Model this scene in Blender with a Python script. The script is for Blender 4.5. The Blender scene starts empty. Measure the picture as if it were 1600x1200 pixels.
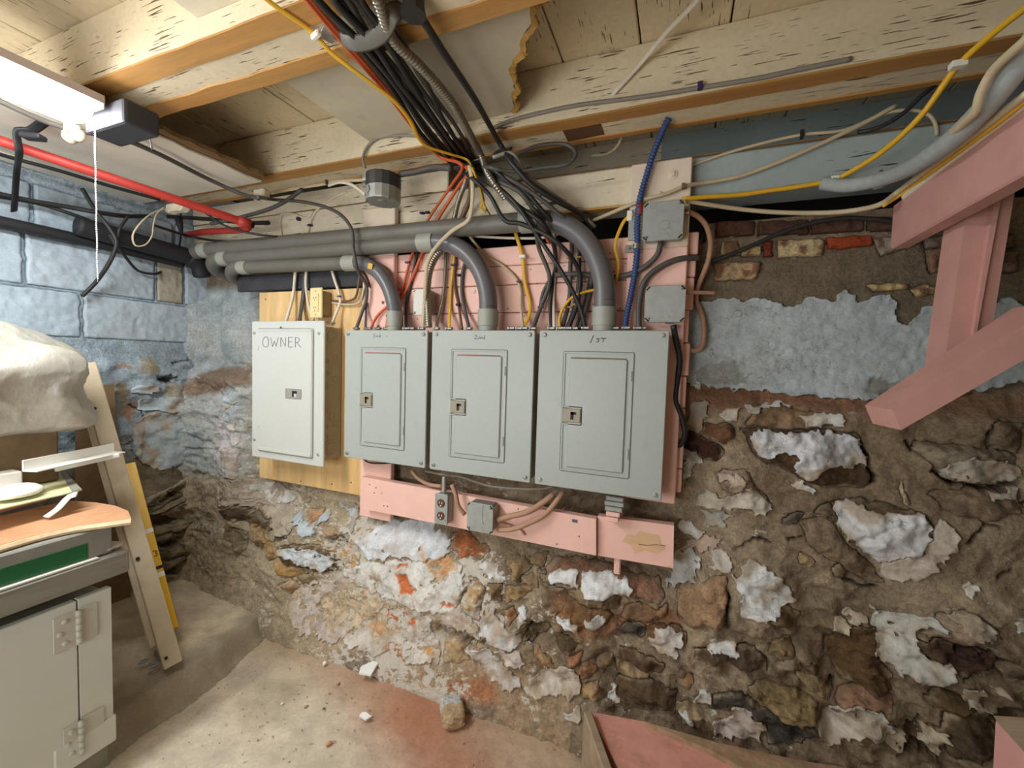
import bpy, bmesh, math, random
import numpy as np
from mathutils import Vector, Matrix
random.seed(7); RNG = np.random.default_rng(7)
SC = bpy.context.scene; COL = SC.collection
ZC = 1.15                                   # camera height above the floor

# ------------------------------------------------------------------ camera, world, lights, exposure
FPX = 659.62
YAW, PITCH, ROLL = math.radians(-21.566), math.radians(-2.9326), math.radians(1.7592)
def cam_axes():
    cy, sy, cp, sp = math.cos(YAW), math.sin(YAW), math.cos(PITCH), math.sin(PITCH)
    f = np.array([sy*cp, cy*cp, sp]); r0 = np.array([cy, -sy, 0.0]); u0 = np.cross(r0, f)
    return (r0*math.cos(ROLL)+u0*math.sin(ROLL), -r0*math.sin(ROLL)+u0*math.cos(ROLL), f)
CR, CU, CF = cam_axes()
cam = bpy.data.cameras.new('camera'); camo = bpy.data.objects.new('camera', cam); COL.objects.link(camo)
cam.sensor_fit = 'HORIZONTAL'; cam.sensor_width = 36.0; cam.lens = 36.0*FPX/1600.0
cam.clip_start = 0.02; cam.clip_end = 50
camo.matrix_world = Matrix(((CR[0], CU[0], -CF[0], 0), (CR[1], CU[1], -CF[1], 0), (CR[2], CU[2], -CF[2], ZC), (0, 0, 0, 1)))
SC.camera = camo
SC.view_settings.view_transform = 'Standard'; SC.view_settings.look = 'None'
SC.view_settings.exposure = 0.0; SC.view_settings.gamma = 1.0; SC.view_settings.use_curve_mapping = False
w = bpy.data.worlds.new('world'); SC.world = w; w.use_nodes = True
w.node_tree.nodes['Background'].inputs[0].default_value = (1.0, 0.97, 0.93, 1); w.node_tree.nodes['Background'].inputs[1].default_value = 0.05
LED_POWER = 50.0
def area(name, loc, size, power, color, rot):
    l = bpy.data.lights.new(name, 'AREA'); l.shape = 'RECTANGLE'; l.size, l.size_y = size; l.energy = power; l.color = color
    o = bpy.data.objects.new(name, l); COL.objects.link(o); o.location = loc; o.rotation_euler = rot; return o
# unseen fill light added low behind the camera, tilted up towards the ceiling
area('fill_light_behind', (-1.05, -0.85, 0.95), (1.2, 0.8), 22.0, (0.97, 0.99, 1.0), (math.radians(121), 0, math.radians(8)))

# ------------------------------------------------------------------ pixel rays to points on real planes
def ray(x, y): return CR*(x-800)/FPX - CU*(y-600)/FPX + CF
def PY(x, y, Y): d = ray(x, y); p = d*(Y/d[1]); return np.array([p[0], p[1], p[2]+ZC])
def PX(x, y, X): d = ray(x, y); p = d*(X/d[0]); return np.array([p[0], p[1], p[2]+ZC])
def PZ(x, y, Z): d = ray(x, y); p = d*((Z-ZC)/d[2]); return np.array([p[0], p[1], p[2]+ZC])

# ------------------------------------------------------------------ helpers
def S(r, g, b, k=1.0):
    def f(c):
        c /= 255.0
        return c/12.92 if c <= 0.04045 else ((c+0.055)/1.055)**2.4
    return (f(r)*k, f(g)*k, f(b)*k)
ORG = {}
def register(o, org): ORG[o.name] = np.array(org, float)
def mk(name, v, f, m, parent=None, smooth=False, org=None, col=None, bevel=0):
    v = np.asarray(v, float).reshape(-1, 3)
    if parent is not None: org = ORG[parent.name]
    elif org is None:
        lo, hi = v.min(0), v.max(0); org = np.array([(lo[0]+hi[0])/2, (lo[1]+hi[1])/2, lo[2]])
    org = np.array(org, float)
    me = bpy.data.meshes.new(name)
    if isinstance(f, np.ndarray):
        n, k = f.shape
        me.vertices.add(len(v)); me.vertices.foreach_set('co', (v-org).astype(np.float32).ravel())
        me.loops.add(n*k); me.loops.foreach_set('vertex_index', f.astype(np.int32).ravel())
        me.polygons.add(n); me.polygons.foreach_set('loop_start', np.arange(0, n*k, k, dtype=np.int32))
        me.update(calc_edges=True)
    else:
        me.from_pydata((v-org).tolist(), [], f)
    if smooth: me.polygons.foreach_set('use_smooth', np.ones(len(me.polygons), bool))
    if col is not None:
        a = me.color_attributes.new('Col', 'FLOAT_COLOR', 'POINT')
        c = np.ones((len(v), 4), np.float32); col = np.asarray(col); c[:, 3] = 0; c[:, :col.shape[1]] = col; a.data.foreach_set('color', c.ravel())
    me.materials.append(m); me.update()
    o = bpy.data.objects.new(name, me); COL.objects.link(o)
    if parent is not None: o.parent = parent
    else: o.location = org
    register(o, org)
    return o
def tag(o, label=None, cat=None, group=None, kind=None):
    if label: o['label'] = label
    if cat: o['category'] = cat
    if group: o['group'] = group
    if kind: o['kind'] = kind
    return o
def thing(name, org, label, cat, group=None):
    o = bpy.data.objects.new(name, None); COL.objects.link(o); o.location = org; o.empty_display_size = 0.05
    register(o, org); return tag(o, label, cat, group)

def cr_spline(pts, seg=0.012):
    P = np.asarray(pts, float)
    if len(P) == 2:
        n = max(1, int(np.linalg.norm(P[1]-P[0])/0.15)); t = np.linspace(0, 1, n+1)[:, None]; return P[0]*(1-t)+P[1]*t
    Q = np.vstack([2*P[0]-P[1], P, 2*P[-1]-P[-2]]); out = []
    for i in range(1, len(Q)-2):
        p0, p1, p2, p3 = Q[i-1], Q[i], Q[i+1], Q[i+2]
        t0 = 0.0; t1 = t0+max(np.linalg.norm(p1-p0), 1e-6)**0.5; t2 = t1+max(np.linalg.norm(p2-p1), 1e-6)**0.5; t3 = t2+max(np.linalg.norm(p3-p2), 1e-6)**0.5
        n = int(min(40, max(2, math.ceil(np.linalg.norm(p2-p1)/seg))))
        for t in np.linspace(t1, t2, n, endpoint=False):
            a1 = (t1-t)/(t1-t0)*p0+(t-t0)/(t1-t0)*p1; a2 = (t2-t)/(t2-t1)*p1+(t-t1)/(t2-t1)*p2; a3 = (t3-t)/(t3-t2)*p2+(t-t2)/(t3-t2)*p3
            b1 = (t2-t)/(t2-t0)*a1+(t-t0)/(t2-t0)*a2; b2 = (t3-t)/(t3-t1)*a2+(t-t1)/(t3-t1)*a3
            out.append((t2-t)/(t2-t1)*b1+(t-t1)/(t2-t1)*b2)
    out.append(P[-1]); return np.array(out)

class MB:
    def __init__(s): s.v = []; s.f = []; s.n = 0
    def add(s, v, f):
        v = np.asarray(v, float); s.v.append(v); s.f += [tuple(int(i)+s.n for i in q) for q in f]; s.n += len(v); return s
    def box(s, c, size, R=None, bev=0.0, seg=1):
        c = np.asarray(c, float); h = np.asarray(size, float)/2
        if bev > 0:
            bm = bmesh.new(); bmesh.ops.create_cube(bm, size=1.0)
            for q in bm.verts: q.co = Vector((q.co.x*h[0]*2, q.co.y*h[1]*2, q.co.z*h[2]*2))
            bmesh.ops.bevel(bm, geom=bm.edges[:], offset=min(bev, 0.45*2*h.min()), segments=seg, affect='EDGES', profile=0.5)
            bm.verts.index_update(); v = np.array([q.co[:] for q in bm.verts]); f = [[q.index for q in p.verts] for p in bm.faces]; bm.free()
        else:
            v = np.array([[x, y, z] for x in (-1, 1) for y in (-1, 1) for z in (-1, 1)], float)*h
            f = [(0, 1, 3, 2), (4, 6, 7, 5), (0, 4, 5, 1), (2, 3, 7, 6), (0, 2, 6, 4), (1, 5, 7, 3)]
        if R is not None: v = v @ np.asarray(R).T
        return s.add(v+c, f)
    def ab(s, lo, hi, bev=0.0, seg=1):
        lo = np.asarray(lo, float); hi = np.asarray(hi, float); return s.box((lo+hi)/2, np.abs(hi-lo), None, bev, seg)
    def tube(s, pts, r, n=8, raw=False, flat=None, up=(0, 0, 1), seg=0.012):
        P = np.asarray(pts, float) if raw else cr_spline(pts, seg)
        m = len(P); T = np.gradient(P, axis=0) if m > 1 else np.array([[0, 0, 1.0]])
        T /= np.linalg.norm(T, axis=1)[:, None]+1e-12
        up = np.asarray(up, float); N = np.cross(T[0], up)
        if np.linalg.norm(N) < 1e-3: N = np.cross(T[0], (1, 0, 0.1))
        N /= np.linalg.norm(N); Ns = [N]
        for i in range(1, m):
            N = N-T[i]*(N@T[i]); N /= np.linalg.norm(N)+1e-12; Ns.append(N)
        Ns = np.array(Ns); B = np.cross(T, Ns)
        r = np.broadcast_to(np.asarray(r, float), (m,)); a = np.linspace(0, 2*np.pi, n, endpoint=False)
        k = 1.0 if flat is None else flat
        V = P[:, None, :]+r[:, None, None]*(np.cos(a)[None, :, None]*Ns[:, None, :]+k*np.sin(a)[None, :, None]*B[:, None, :])
        F = []
        for i in range(m-1):
            for j in range(n):
                F.append((i*n+j, i*n+(j+1) % n, (i+1)*n+(j+1) % n, (i+1)*n+j))
        F.append(tuple(range(n-1, -1, -1))); F.append(tuple((m-1)*n+j for j in range(n)))
        return s.add(V.reshape(-1, 3), F)
    def prism(s, poly, d):
        p = np.asarray(poly, float); n = len(p); d = np.asarray(d, float)
        F = [tuple(range(n)), tuple(range(2*n-1, n-1, -1))]+[(i, n+i, n+(i+1) % n, (i+1) % n) for i in range(n)]
        return s.add(np.vstack([p, p+d]), F)
    def disc(s, c, axis, r, h, n=14, dome=0.0):
        axis = np.asarray(axis, float); axis /= np.linalg.norm(axis); c = np.asarray(c, float)
        pts = [c, c+axis*h*0.75, c+axis*h]; return s.tube(pts, [r, r, r*(1-dome)], n, raw=True)
    def blob(s, c, r, sub=2, amp=0.15, seed=0, R=None):
        bm = bmesh.new(); bmesh.ops.create_icosphere(bm, subdivisions=sub, radius=1.0)
        bm.verts.index_update(); v = np.array([q.co[:] for q in bm.verts]); f = [[q.index for q in p.verts] for p in bm.faces]; bm.free()
        g = np.random.default_rng(seed); k = g.normal(size=(6, 3))*1.8; ph = g.uniform(0, 6.28, 6)
        dd = sum(np.sin(v@k[i]+ph[i]) for i in range(6))/6*2
        v = v*(1+amp*dd)[:, None]*np.asarray(r, float)
        if R is not None: v = v @ np.asarray(R).T
        return s.add(v+np.asarray(c, float), f)
    def build(s, name, m, parent=None, smooth=False, org=None):
        return mk(name, np.vstack(s.v), s.f, m, parent, smooth, org)
def autosmooth(o, ang=40):
    me = o.data; me.polygons.foreach_set('use_smooth', np.ones(len(me.polygons), bool))
    bm = bmesh.new(); bm.from_mesh(me)
    for e in bm.edges:
        e.smooth = not (len(e.link_faces) == 2 and e.calc_face_angle(0) > math.radians(ang))
    bm.to_mesh(me); bm.free(); return o
def rotm(ax, ang):
    return np.array(Matrix.Rotation(ang, 3, ax))
def frame_from(dirv, up=(0, 0, 1)):
    x = np.asarray(dirv, float); x = x/np.linalg.norm(x); z = np.asarray(up, float); y = np.cross(z, x); y /= np.linalg.norm(y); z = np.cross(x, y)
    return np.stack([x, y, z], 1)

# ------------------------------------------------------------------ materials
def newmat(name):
    m = bpy.data.materials.new(name); m.use_nodes = True; nt = m.node_tree; b = nt.nodes['Principled BSDF']; return m, nt, b
def nd(nt, t, **kw):
    n = nt.nodes.new(t)
    for k, v in kw.items(): setattr(n, k, v)
    return n
def mapped(nt, scale=(1, 1, 1), rot=(0, 0, 0), coord='Object'):
    tc = nd(nt, 'ShaderNodeTexCoord'); mp = nd(nt, 'ShaderNodeMapping'); mp.inputs['Scale'].default_value = scale; mp.inputs['Rotation'].default_value = rot
    nt.links.new(tc.outputs[coord], mp.inputs[0]); return mp.outputs[0]
def noise(nt, vec, scale, detail=4, rough=0.6):
    n = nd(nt, 'ShaderNodeTexNoise'); n.inputs['Scale'].default_value = scale; n.inputs['Detail'].default_value = detail; n.inputs['Roughness'].default_value = rough
    nt.links.new(vec, n.inputs['Vector']); return n.outputs['Fac']
def ramp(nt, fac, stops):
    r = nd(nt, 'ShaderNodeValToRGB'); e = r.color_ramp.elements
    while len(e) < len(stops): e.new(0.5)
    for q, (p, c) in zip(e, stops): q.position = p; q.color = (*c, 1) if len(c) == 3 else c
    nt.links.new(fac, r.inputs[0]); return r.outputs[0]
def mix(nt, fac, a, b, mode='MIX'):
    n = nd(nt, 'ShaderNodeMix', data_type='RGBA', blend_type=mode)
    for sock, v in ((n.inputs[0], fac), (n.inputs[6], a), (n.inputs[7], b)):
        if isinstance(v, (int, float)): sock.default_value = v
        elif isinstance(v, tuple): sock.default_value = (*v, 1)
        else: nt.links.new(v, sock)
    return n.outputs[2]
def bump(nt, b, h, strength=0.3, dist=0.002):
    n = nd(nt, 'ShaderNodeBump'); n.inputs['Strength'].default_value = strength; n.inputs['Distance'].default_value = dist
    nt.links.new(h, n.inputs['Height']); nt.links.new(n.outputs[0], b.inputs['Normal'])
G3 = lambda k: (k, k, k)
def plain(name, c, rough=0.6, metal=0.0, var=0.12, scale=30.0, bmp=0.1, dirt=None, dscale=9.0, dpos=(0.55, 0.75), spec=None):
    m, nt, b = newmat(name); v = mapped(nt)
    n = noise(nt, v, scale, 5); col = mix(nt, 1.0, c, ramp(nt, n, [(0.25, G3(1-var)), (0.75, G3(1+var))]), 'MULTIPLY')
    if dirt is not None:
        n2 = noise(nt, v, dscale, 6, 0.7); col = mix(nt, ramp(nt, n2, [(dpos[0], G3(0)), (dpos[1], G3(1))]), col, dirt)
    nt.links.new(col, b.inputs['Base Color']); b.inputs['Roughness'].default_value = rough; b.inputs['Metallic'].default_value = metal
    if spec is not None: b.inputs['Specular IOR Level'].default_value = spec
    if bmp: bump(nt, b, n, bmp, 0.001)
    return m
def woodm(name, c1, c2, axis=0, rough=0.65, scale=14.0, stretch=0.08, bmp=0.25):
    m, nt, b = newmat(name); sc = [1, 1, 1]; sc[axis] = stretch
    v = mapped(nt, tuple(sc)); n = noise(nt, v, scale*4, 6, 0.65); n2 = noise(nt, v, scale, 3)
    col = mix(nt, ramp(nt, n2, [(0.3, G3(0)), (0.7, G3(1))]), c1, c2)
    col = mix(nt, 1.0, col, ramp(nt, n, [(0.3, G3(0.72)), (0.7, G3(1.14))]), 'MULTIPLY')
    nt.links.new(col, b.inputs['Base Color']); b.inputs['Roughness'].default_value = rough; bump(nt, b, n, bmp, 0.002); return m
def peelm(name, c, under, axis=0, amount=0.62, scale=26.0, stretch=0.09, rough=0.7, seamvar=0.1):
    """old paint over wood, split along the grain into short dark cracks"""
    m, nt, b = newmat(name); sc = [1, 1, 1]; sc[axis] = stretch; v = mapped(nt, tuple(sc)); v0 = mapped(nt)
    n = noise(nt, v, scale, 2, 0.5); big = noise(nt, v0, 3.0, 3); fine = noise(nt, v0, 70, 4); mid = noise(nt, v0, 7.0, 2)
    add = nd(nt, 'ShaderNodeMath', operation='MULTIPLY_ADD'); nt.links.new(mid, add.inputs[0]); add.inputs[1].default_value = 0.45; nt.links.new(n, add.inputs[2])
    msk = ramp(nt, add.outputs[0], [(amount+0.30, G3(0)), (amount+0.325, G3(1))])
    col = mix(nt, 1.0, c, ramp(nt, big, [(0.25, G3(1-seamvar)), (0.75, G3(1+seamvar))]), 'MULTIPLY')
    col = mix(nt, 1.0, col, ramp(nt, fine, [(0.3, G3(0.93)), (0.7, G3(1.05))]), 'MULTIPLY')
    col = mix(nt, msk, col, under); nt.links.new(col, b.inputs['Base Color']); b.inputs['Roughness'].default_value = rough
    inv = nd(nt, 'ShaderNodeMath', operation='SUBTRACT'); inv.inputs[0].default_value = 1.0; nt.links.new(msk, inv.inputs[1])
    bump(nt, b, inv.outputs[0], 0.5, 0.0015); return m
def vcolm(name, rough=0.85, fine=120.0, var=0.2, bmp=0.5, dist=0.003, spec=0.3, speck=None, crack=None):
    m, nt, b = newmat(name); at = nd(nt, 'ShaderNodeAttribute'); at.attribute_name = 'Col'
    v = mapped(nt); n = noise(nt, v, fine, 6, 0.7); n2 = noise(nt, v, fine*0.22, 5, 0.7)
    col = mix(nt, 1.0, at.outputs['Color'], ramp(nt, n, [(0.3, G3(1-var)), (0.7, G3(1+var*0.8))]), 'MULTIPLY')
    col = mix(nt, 1.0, col, ramp(nt, n2, [(0.3, G3(1-var*0.7)), (0.7, G3(1+var*0.5))]), 'MULTIPLY')
    if speck:
        sv = mapped(nt, (1, 1, 1.6)); sn = noise(nt, sv, 34, 7, 0.72); ad0 = nd(nt, 'ShaderNodeMath', operation='ADD'); nt.links.new(sn, ad0.inputs[0]); nt.links.new(at.outputs['Alpha'], ad0.inputs[1])
        col = mix(nt, ramp(nt, ad0.outputs[0], [(0.86, G3(0)), (0.90, G3(1))]), col, speck)
    if crack:
        wn = nd(nt, 'ShaderNodeTexNoise'); wn.inputs['Scale'].default_value = 30; nt.links.new(v, wn.inputs['Vector'])
        wv = nd(nt, 'ShaderNodeVectorMath', operation='MULTIPLY_ADD'); nt.links.new(wn.outputs['Color'], wv.inputs[0]); wv.inputs[1].default_value = (0.05, 0.05, 0.05); nt.links.new(v, wv.inputs[2])
        vo = nd(nt, 'ShaderNodeTexVoronoi', feature='DISTANCE_TO_EDGE'); vo.inputs['Scale'].default_value = 34; nt.links.new(wv.outputs[0], vo.inputs['Vector'])
        ms = noise(nt, v, 14, 4); am = nd(nt, 'ShaderNodeMath', operation='MULTIPLY'); nt.links.new(ramp(nt, vo.outputs['Distance'], [(0.0, G3(1)), (0.035, G3(0))]), am.inputs[0]); nt.links.new(ramp(nt, ms, [(0.5, G3(0)), (0.62, G3(0.8))]), am.inputs[1])
        col = mix(nt, am.outputs[0], col, crack)
    nt.links.new(col, b.inputs['Base Color']); b.inputs['Roughness'].default_value = rough; b.inputs['Specular IOR Level'].default_value = spec
    ad = nd(nt, 'ShaderNodeMath', operation='ADD'); nt.links.new(n, ad.inputs[0]); nt.links.new(n2, ad.inputs[1]); bump(nt, b, ad.outputs[0], bmp, dist); return m
def emit(name, c, s):
    m, nt, b = newmat(name); b.inputs['Base Color'].default_value = (*c, 1); b.inputs['Emission Color'].default_value = (*c, 1); b.inputs['Emission Strength'].default_value = s; return m
MAT = dict(
    masonry=vcolm('masonry', 0.9, 110, 0.34, 0.9, 0.008, speck=S(214, 206, 192)), flake=vcolm('flaking_paint', 0.75, 120, 0.16, 0.6, 0.004, 0.35, crack=S(120, 108, 94)), block=vcolm('painted_block', 0.75, 160, 0.1, 0.45, 0.003, 0.4),
    concrete=vcolm('concrete', 0.9, 90, 0.14, 0.35, 0.002),
    ceil=peelm('ceiling_paint', S(222, 205, 172), S(122, 96, 66), 1, 0.60, 210, 0.07), joist=peelm('joist_paint', S(226, 210, 178), S(104, 80, 54), 0, 0.58, 230, 0.055), sheet=plain('old_fibreboard', S(206, 196, 172), 0.8, 0, 0.08, 18, 0.15, S(160, 140, 108), 5.0, (0.6, 0.85)),
    whitesheet=plain('white_painted_sheet', S(226, 218, 202), 0.7, 0, 0.05, 18, 0.1), sill=peelm('sill_paint', S(224, 212, 186), S(86, 68, 52), 0, 0.62, 140, 0.08), bluesill=peelm('blue_sill_paint', S(158, 170, 168), S(72, 60, 50), 0, 0.64, 140, 0.08),
    raw=woodm('raw_wood', S(206, 158, 90), S(180, 126, 66), 0), rawdark=woodm('dark_raw_wood', S(120, 82, 52), S(84, 58, 40), 0), ragged=woodm('ragged_board_edge', S(150, 116, 74), S(110, 80, 48), 1),
    pink=plain('pink_paint', S(240, 194, 180), 0.62, 0, 0.05, 22, 0.12, S(200, 150, 128), 16.0, (0.66, 0.8)), pinkold=plain('pink_paint_dusty', S(200, 150, 140), 0.75, 0, 0.10, 14, 0.2, S(156, 116, 100), 7.0, (0.55, 0.85)),
    cream=plain('cream_post_paint', S(226, 208, 186), 0.65, 0, 0.06, 20, 0.12, S(190, 160, 136), 12.0, (0.65, 0.8)), woodtop=woodm('weathered_wood', S(184, 164, 138), S(146, 126, 104), 0), bare=woodm('bare_tan_wood', S(230, 190, 150), S(222, 176, 140), 0),
    ply=woodm('plywood', S(236, 200, 144), S(224, 182, 118), 2, 0.55, 6.0, 0.12, 0.08), panel=plain('panel_grey_enamel', S(168, 174, 168), 0.42, 0, 0.03, 60, 0.05, S(150, 154, 146), 6.0, (0.6, 0.9)), owner=plain('light_grey_enamel', S(198, 200, 194), 0.4, 0, 0.02, 60, 0.04),
    boxside=plain('panel_side_enamel', S(170, 164, 146), 0.5, 0, 0.05, 30, 0.05), galv=plain('galvanised_steel', S(168, 168, 162), 0.5, 0.55, 0.14, 26, 0.1), galvpaint=plain('dull_galvanised_cover', S(160, 163, 158), 0.6, 0.25, 0.12, 34, 0.1, S(128, 122, 112), 14.0, (0.58, 0.75)), bright=plain('zinc_screw', S(148, 146, 140), 0.45, 0.8, 0.08, 40, 0),
    bronze=plain('tan_latch_plastic', S(150, 140, 120), 0.45, 0, 0.05, 40, 0), dark=plain('dark_slot', S(28, 26, 24), 0.7, 0, 0.05, 40, 0), marker=plain('marker_ink', S(30, 30, 32), 0.6, 0, 0.02, 40, 0), bluemarker=plain('faded_blue_ink', S(84, 92, 120), 0.6, 0, 0.02, 40, 0), pencil=plain('pencil_line', S(92, 92, 90), 0.7, 0, 0.02, 40, 0),
    pvc=plain('grey_pvc_dusty', S(110, 106, 98), 0.5, 0, 0.1, 10, 0.05, S(94, 87, 78), 6.0, (0.5, 0.8)), pvcdark=plain('slate_grey_pvc', S(104, 102, 104), 0.32, 0, 0.06, 12, 0.03), pvclight=plain('light_grey_coupling', S(158, 158, 148), 0.5, 0, 0.06, 14, 0.03),
    black=plain('black_rubber', S(42, 40, 39), 0.5, 0, 0.15, 40, 0.08), dkgrey=plain('dark_grey_jacket', S(82, 77, 72), 0.55, 0, 0.12, 30, 0.06), grey=plain('grey_jacket', S(140, 132, 120), 0.6, 0, 0.1, 26, 0.06), beige=plain('old_beige_jacket', S(196, 180, 148), 0.6, 0, 0.08, 26, 0.06), white=plain('white_jacket', S(226, 214, 196), 0.55, 0, 0.06, 26, 0.05),
    yellow=plain('yellow_jacket', S(222, 172, 40), 0.5, 0, 0.08, 20, 0.05), orange=plain('orange_jacket', S(206, 92, 46), 0.5, 0, 0.1, 20, 0.05), blue=plain('blue_jacket', S(52, 72, 120), 0.45, 0, 0.12, 30, 0.05), brown=plain('brown_jacket', S(110, 82, 66), 0.6, 0, 0.1, 26, 0.06), dustcable=plain('dusty_tan_cable', S(178, 140, 114), 0.75, 0, 0.12, 30, 0.1),
    bx=plain('armoured_steel', S(158, 150, 136), 0.34, 0.8, 0.1, 40, 0), red=plain('red_pipe_paint', S(178, 52, 42), 0.5, 0, 0.12, 12, 0.08, S(150, 52, 44), 8.0, (0.55, 0.8)), iron=plain('black_iron', S(38, 38, 42), 0.6, 0.1, 0.15, 16, 0.1), purple=plain('purple_staple', S(56, 42, 92), 0.5, 0, 0.05, 40, 0), clip=plain('white_clip', S(236, 232, 218), 0.45, 0, 0.03, 40, 0),
    plate=plain('ivory_plate', S(232, 214, 158), 0.4, 0, 0.03, 40, 0), porcelain=plain('ceramic_cleat', S(212, 200, 176), 0.5, 0, 0.1, 20, 0.05), bag=None, cardboard=plain('cardboard', S(200, 150, 112), 0.85, 0, 0.1, 14, 0.2, S(172, 120, 82), 6.0, (0.5, 0.75)), cardedge=plain('torn_cardboard_edge', S(222, 196, 160), 0.9, 0, 0.2, 60, 0.4),
    door=plain('white_door_paint', S(214, 216, 206), 0.6, 0, 0.04, 9, 0.15), hinge=plain('painted_hinge', S(200, 198, 184), 0.5, 0, 0.06, 30, 0.1), slab=woodm('grey_bench_top', S(160, 158, 146), S(126, 122, 108), 1), green=plain('green_label', S(22, 96, 54), 0.5, 0, 0.1, 20, 0), paper=plain('pale_green_paper', S(214, 212, 166), 0.7, 0, 0.06, 14, 0.05), whiteplastic=plain('white_plastic', S(240, 238, 230), 0.35, 0, 0.03, 20, 0.02), greyboard=plain('grey_card', S(140, 138, 130), 0.8, 0, 0.1, 20, 0.1),
    lumber=plain('dusty_white_board', S(204, 188, 160), 0.8, 0, 0.1, 16, 0.2, S(170, 150, 122), 6.0, (0.55, 0.8)), levely=plain('yellow_level', S(236, 184, 28), 0.4, 0, 0.04, 20, 0), chip=plain('white_paint_chip', S(240, 240, 236), 0.6, 0, 0.04, 30, 0.1), led=emit('led_diffuser', (0.96, 0.99, 1.0), LED_POWER), fixture=plain('fixture_body', S(206, 192, 184), 0.5, 0, 0.03, 20, 0), housing=plain('dark_housing', S(58, 58, 64), 0.7, 0, 0.12, 12, 0.05), brownpaper=plain('brown_wrapping', S(120, 98, 70), 0.9, 0, 0.25, 18, 0.3), mortarlip=None)
def mk_bag():
    m, nt, b = newmat('white_plastic_film'); v = mapped(nt, (1.0, 1.0, 0.5)); n = noise(nt, v, 9.0, 5, 0.55); n2 = noise(nt, v, 26.0, 4)
    nt.links.new(mix(nt, ramp(nt, n, [(0.35, G3(0)), (0.7, G3(1))]), S(184, 181, 172), S(166, 160, 144)), b.inputs['Base Color']); b.inputs['Roughness'].default_value = 0.28
    b.inputs['Subsurface Weight'].default_value = 0.5; b.inputs['Subsurface Radius'].default_value = (0.10, 0.09, 0.07); b.inputs['Subsurface Scale'].default_value = 1.0
    n3 = nd(nt, 'ShaderNodeTexNoise', noise_type='RIDGED_MULTIFRACTAL'); n3.inputs['Scale'].default_value = 6.5; n3.inputs['Detail'].default_value = 3; nt.links.new(v, n3.inputs['Vector'])
    ad = nd(nt, 'ShaderNodeMath', operation='MULTIPLY_ADD'); nt.links.new(n2, ad.inputs[0]); ad.inputs[1].default_value = 0.3; nt.links.new(n3.outputs['Fac'], ad.inputs[2]); bump(nt, b, ad.outputs[0], 0.7, 0.03); return m
MAT['bag'] = mk_bag()

# ------------------------------------------------------------------ 2-D value noise (numpy)
def vnoise(u, v, scale, seed):
    g = np.random.default_rng(seed); L = g.random((256, 256)); x = u*scale+seed*13.7; y = v*scale+seed*7.3
    xi = np.floor(x).astype(int); yi = np.floor(y).astype(int); fx = x-xi; fy = y-yi; fx = fx*fx*(3-2*fx); fy = fy*fy*(3-2*fy)
    a = L[yi % 256, xi % 256]; b = L[yi % 256, (xi+1) % 256]; c = L[(yi+1) % 256, xi % 256]; d = L[(yi+1) % 256, (xi+1) % 256]
    return (a*(1-fx)+b*fx)*(1-fy)+(c*(1-fx)+d*fx)*fy-0.5
def fbm(u, v, scale, seed, oct=4, gain=0.5):
    s = 0; a = 1.0
    for i in range(oct): s = s+a*vnoise(u, v, scale, seed+i*17); a *= gain; scale *= 2.03
    return s
def sstep(a, b, x): t = np.clip((x-a)/(b-a), 0, 1); return t*t*(3-2*t)
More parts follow.
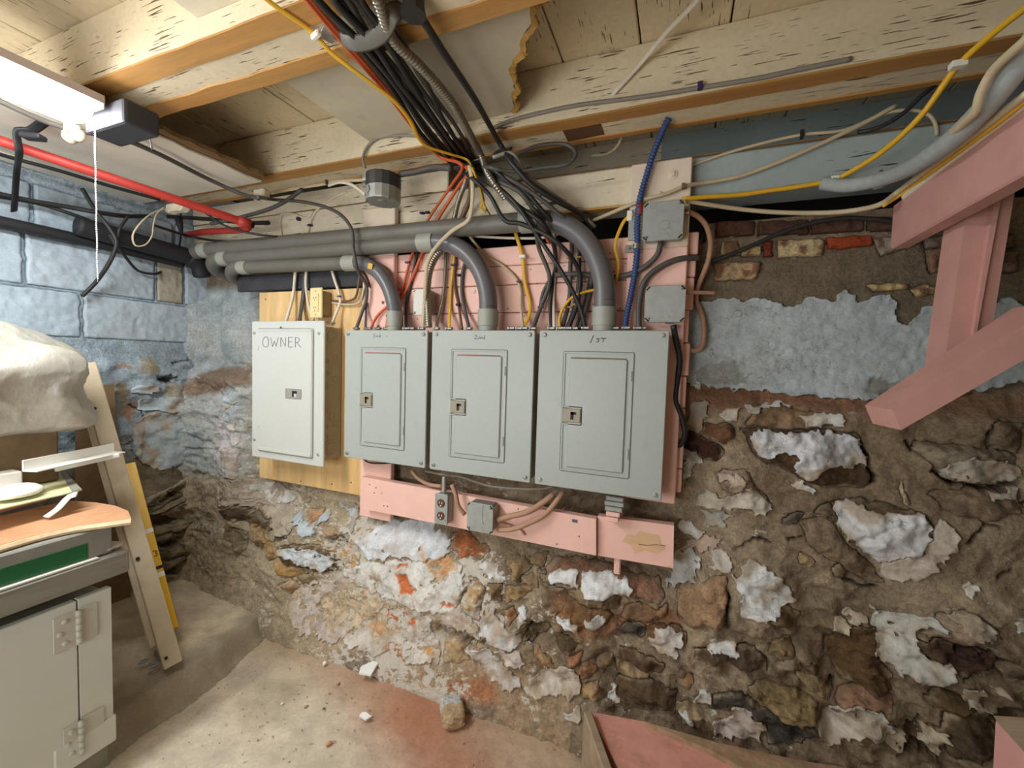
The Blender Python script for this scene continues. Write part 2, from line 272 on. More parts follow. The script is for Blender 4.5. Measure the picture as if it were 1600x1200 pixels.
# ------------------------------------------------------------------ height-field masonry: mortar ground, stones and paint flakes cut from one surface
YW, XL = 1.40, -2.20
def back_base(u, v):
    z = v-ZC
    y = YW-0.065*sstep(-0.045, -0.125, z)-0.10*np.clip((-0.12-z)/1.03, 0, 1)
    y = y-0.10*np.clip(1-(u-XL)/0.17, 0, 1)**2*sstep(0.30, 0.2, z)          # plastered cove in the corner
    foot = sstep(-0.99, -1.15, z); y = y-0.05*foot
    k = sstep(-1.86, -1.72, u)*sstep(0.11, 0.04, u)*sstep(-0.72, -0.62, z)*sstep(0.06, -0.02, z)
    return y*(1-k)+np.maximum(y, 1.372)*k                                    # set back where boards are fixed
def left_base(u, v):
    z = v-ZC; return 0.0+0.03*sstep(0.0, -0.12, z)+0.05*np.clip((-0.25-z)/0.6, 0, 1)
class Field:
    def __init__(s, kind, u, v, step):
        s.kind = kind; s.step = step
        s.us = np.arange(u[0], u[1]+step/2, step); s.vs = np.arange(v[0], v[1]+step/2, step)
        s.U, s.V = np.meshgrid(s.us, s.vs); s.ny, s.nx = s.U.shape
        s.H = np.zeros_like(s.U); s.C = np.zeros((s.ny, s.nx, 3)); s.base = back_base(s.U, s.V) if kind == 'back' else (left_base(s.U, s.V) if kind == 'left' else np.zeros_like(s.U))
        s.top = None; s.cut = np.zeros((s.ny, s.nx), bool)
        s.wu = fbm(s.U, s.V, 38, 91, 3)*0.012; s.wv = fbm(s.U, s.V, 38, 57, 3)*0.012
        s.ju = fbm(s.U, s.V, 75, 191, 3, .7)*0.014; s.jv = fbm(s.U, s.V, 75, 157, 3, .7)*0.014
    def uv(s, px):
        out = []
        for x, y in px:
            if s.kind == 'back':
                Y = 1.36
                for _ in range(5): p = PY(x, y, Y); Y = float(back_base(np.array(p[0]), np.array(p[2])))
                out.append((p[0], p[2]))
            elif s.kind == 'left':
                p = PX(x, y, XL)
                for _ in range(4): p = PX(x, y, XL+float(left_base(np.array(p[1]), np.array(p[2]))))
                out.append((p[1], p[2]))
            else: p = PZ(x, y, 0.0); out.append((p[0], p[1]))
        return np.array(out)
    def sd(s, poly, warp=1.0, jag=0.0, pad=0.05):
        poly = np.asarray(poly); lo = poly.min(0)-pad; hi = poly.max(0)+pad
        i0, i1 = np.searchsorted(s.us, [lo[0], hi[0]]); j0, j1 = np.searchsorted(s.vs, [lo[1], hi[1]])
        i0 = max(0, i0); j0 = max(0, j0); i1 = min(s.nx, i1+1); j1 = min(s.ny, j1+1)
        if i1-i0 < 2 or j1-j0 < 2: return None, None
        sl = (slice(j0, j1), slice(i0, i1)); u = s.U[sl]+warp*s.wu[sl]+jag*s.ju[sl]; v = s.V[sl]+warp*s.wv[sl]+jag*s.jv[sl]
        d = np.full(u.shape, 9.0); ins = np.zeros(u.shape, bool); n = len(poly)
        for k in range(n):
            a = poly[k]; b = poly[(k+1) % n]; e = b-a; L = e@e+1e-12
            t = np.clip(((u-a[0])*e[0]+(v-a[1])*e[1])/L, 0, 1); d = np.minimum(d, np.hypot(u-a[0]-t*e[0], v-a[1]-t*e[1]))
            c = (a[1] > v) != (b[1] > v); xx = a[0]+(v-a[1])*e[0]/(e[1] if abs(e[1]) > 1e-9 else 1e-9); ins ^= c & (u < xx)
        return sl, np.where(ins, d, -d)
    def xyz(s, H, dU=0.0, dV=0.0):
        D = H; U = s.U+dU; V = s.V+dV
        if s.kind == 'back': return np.stack([U, s.base-D, V], -1)
        if s.kind == 'left': return np.stack([XL+s.base+D, U, V], -1)
        return np.stack([s.U, s.V, s.base+D], -1)
    def faces(s, m, need=None):
        q = m[:-1, :-1] & m[1:, :-1] & m[:-1, 1:] & m[1:, 1:]
        if need is not None: q &= need[:-1, :-1] | need[1:, :-1] | need[:-1, 1:] | need[1:, 1:]
        j, i = np.nonzero(q); a = j*s.nx+i
        f = np.stack([a, a+1, a+s.nx+1, a+s.nx], -1)
        return f[:, ::-1] if s.kind == 'left' else f
    def piece(s, name, sl, mask, H, C, back, m, parent, sf=None):
        """cut piece with a skirt pushed back by `back`"""
        full = np.zeros((s.ny, s.nx), bool); Hf = np.zeros((s.ny, s.nx)); Hf[sl] = H; dU = np.zeros((s.ny, s.nx)); dV = np.zeros((s.ny, s.nx)); need = None
        if sf is not None:                                   # slide the outer ring of vertices onto the outline so the cut edge runs smooth
            sfi = np.where(mask, np.maximum(sf, 1e-4), np.minimum(sf, -1e-4)); pm = np.pad(mask, 1); ps = np.pad(sfi, 1, constant_values=-1.0); h_, w_ = mask.shape
            au = np.zeros(mask.shape); av = au.copy(); cn = au.copy()
            for dj in (-1, 0, 1):
                for di in (-1, 0, 1):
                    nb = pm[1+dj:1+dj+h_, 1+di:1+di+w_]; ns = ps[1+dj:1+dj+h_, 1+di:1+di+w_]; t_ = np.clip(sfi/(sfi-ns-1e-9), 0.05, 0.95); k = nb & ~mask
                    au += np.where(k, di*t_, 0); av += np.where(k, dj*t_, 0); cn += k
            ring = cn > 0; dU[sl] = np.where(ring, au/np.maximum(cn, 1)*s.step, 0); dV[sl] = np.where(ring, av/np.maximum(cn, 1)*s.step, 0)
            need = np.zeros_like(full); need[sl] = mask; mask = mask | ring
        full[sl] = mask
        f = s.faces(full, need)
        if len(f) < 2: return None
        P = s.xyz(Hf, dU, dV).reshape(-1, 3); P2 = s.xyz(Hf-back, dU, dV).reshape(-1, 3); Cf = np.zeros((s.ny, s.nx, 3)); Cf[sl] = C; Cf = np.concatenate([Cf, (s.D*0.8)[..., None]], -1).reshape(-1, 4)
        used = np.unique(f); idx = np.full(s.nx*s.ny, -1); idx[used] = np.arange(len(used)); f = idx[f]
        e = np.vstack([f[:, [0, 1]], f[:, [1, 2]], f[:, [2, 3]], f[:, [3, 0]]]); key = np.sort(e, 1); key = key[:, 0]*10**7+key[:, 1]
        _, inv, cnt = np.unique(key, return_inverse=True, return_counts=True); be = e[cnt[inv] == 1]
        bv = np.unique(be); mp = np.full(len(used), -1); mp[bv] = len(used)+np.arange(len(bv))
        sk = np.stack([be[:, 1], be[:, 0], mp[be[:, 0]], mp[be[:, 1]]], -1)
        v = np.vstack([P[used], P2[used][bv]]); c = np.vstack([Cf[used], Cf[used][bv]*np.array([.85, .85, .85, 1])])
        return mk(name, v, np.vstack([f, sk]), m, parent, True, None, c)
    def stone(s, px, h, c, name='stone', edge=0.022, warp=1.0, strata=0.0, rough=0.006, parent=None, m=None, flat=False, uvp=None, groove=0.004, splotch=None):
        poly = s.uv(px) if uvp is None else np.asarray(uvp); sl, d = s.sd(poly, warp)
        if sl is None: return
        U, V = s.U[sl], s.V[sl]; k = np.clip(d/edge, 0, 1); prof = np.sqrt(np.clip(1-(1-k)**2, 0, 1))
        g = random.randint(1, 999); rot = random.uniform(-0.5, 0.5)
        h = h*0.62; cu, cv = poly.mean(0); fac = np.full(U.shape, 1.35*h); ext = max(np.ptp(poly[:, 0]), np.ptp(poly[:, 1]))
        if not flat:
            a0 = random.uniform(0, 6.28)
            for q in range(5):
                an = a0+q*1.2566+random.uniform(-.4, .4); sl_ = random.uniform(.2, 1.5)*h/ext*2
                fac = np.minimum(fac, h*random.uniform(.85, 1.3)+sl_*((U-cu)*math.cos(an)+(V-cv)*math.sin(an)))
            fac = np.clip(fac, 0.25*h, 1.4*h); prof = np.clip(d/(edge*0.6), 0, 1)**0.65
        lump = fbm(U, V, 20, g, 3)*0.30*h+0.0035*np.abs(fbm(U, V, 55, g+2, 3)); st = strata*(fbm(U*0.25+V*rot*0.3, V, 120, g+5, 2)) if strata else 0
        if flat: lump = lump*0.15
        tilt = random.uniform(-0.1, 0.1)*(U-U.mean())+random.uniform(-0.1, 0.1)*(V-V.mean())
        H = s.H[sl]+(h*prof if flat else fac*prof)+(lump+tilt*(0 if flat else 1))*prof+rough*fbm(U, V, 60, g+9, 3)*prof+st*prof
        ins = d > 0
        cc = np.array(c)*(1+(0.16 if flat else 0.6)*fbm(U, V, 24, g+3, 4))[..., None]; cc = cc*(1+0.8*strata/0.006*0.25*fbm(U*0.2, V, 120, g+5, 2) if strata else np.ones_like(U))[..., None]
        if splotch is not None: a = sstep(0.0, 0.18, fbm(U, V, 42, g+17, 4))[..., None]*0.85; cc = cc*(1-a)+np.array(splotch)*a
        s.T[sl] = np.where(ins, H, s.T[sl]); s.TC[sl] = np.where(ins[..., None], cc, s.TC[sl]); s.ids.append((name, sl, d, c, m, parent))
        gr = np.exp(-(np.clip(-d, 0, 1)/0.008)**2)*(d <= 0.0)*np.clip(0.45+1.8*fbm(U, V, 18, g+11, 2), 0, 1); s.G[sl] = np.maximum(s.G[sl], gr*groove*(0.4+random.random()))
        s.own[sl] = np.where(ins, len(s.ids), s.own[sl])
        if not flat:
            a = sstep(0.30, 0.75, np.clip(d/0.022, 0, 1)+0.5*fbm(U, V, 30, g+13, 4)+0.36)[..., None]; cc2 = cc*a+s.C[sl]*(1-a); s.TC[sl] = np.where(ins[..., None], cc2, s.TC[sl])
    def start_pieces(s):
        s.D = np.zeros_like(s.H) if not hasattr(s, 'D') else s.D; s.T = s.H.copy(); s.TC = s.C.copy(); s.G = np.zeros_like(s.H); s.own = np.zeros((s.ny, s.nx), int); s.ids = []
    def emit_pieces(s, wallobj_name, m_wall, m_stone):
        base = s.H-s.G-0.012*(s.own > 0); crev = (s.G/0.012)[..., None]
        C = s.C*(1-0.15*np.clip(crev, 0, 1)); P = s.xyz(base).reshape(-1, 3)
        full = np.ones((s.ny, s.nx), bool); o = mk(wallobj_name, P, s.faces(full), m_wall, None, True, (0, 0, 0), np.concatenate([C, s.D[..., None]], -1).reshape(-1, 4)); s.obj = o
        for k, (name, sl, d, c, m, par) in enumerate(s.ids):
            mask = s.own[sl] == k+1
            Hh = np.where(mask, s.T[sl], np.minimum(s.T[sl], s.H[sl]-0.002)); Cc = np.where(mask[..., None], s.TC[sl], np.array(c)*0.9)
            s.piece(name, sl, mask, Hh, Cc, 0.02, m or m_stone, o, d)
        s.top = np.where(s.own > 0, s.T, base); s.topC = s.TC
        return o
    def paint(s, px, c, t=0.005, jag=1.0, warp=0.6, spots=(), name='paint_flake', m=None, uvp=None, worn=0.0, curl=0.0025, stain=1.0):
        poly = s.uv(px) if uvp is None else np.asarray(uvp); sl, d = s.sd(poly, warp, jag)
        if sl is None: return
        U, V = s.U[sl], s.V[sl]; g = random.randint(1, 999); top = s.top[sl]
        sm = top.copy()
        for _ in range(2): sm[1:-1, 1:-1] = 0.5*sm[1:-1, 1:-1]+0.125*(sm[2:, 1:-1]+sm[:-2, 1:-1]+sm[1:-1, 2:]+sm[1:-1, :-2])
        sf = d.copy()
        if worn > 0:
            wn = fbm(U, V, 34, g+4, 4)+0.5*fbm(U+V, V-U, 90, g+2, 2); sf = np.minimum(d, (worn-wn)*0.02)
        mask = sf > 0
        H = np.maximum(sm, top)+t+curl*np.exp(-np.clip(d, 0, 1)/0.012)*(0.5+1.5*np.clip(fbm(U, V, 22, g, 2)+0.3, 0, 1))+0.0035*fbm(U, V, 70, g+1, 3)
        cc = np.array(c)*(1+0.25*fbm(U, V, 30, g+7, 4))[..., None]*np.ones(3); a = (sstep(0.02, 0.5, fbm(U, V, 20, g+12, 5)+0.25*np.exp(-np.clip(d, 0, 1)/0.012))*0.8*stain)[..., None]; cc = cc*(1-a)+np.array(S(178, 158, 134))*a
        for spx, sc in spots:
            sp = s.uv(spx); sl2, d2 = s.sd(sp, 1.0, 0.8)
            if sl2 is None: continue
            tmp = np.full(s.H.shape, -1.0); tmp[sl2] = d2; dd = tmp[sl]; a = sstep(-0.002, 0.006, dd)
            cc = cc*(1-a[..., None])+np.array(sc)*(1+0.4*fbm(U, V, 50, g+8, 3))[..., None]*a[..., None]; H = H-0.004*a
        s.piece(name, sl, mask, H, cc, t+0.004, m or MAT['flake'], s.obj, sf)
    def line(s, px, w, depth, c=None, arr=None):
        """a crack: recess along a pixel polyline"""
        q = s.uv(px)
        for a, b in zip(q[:-1], q[1:]):
            e = b-a; n = np.array([-e[1], e[0]])/(np.linalg.norm(e)+1e-9)*w; sl, d = s.sd(np.array([a-n, b-n, b+n, a+n]), 0.8, 0.3, 0.02)
            if sl is None: continue
            k = sstep(-0.002, w*0.6, d); s.H[sl] -= depth*k
            if c is not None: s.C[sl] = s.C[sl]*(1-k[..., None])+np.array(c)*k[..., None]
    def tint(s, px, c, soft=0.012, a=1.0, uvp=None, dh=0.0):
        poly = s.uv(px) if uvp is None else np.asarray(uvp); sl, d = s.sd(poly, 1.5, 0.8, soft+0.02)
        if sl is None: return
        k = sstep(-soft, soft, d)*a; s.C[sl] = s.C[sl]*(1-k[..., None])+np.array(c)*k[..., None]*(1+0.3*fbm(s.U[sl], s.V[sl], 40, 77, 3))[..., None]
        if dh: s.H[sl] += dh*k
def mottle(F, cols, scale, seed):
    n = fbm(F.U, F.V, scale, seed, 5); k = sstep(-0.35, 0.35, n)[..., None]; C = np.array(cols[0])*(1-k)+np.array(cols[1])*k
    n2 = fbm(F.U, F.V, scale*3.1, seed+31, 4); return C*(1+0.3*n2)[..., None]

# ---------------- back wall
BW = Field('back', (-2.25, 1.74), (-0.02, 1.58), 0.0046)
U, V, z = BW.U, BW.V, BW.V-ZC
smooth = np.maximum(sstep(0.02, 0.12, U)*sstep(-0.62, -0.5, z+0.12*(U-0.3)), sstep(-0.42, -0.56, U+0.25*(z+0.7))*sstep(-0.5, -0.62, z)*sstep(-1.55, -1.4, U)); smooth = np.maximum(smooth, 0.6*sstep(-1.2, -1.35, U)*sstep(-0.4, -0.5, z)); AMP = 1-0.72*smooth
plas = sstep(-0.06, -0.03, z)
BW.H = (0.055*fbm(U, V, 4.2, 3, 3)+0.030*AMP*fbm(U, V*1.6+U*0.4, 13, 8, 3))*(1-plas)*sstep(-1.16, -0.9, z)+0.010*fbm(U, V, 34, 12, 3)*(1-0.75*plas)+0.006*fbm(U, V, 9, 15, 2)*plas
BW.H += 0.045*np.exp(-((U+2.02)/0.035)**2)*sstep(-0.05, 0.05, z)*sstep(0.30, 0.2, z)*(1+0.5*fbm(U, V*0.3, 20, 19, 3))
BW.H = BW.H+(np.minimum(BW.H, 0.02)-BW.H)*sstep(-1.86, -1.72, U)*sstep(0.11, 0.04, U)*sstep(-0.72, -0.62, z)
strat = -np.abs(fbm(U*0.38+0.1*V, V, 26, 27, 3))*0.034*np.clip(fbm(U, V, 3.1, 28, 2)*1.6+0.55, 0, 1)*sstep(-0.15, -0.3, z)-np.abs(fbm(U, V*1.2, 17, 29, 3))*0.022*sstep(-0.1, -0.2, z); BW.H += strat*(1-0.6*sstep(-1.0, -1.12, z))*AMP
rough_m = np.clip(fbm(U, V*1.4+0.5*U, 26, 21, 3), -0.2, 1)*0.016*sstep(-0.5, -0.75, z)*AMP; BW.H += rough_m
MORT, MORT2, TAN = S(173, 155, 130), S(147, 128, 104), S(192, 164, 126)
BW.C = mottle(BW, (MORT, MORT2), 6, 5)
BW.D = 0.16*sstep(-0.45, -0.6, U)*sstep(-0.6, -0.7, z)*sstep(-1.3, -1.2, U)+0.26*sstep(-0.55, 0.35, fbm(U, V, 5, 401, 3))*(1-plas)+0.10*sstep(-0.15, -0.6, U)*sstep(-0.3, -0.6, z)*(1-plas)
dk = sstep(-0.42, -0.7, z)*sstep(-0.3, 0.3, U+0.1); n = fbm(U, V*1.5, 12, 44, 4)
BW.C = BW.C*(1-(dk*sstep(-0.1, 0.35, n)*0.5)[..., None])+np.array(S(92, 74, 54))*(dk*sstep(-0.1, 0.35, n)*0.5)[..., None]
k = (sstep(-0.05, 0.0, z)*sstep(0.4, 0.3, z))[..., None]; BW.C = BW.C*(1-k)+np.array(S(124, 112, 92))*(1+0.2*fbm(U, V, 16, 9, 3))[..., None]*k   # smoothed mortar above the ledge
k = (sstep(-0.12, -0.06, z)*sstep(-0.035, -0.06, z)*0.85)[..., None]; BW.C = BW.C*(1-k)+np.array(S(150, 112, 84))*k           # rusty dust lying on the ledge
k = (sstep(-0.9, -1.05, z)*(U < -0.25))[..., None]*0.75; BW.C = BW.C*(1-k)+np.array(S(186, 160, 130))*(1+0.25*fbm(U, V, 24, 61, 4))[..., None]*k
k = (sstep(-1.07, -1.12, z)*sstep(0.05, 0.25, fbm(U*2, V*0+0.3, 4, 64, 2)+0.15))[..., None]*0.7*(U < -0.5)[..., None]; BW.C = BW.C*(1-k)+np.array(S(126, 116, 108))*k
k = (sstep(-1.05, -1.3, U)*sstep(-0.42, -0.52, z)*0.8)[..., None]; BW.C = BW.C*(1-k)+np.array(S(186, 170, 142))*(1+0.3*fbm(U, V, 18, 66, 4))[..., None]*k
BW.H = BW.H-0.32*sstep(0.372, 0.392, z)*sstep(-1.06, -1.03, U)*sstep(0.06, 0.03, U)      # open pocket between wall head and sill behind the planks
BLUE, PAINT, PAINTD = S(184, 198, 206), S(226, 228, 226), S(196, 198, 194)
k = (sstep(-1.75, -1.9, U)*sstep(-0.62, -0.5, z)*sstep(0.34, 0.28, z)*0.9)[..., None]; BW.C = BW.C*(1-k)+np.array(S(182, 194, 198))*(1+0.25*fbm(U, V, 20, 81, 4))[..., None]*k
k = (sstep(-1.3, -1.45, U)*sstep(-0.6, -0.5, z)*sstep(0.22, 0.1, z)*0.8*sstep(-0.25, 0.2, fbm(U, V, 12, 83, 4)+0.05))[..., None]; BW.C = BW.C*(1-k)+np.array(S(196, 198, 194))*k
DKB, SLATE, RUST, OCH, PEACH, PKG = S(92, 72, 54), S(84, 78, 70), S(164, 92, 56), S(176, 130, 66), S(208, 162, 126), S(176, 152, 134)
ORNG = S(202, 112, 66)
for q, c in (([(380,815),(399,818),(420,850),(418,860),(400,850),(390,830)], S(204,148,66)), ([(700,1060),(740,1056),(775,1062),(780,1092),(745,1095),(700,1080)], S(190,124,84)),
             ([(345,575),(395,570),(400,600),(340,612),(315,618),(290,612)], S(142,112,84)), ([(1060,618),(1200,612),(1340,628),(1420,640),(1380,655),(1230,632),(1065,640)], S(146,104,80)), ([(860,925),(900,940),(950,960),(1040,955),(1090,985),(1000,985),(900,1000),(860,970)], S(156,112,80))):
    BW.tint(q, c, 0.02, 0.85)
for q, w_, dp in (([(1345,842),(1378,832),(1395,823),(1411,809)], .003, .012), ([(1460,735),(1490,754),(1525,764),(1560,765),(1600,760)], .006, .03), ([(1374,760),(1366,725),(1345,690)], .005, .03), ([(1420,690),(1432,710),(1441,690)], .003, .015), ([(1556,665),(1553,690),(1560,705)], .003, .012),
                  ([(1510,850),(1535,815),(1560,822)], .003, .01), ([(1560,905),(1585,890)], .003, .01), ([(1136,930),(1138,985)], .004, .02), ([(1148,860),(1185,842),(1206,848)], .003, .012), ([(1230,845),(1256,840)], .003, .01), ([(1320,905),(1350,925),(1381,925)], .004, .012),
                  ([(488,776),(478,792)], .002, .01), ([(1300,1080),(1303,1066)], .006, .03), ([(1205,1085),(1245,1098),(1280,1115)], .003, .012)):
    BW.line(q, w_, dp, S(66, 50, 38))
for q in ([(509,843),(520,838),(534,833),(550,836),(535,855)], [(680,976),(700,982),(720,987),(740,990),(760,996),(736,1004),(706,997),(684,987)], [(818,985),(830,972),(845,985),(835,1005),(818,1002)], [(1426,1139),(1446,1132),(1450,1154),(1433,1165)], [(1560,1120),(1600,1105),(1600,1150),(1565,1145)], [(1045,690),(1090,700),(1085,720),(1050,720)], [(725,915),(732,912),(724,945),(716,945)], [(1415,1165),(1460,1178),(1475,1195),(1410,1185)], [(1500,1010),(1540,1010),(1530,1020),(1495,1018)]):
    BW.tint(q, S(84, 70, 56), 0.006, 0.8, dh=-0.04)
BW.tint([(450,910),(560,880),(720,880),(730,950),(690,1035),(560,1020),(460,985)], S(200, 178, 150), 0.03, 0.8)
BW.start_pieces()
st = BW.stone
STONES = [
 ([(1160,670),(1233,668),(1305,672),(1345,682),(1362,715),(1373,762),(1350,768),(1310,765),(1262,755),(1230,735),(1185,716),(1172,695)], .045, DKB, .004),
 ([(1180,640),(1215,631),(1245,638),(1290,645),(1305,665),(1262,668),(1220,672),(1165,665)], .022, S(150,122,92), .003),
 ([(1098,665),(1133,656),(1149,670),(1151,682),(1135,698),(1118,687),(1092,680)], .03, S(112,80,56), .004), ([(1070,673),(1095,682),(1120,691),(1130,708),(1123,722),(1102,720),(1081,712),(1066,698)], .02, S(80,50,40), 0),
 ([(1120,738),(1160,731),(1186,766),(1205,789),(1195,806),(1172,796),(1151,775),(1128,768)], .03, PKG, .004), ([(1432,707),(1442,692),(1495,695),(1553,704),(1600,716),(1600,755),(1565,758),(1521,760),(1488,750),(1465,734),(1448,714)], .05, S(160,146,124), .008),
 ([(1456,772),(1512,768),(1600,764),(1600,800),(1540,812),(1480,800)], .03, S(140,120,98), .004), ([(1413,753),(1418,760),(1425,784),(1420,790),(1413,784)], .016, S(222,204,170), 0), ([(1554,662),(1600,660),(1600,714),(1579,709),(1556,700)], .03, S(128,110,88), .002),
 ([(1303,792),(1340,783),(1400,790),(1445,800),(1462,826),(1452,850),(1434,864),(1420,882),(1400,880),(1372,875),(1340,850),(1320,838)], .05, S(120,100,76), .002), ([(1249,817),(1266,810),(1305,820),(1333,857),(1372,890),(1383,915),(1365,915),(1337,900),(1300,880),(1265,850)], .03, MORT2, 0),
 ([(1219,811),(1244,803),(1261,801),(1250,812),(1244,820),(1223,822)], .015, SLATE, .003), ([(1275,796),(1303,790),(1308,818),(1293,813),(1273,804)], .012, S(96,86,66), 0), ([(1247,869),(1254,864),(1266,873),(1275,885),(1266,888),(1251,880)], .018, S(196,166,128), 0),
 ([(1296,892),(1312,885),(1329,894),(1322,909),(1308,904)], .025, S(112,92,68), .002), ([(1060,925),(1090,908),(1135,900),(1136,960),(1130,985),(1080,985),(1060,970)], .035, S(176,144,112), 0),
 ([(854,883),(868,873),(905,868),(945,880),(989,897),(1031,909),(1039,932),(1029,946),(1006,951),(989,943),(966,937),(927,932),(910,925),(889,915),(863,908)], .05, S(150,112,92), .006),
 ([(868,962),(884,944),(910,948),(945,958),(959,965),(945,981),(924,981),(901,985),(887,988),(875,976)], .035, S(150,112,78), .004), ([(884,923),(905,922),(952,937),(969,944),(966,955),(945,957),(915,948),(885,937)], .022, S(148,128,98), .005),
 ([(957,969),(990,953),(1024,962),(1043,948),(1039,972),(1015,976),(969,979)], .025, S(150,118,88), .004), ([(962,983),(1006,979),(1015,999),(997,1004),(973,999)], .02, SLATE, .006), ([(1005,984),(1030,980),(1064,987),(1075,1002),(1068,1020),(1030,1025),(1008,1008)], .03, S(116,86,62), .004),
 ([(1084,1018),(1130,1008),(1180,1014),(1200,1030),(1195,1048),(1170,1052),(1127,1040),(1084,1034)], .04, S(100,82,66), .01), ([(965,1016),(987,1020),(1008,1032),(1040,1048),(1026,1060),(998,1049),(973,1037)], .025, S(110,84,66), .006),
 ([(961,1032),(984,1048),(1015,1060),(1005,1069),(977,1067),(962,1062)], .025, TAN, .002), ([(959,1069),(991,1066),(1022,1070),(1057,1088),(1050,1112),(1022,1111),(979,1116),(957,1095)], .03, S(104,84,62), .006), ([(1057,1074),(1075,1060),(1089,1072),(1075,1083),(1064,1081)], .02, S(160,126,92), 0),
 ([(1054,1102),(1068,1102),(1082,1112),(1101,1123),(1106,1133),(1092,1147),(1071,1140),(1056,1123)], .04, S(200,176,142), 0), ([(1110,1092),(1160,1085),(1185,1105),(1240,1130),(1290,1150),(1260,1172),(1200,1168),(1190,1130),(1150,1112),(1112,1115)], .025, SLATE, .006),
 ([(1170,1077),(1201,1074),(1245,1079),(1280,1109),(1273,1131),(1254,1142),(1238,1137),(1192,1109),(1177,1091)], .05, S(158,136,98), .012), ([(1245,1055),(1273,1061),(1296,1070),(1303,1081),(1289,1093),(1262,1081),(1248,1065)], .035, S(164,142,106), .006), ([(1254,1042),(1273,1039),(1287,1047),(1278,1058),(1258,1050)], .02, S(106,84,62), .002),
 ([(1297,1023),(1315,1011),(1341,983),(1376,991),(1373,1030),(1399,1065),(1399,1090),(1373,1091),(1341,1074),(1311,1060),(1301,1037)], .045, S(104,80,52), .012), ([(1465,960),(1500,950),(1545,968),(1560,990),(1530,1005),(1480,1000),(1445,990)], .04, S(160,140,118), .008),
 ([(1433,1004),(1463,998),(1507,1007),(1562,1026),(1558,1044),(1507,1053),(1485,1059),(1478,1040),(1452,1033)], .03, S(86,66,52), .006), ([(1304,1093),(1324,1079),(1341,1075),(1376,1093),(1402,1096),(1394,1117),(1373,1112),(1341,1102),(1315,1112)], .035, S(176,136,108), .003), ([(1470,1080),(1520,1095),(1550,1118),(1530,1132),(1480,1120),(1455,1105)], .03, S(104,84,56), .008),
 ([(1480,1125),(1550,1120),(1562,1150),(1555,1195),(1500,1195),(1470,1150)], .03, S(96,80,60), .006), ([(1560,1030),(1600,1030),(1600,1065),(1565,1060)], .025, S(128,110,90), 0),
 ([(438,858),(447,850),(490,848),(525,862),(540,880),(530,895),(505,895),(480,890),(450,878)], .035, S(112,88,60), .003), ([(460,848),(499,847),(530,857),(551,845),(560,866),(558,883),(540,892),(525,862),(490,848)], .03, S(204,164,116), .006), ([(488,791),(511,791),(502,810),(494,812)], .02, PEACH, 0), ([(502,817),(523,820),(536,833),(520,843),(506,827)], .025, PEACH, 0),
 ([(434,870),(450,880),(480,894),(470,905),(450,900),(432,884)], .02, S(196,158,100), .004), ([(463,900),(490,893),(492,915),(478,918),(466,912)], .03, S(160,138,106), 0), ([(444,911),(458,903),(469,916),(457,927)], .025, S(172,140,104), 0),
 ([(700,834),(722,832),(757,856),(763,865),(749,877),(729,874),(715,874),(705,850)], .03, S(176,108,66), .002), ([(731,907),(752,911),(760,918),(754,944),(752,968),(736,958),(721,940)], .04, S(198,164,122), .004), ([(763,909),(785,911),(784,937),(771,930),(761,923)], .04, S(140,116,84), 0), ([(787,916),(819,916),(836,923),(810,940),(789,939)], .03, S(192,160,116), .003),
 ([(796,867),(822,867),(831,888),(817,895),(813,912),(799,902)], .045, S(164,138,102), .002), ([(826,869),(857,863),(852,883),(834,884)], .04, S(156,132,98), .002), ([(836,890),(854,890),(855,898),(838,899)], .03, SLATE, 0), ([(840,904),(880,923),(873,930),(845,916)], .03, S(132,114,90), .004), ([(816,898),(838,905),(842,920),(825,915)], .03, S(168,142,110), .003),
 ([(785,951),(803,947),(808,965),(796,974)], .03, S(186,136,98), 0), ([(690,996),(736,1000),(726,1016),(736,1030),(696,1038)], .02, TAN, 0), ([(882,1020),(910,1020),(908,1034),(892,1038)], .03, S(196,140,108), .003), ([(814,982),(850,974),(856,988),(830,1002),(815,1000)], .03, S(128,110,84), .004), ([(836,1004),(858,1026),(870,1042),(850,1040),(834,1020)], .035, S(178,140,104), .003), ([(862,988),(900,1006),(898,1013),(866,1010)], .03, S(116,98,74), .003),
 ([(343,794),(360,790),(393,790),(425,822),(417,831),(388,817),(353,812)], .035, S(96,82,64), .01), ([(353,820),(380,833),(378,862),(366,866),(354,845)], .025, S(150,134,108), .004), ([(384,826),(400,824),(412,850),(400,862),(386,850)], .03, S(178,150,114), .004), ([(425,832),(448,826),(452,842),(430,846)], .02, S(98,86,70), .003), ([(404,852),(432,846),(440,868),(420,876)], .03, S(180,146,102), .003),
 ([(740,1000),(752,1000),(768,1008),(750,1014)], .02, S(204,182,150), 0), ([(905,1078),(935,1062),(945,1090),(915,1096)], .03, S(190,158,116), .004), ([(890,1045),(920,1030),(935,1048),(910,1066)], .03, S(178,136,100), .003), ([(930,1030),(955,1022),(962,1045),(940,1060)], .025, S(146,124,94), .003), ([(1200,958),(1230,950),(1255,962),(1240,990),(1210,985)], .03, S(132,112,82), .005), ([(1205,1000),(1240,1000),(1246,1030),(1222,1040),(1204,1025)], .025, S(150,130,98), .004),
]
for q, h, c, stt in STONES: st(q, h, c, strata=stt, rough=0.010)
for i in range(26):                                                     # the same rubble goes on past the stairs
    cu, cv = random.uniform(0.85, 1.68), random.uniform(0.1, 1.0); ra, rb = random.uniform(.04, .11), random.uniform(.025, .06)
    st(None, random.uniform(.02, .05), [DKB, MORT2, TAN, PKG, S(150,136,112)][i % 5], strata=.004, rough=.01, uvp=[(cu+ra*math.cos(q)*random.uniform(.75, 1.1), cv+rb*math.sin(q)*random.uniform(.75, 1.1)) for q in np.linspace(0, 6.28, 9)[:-1]])
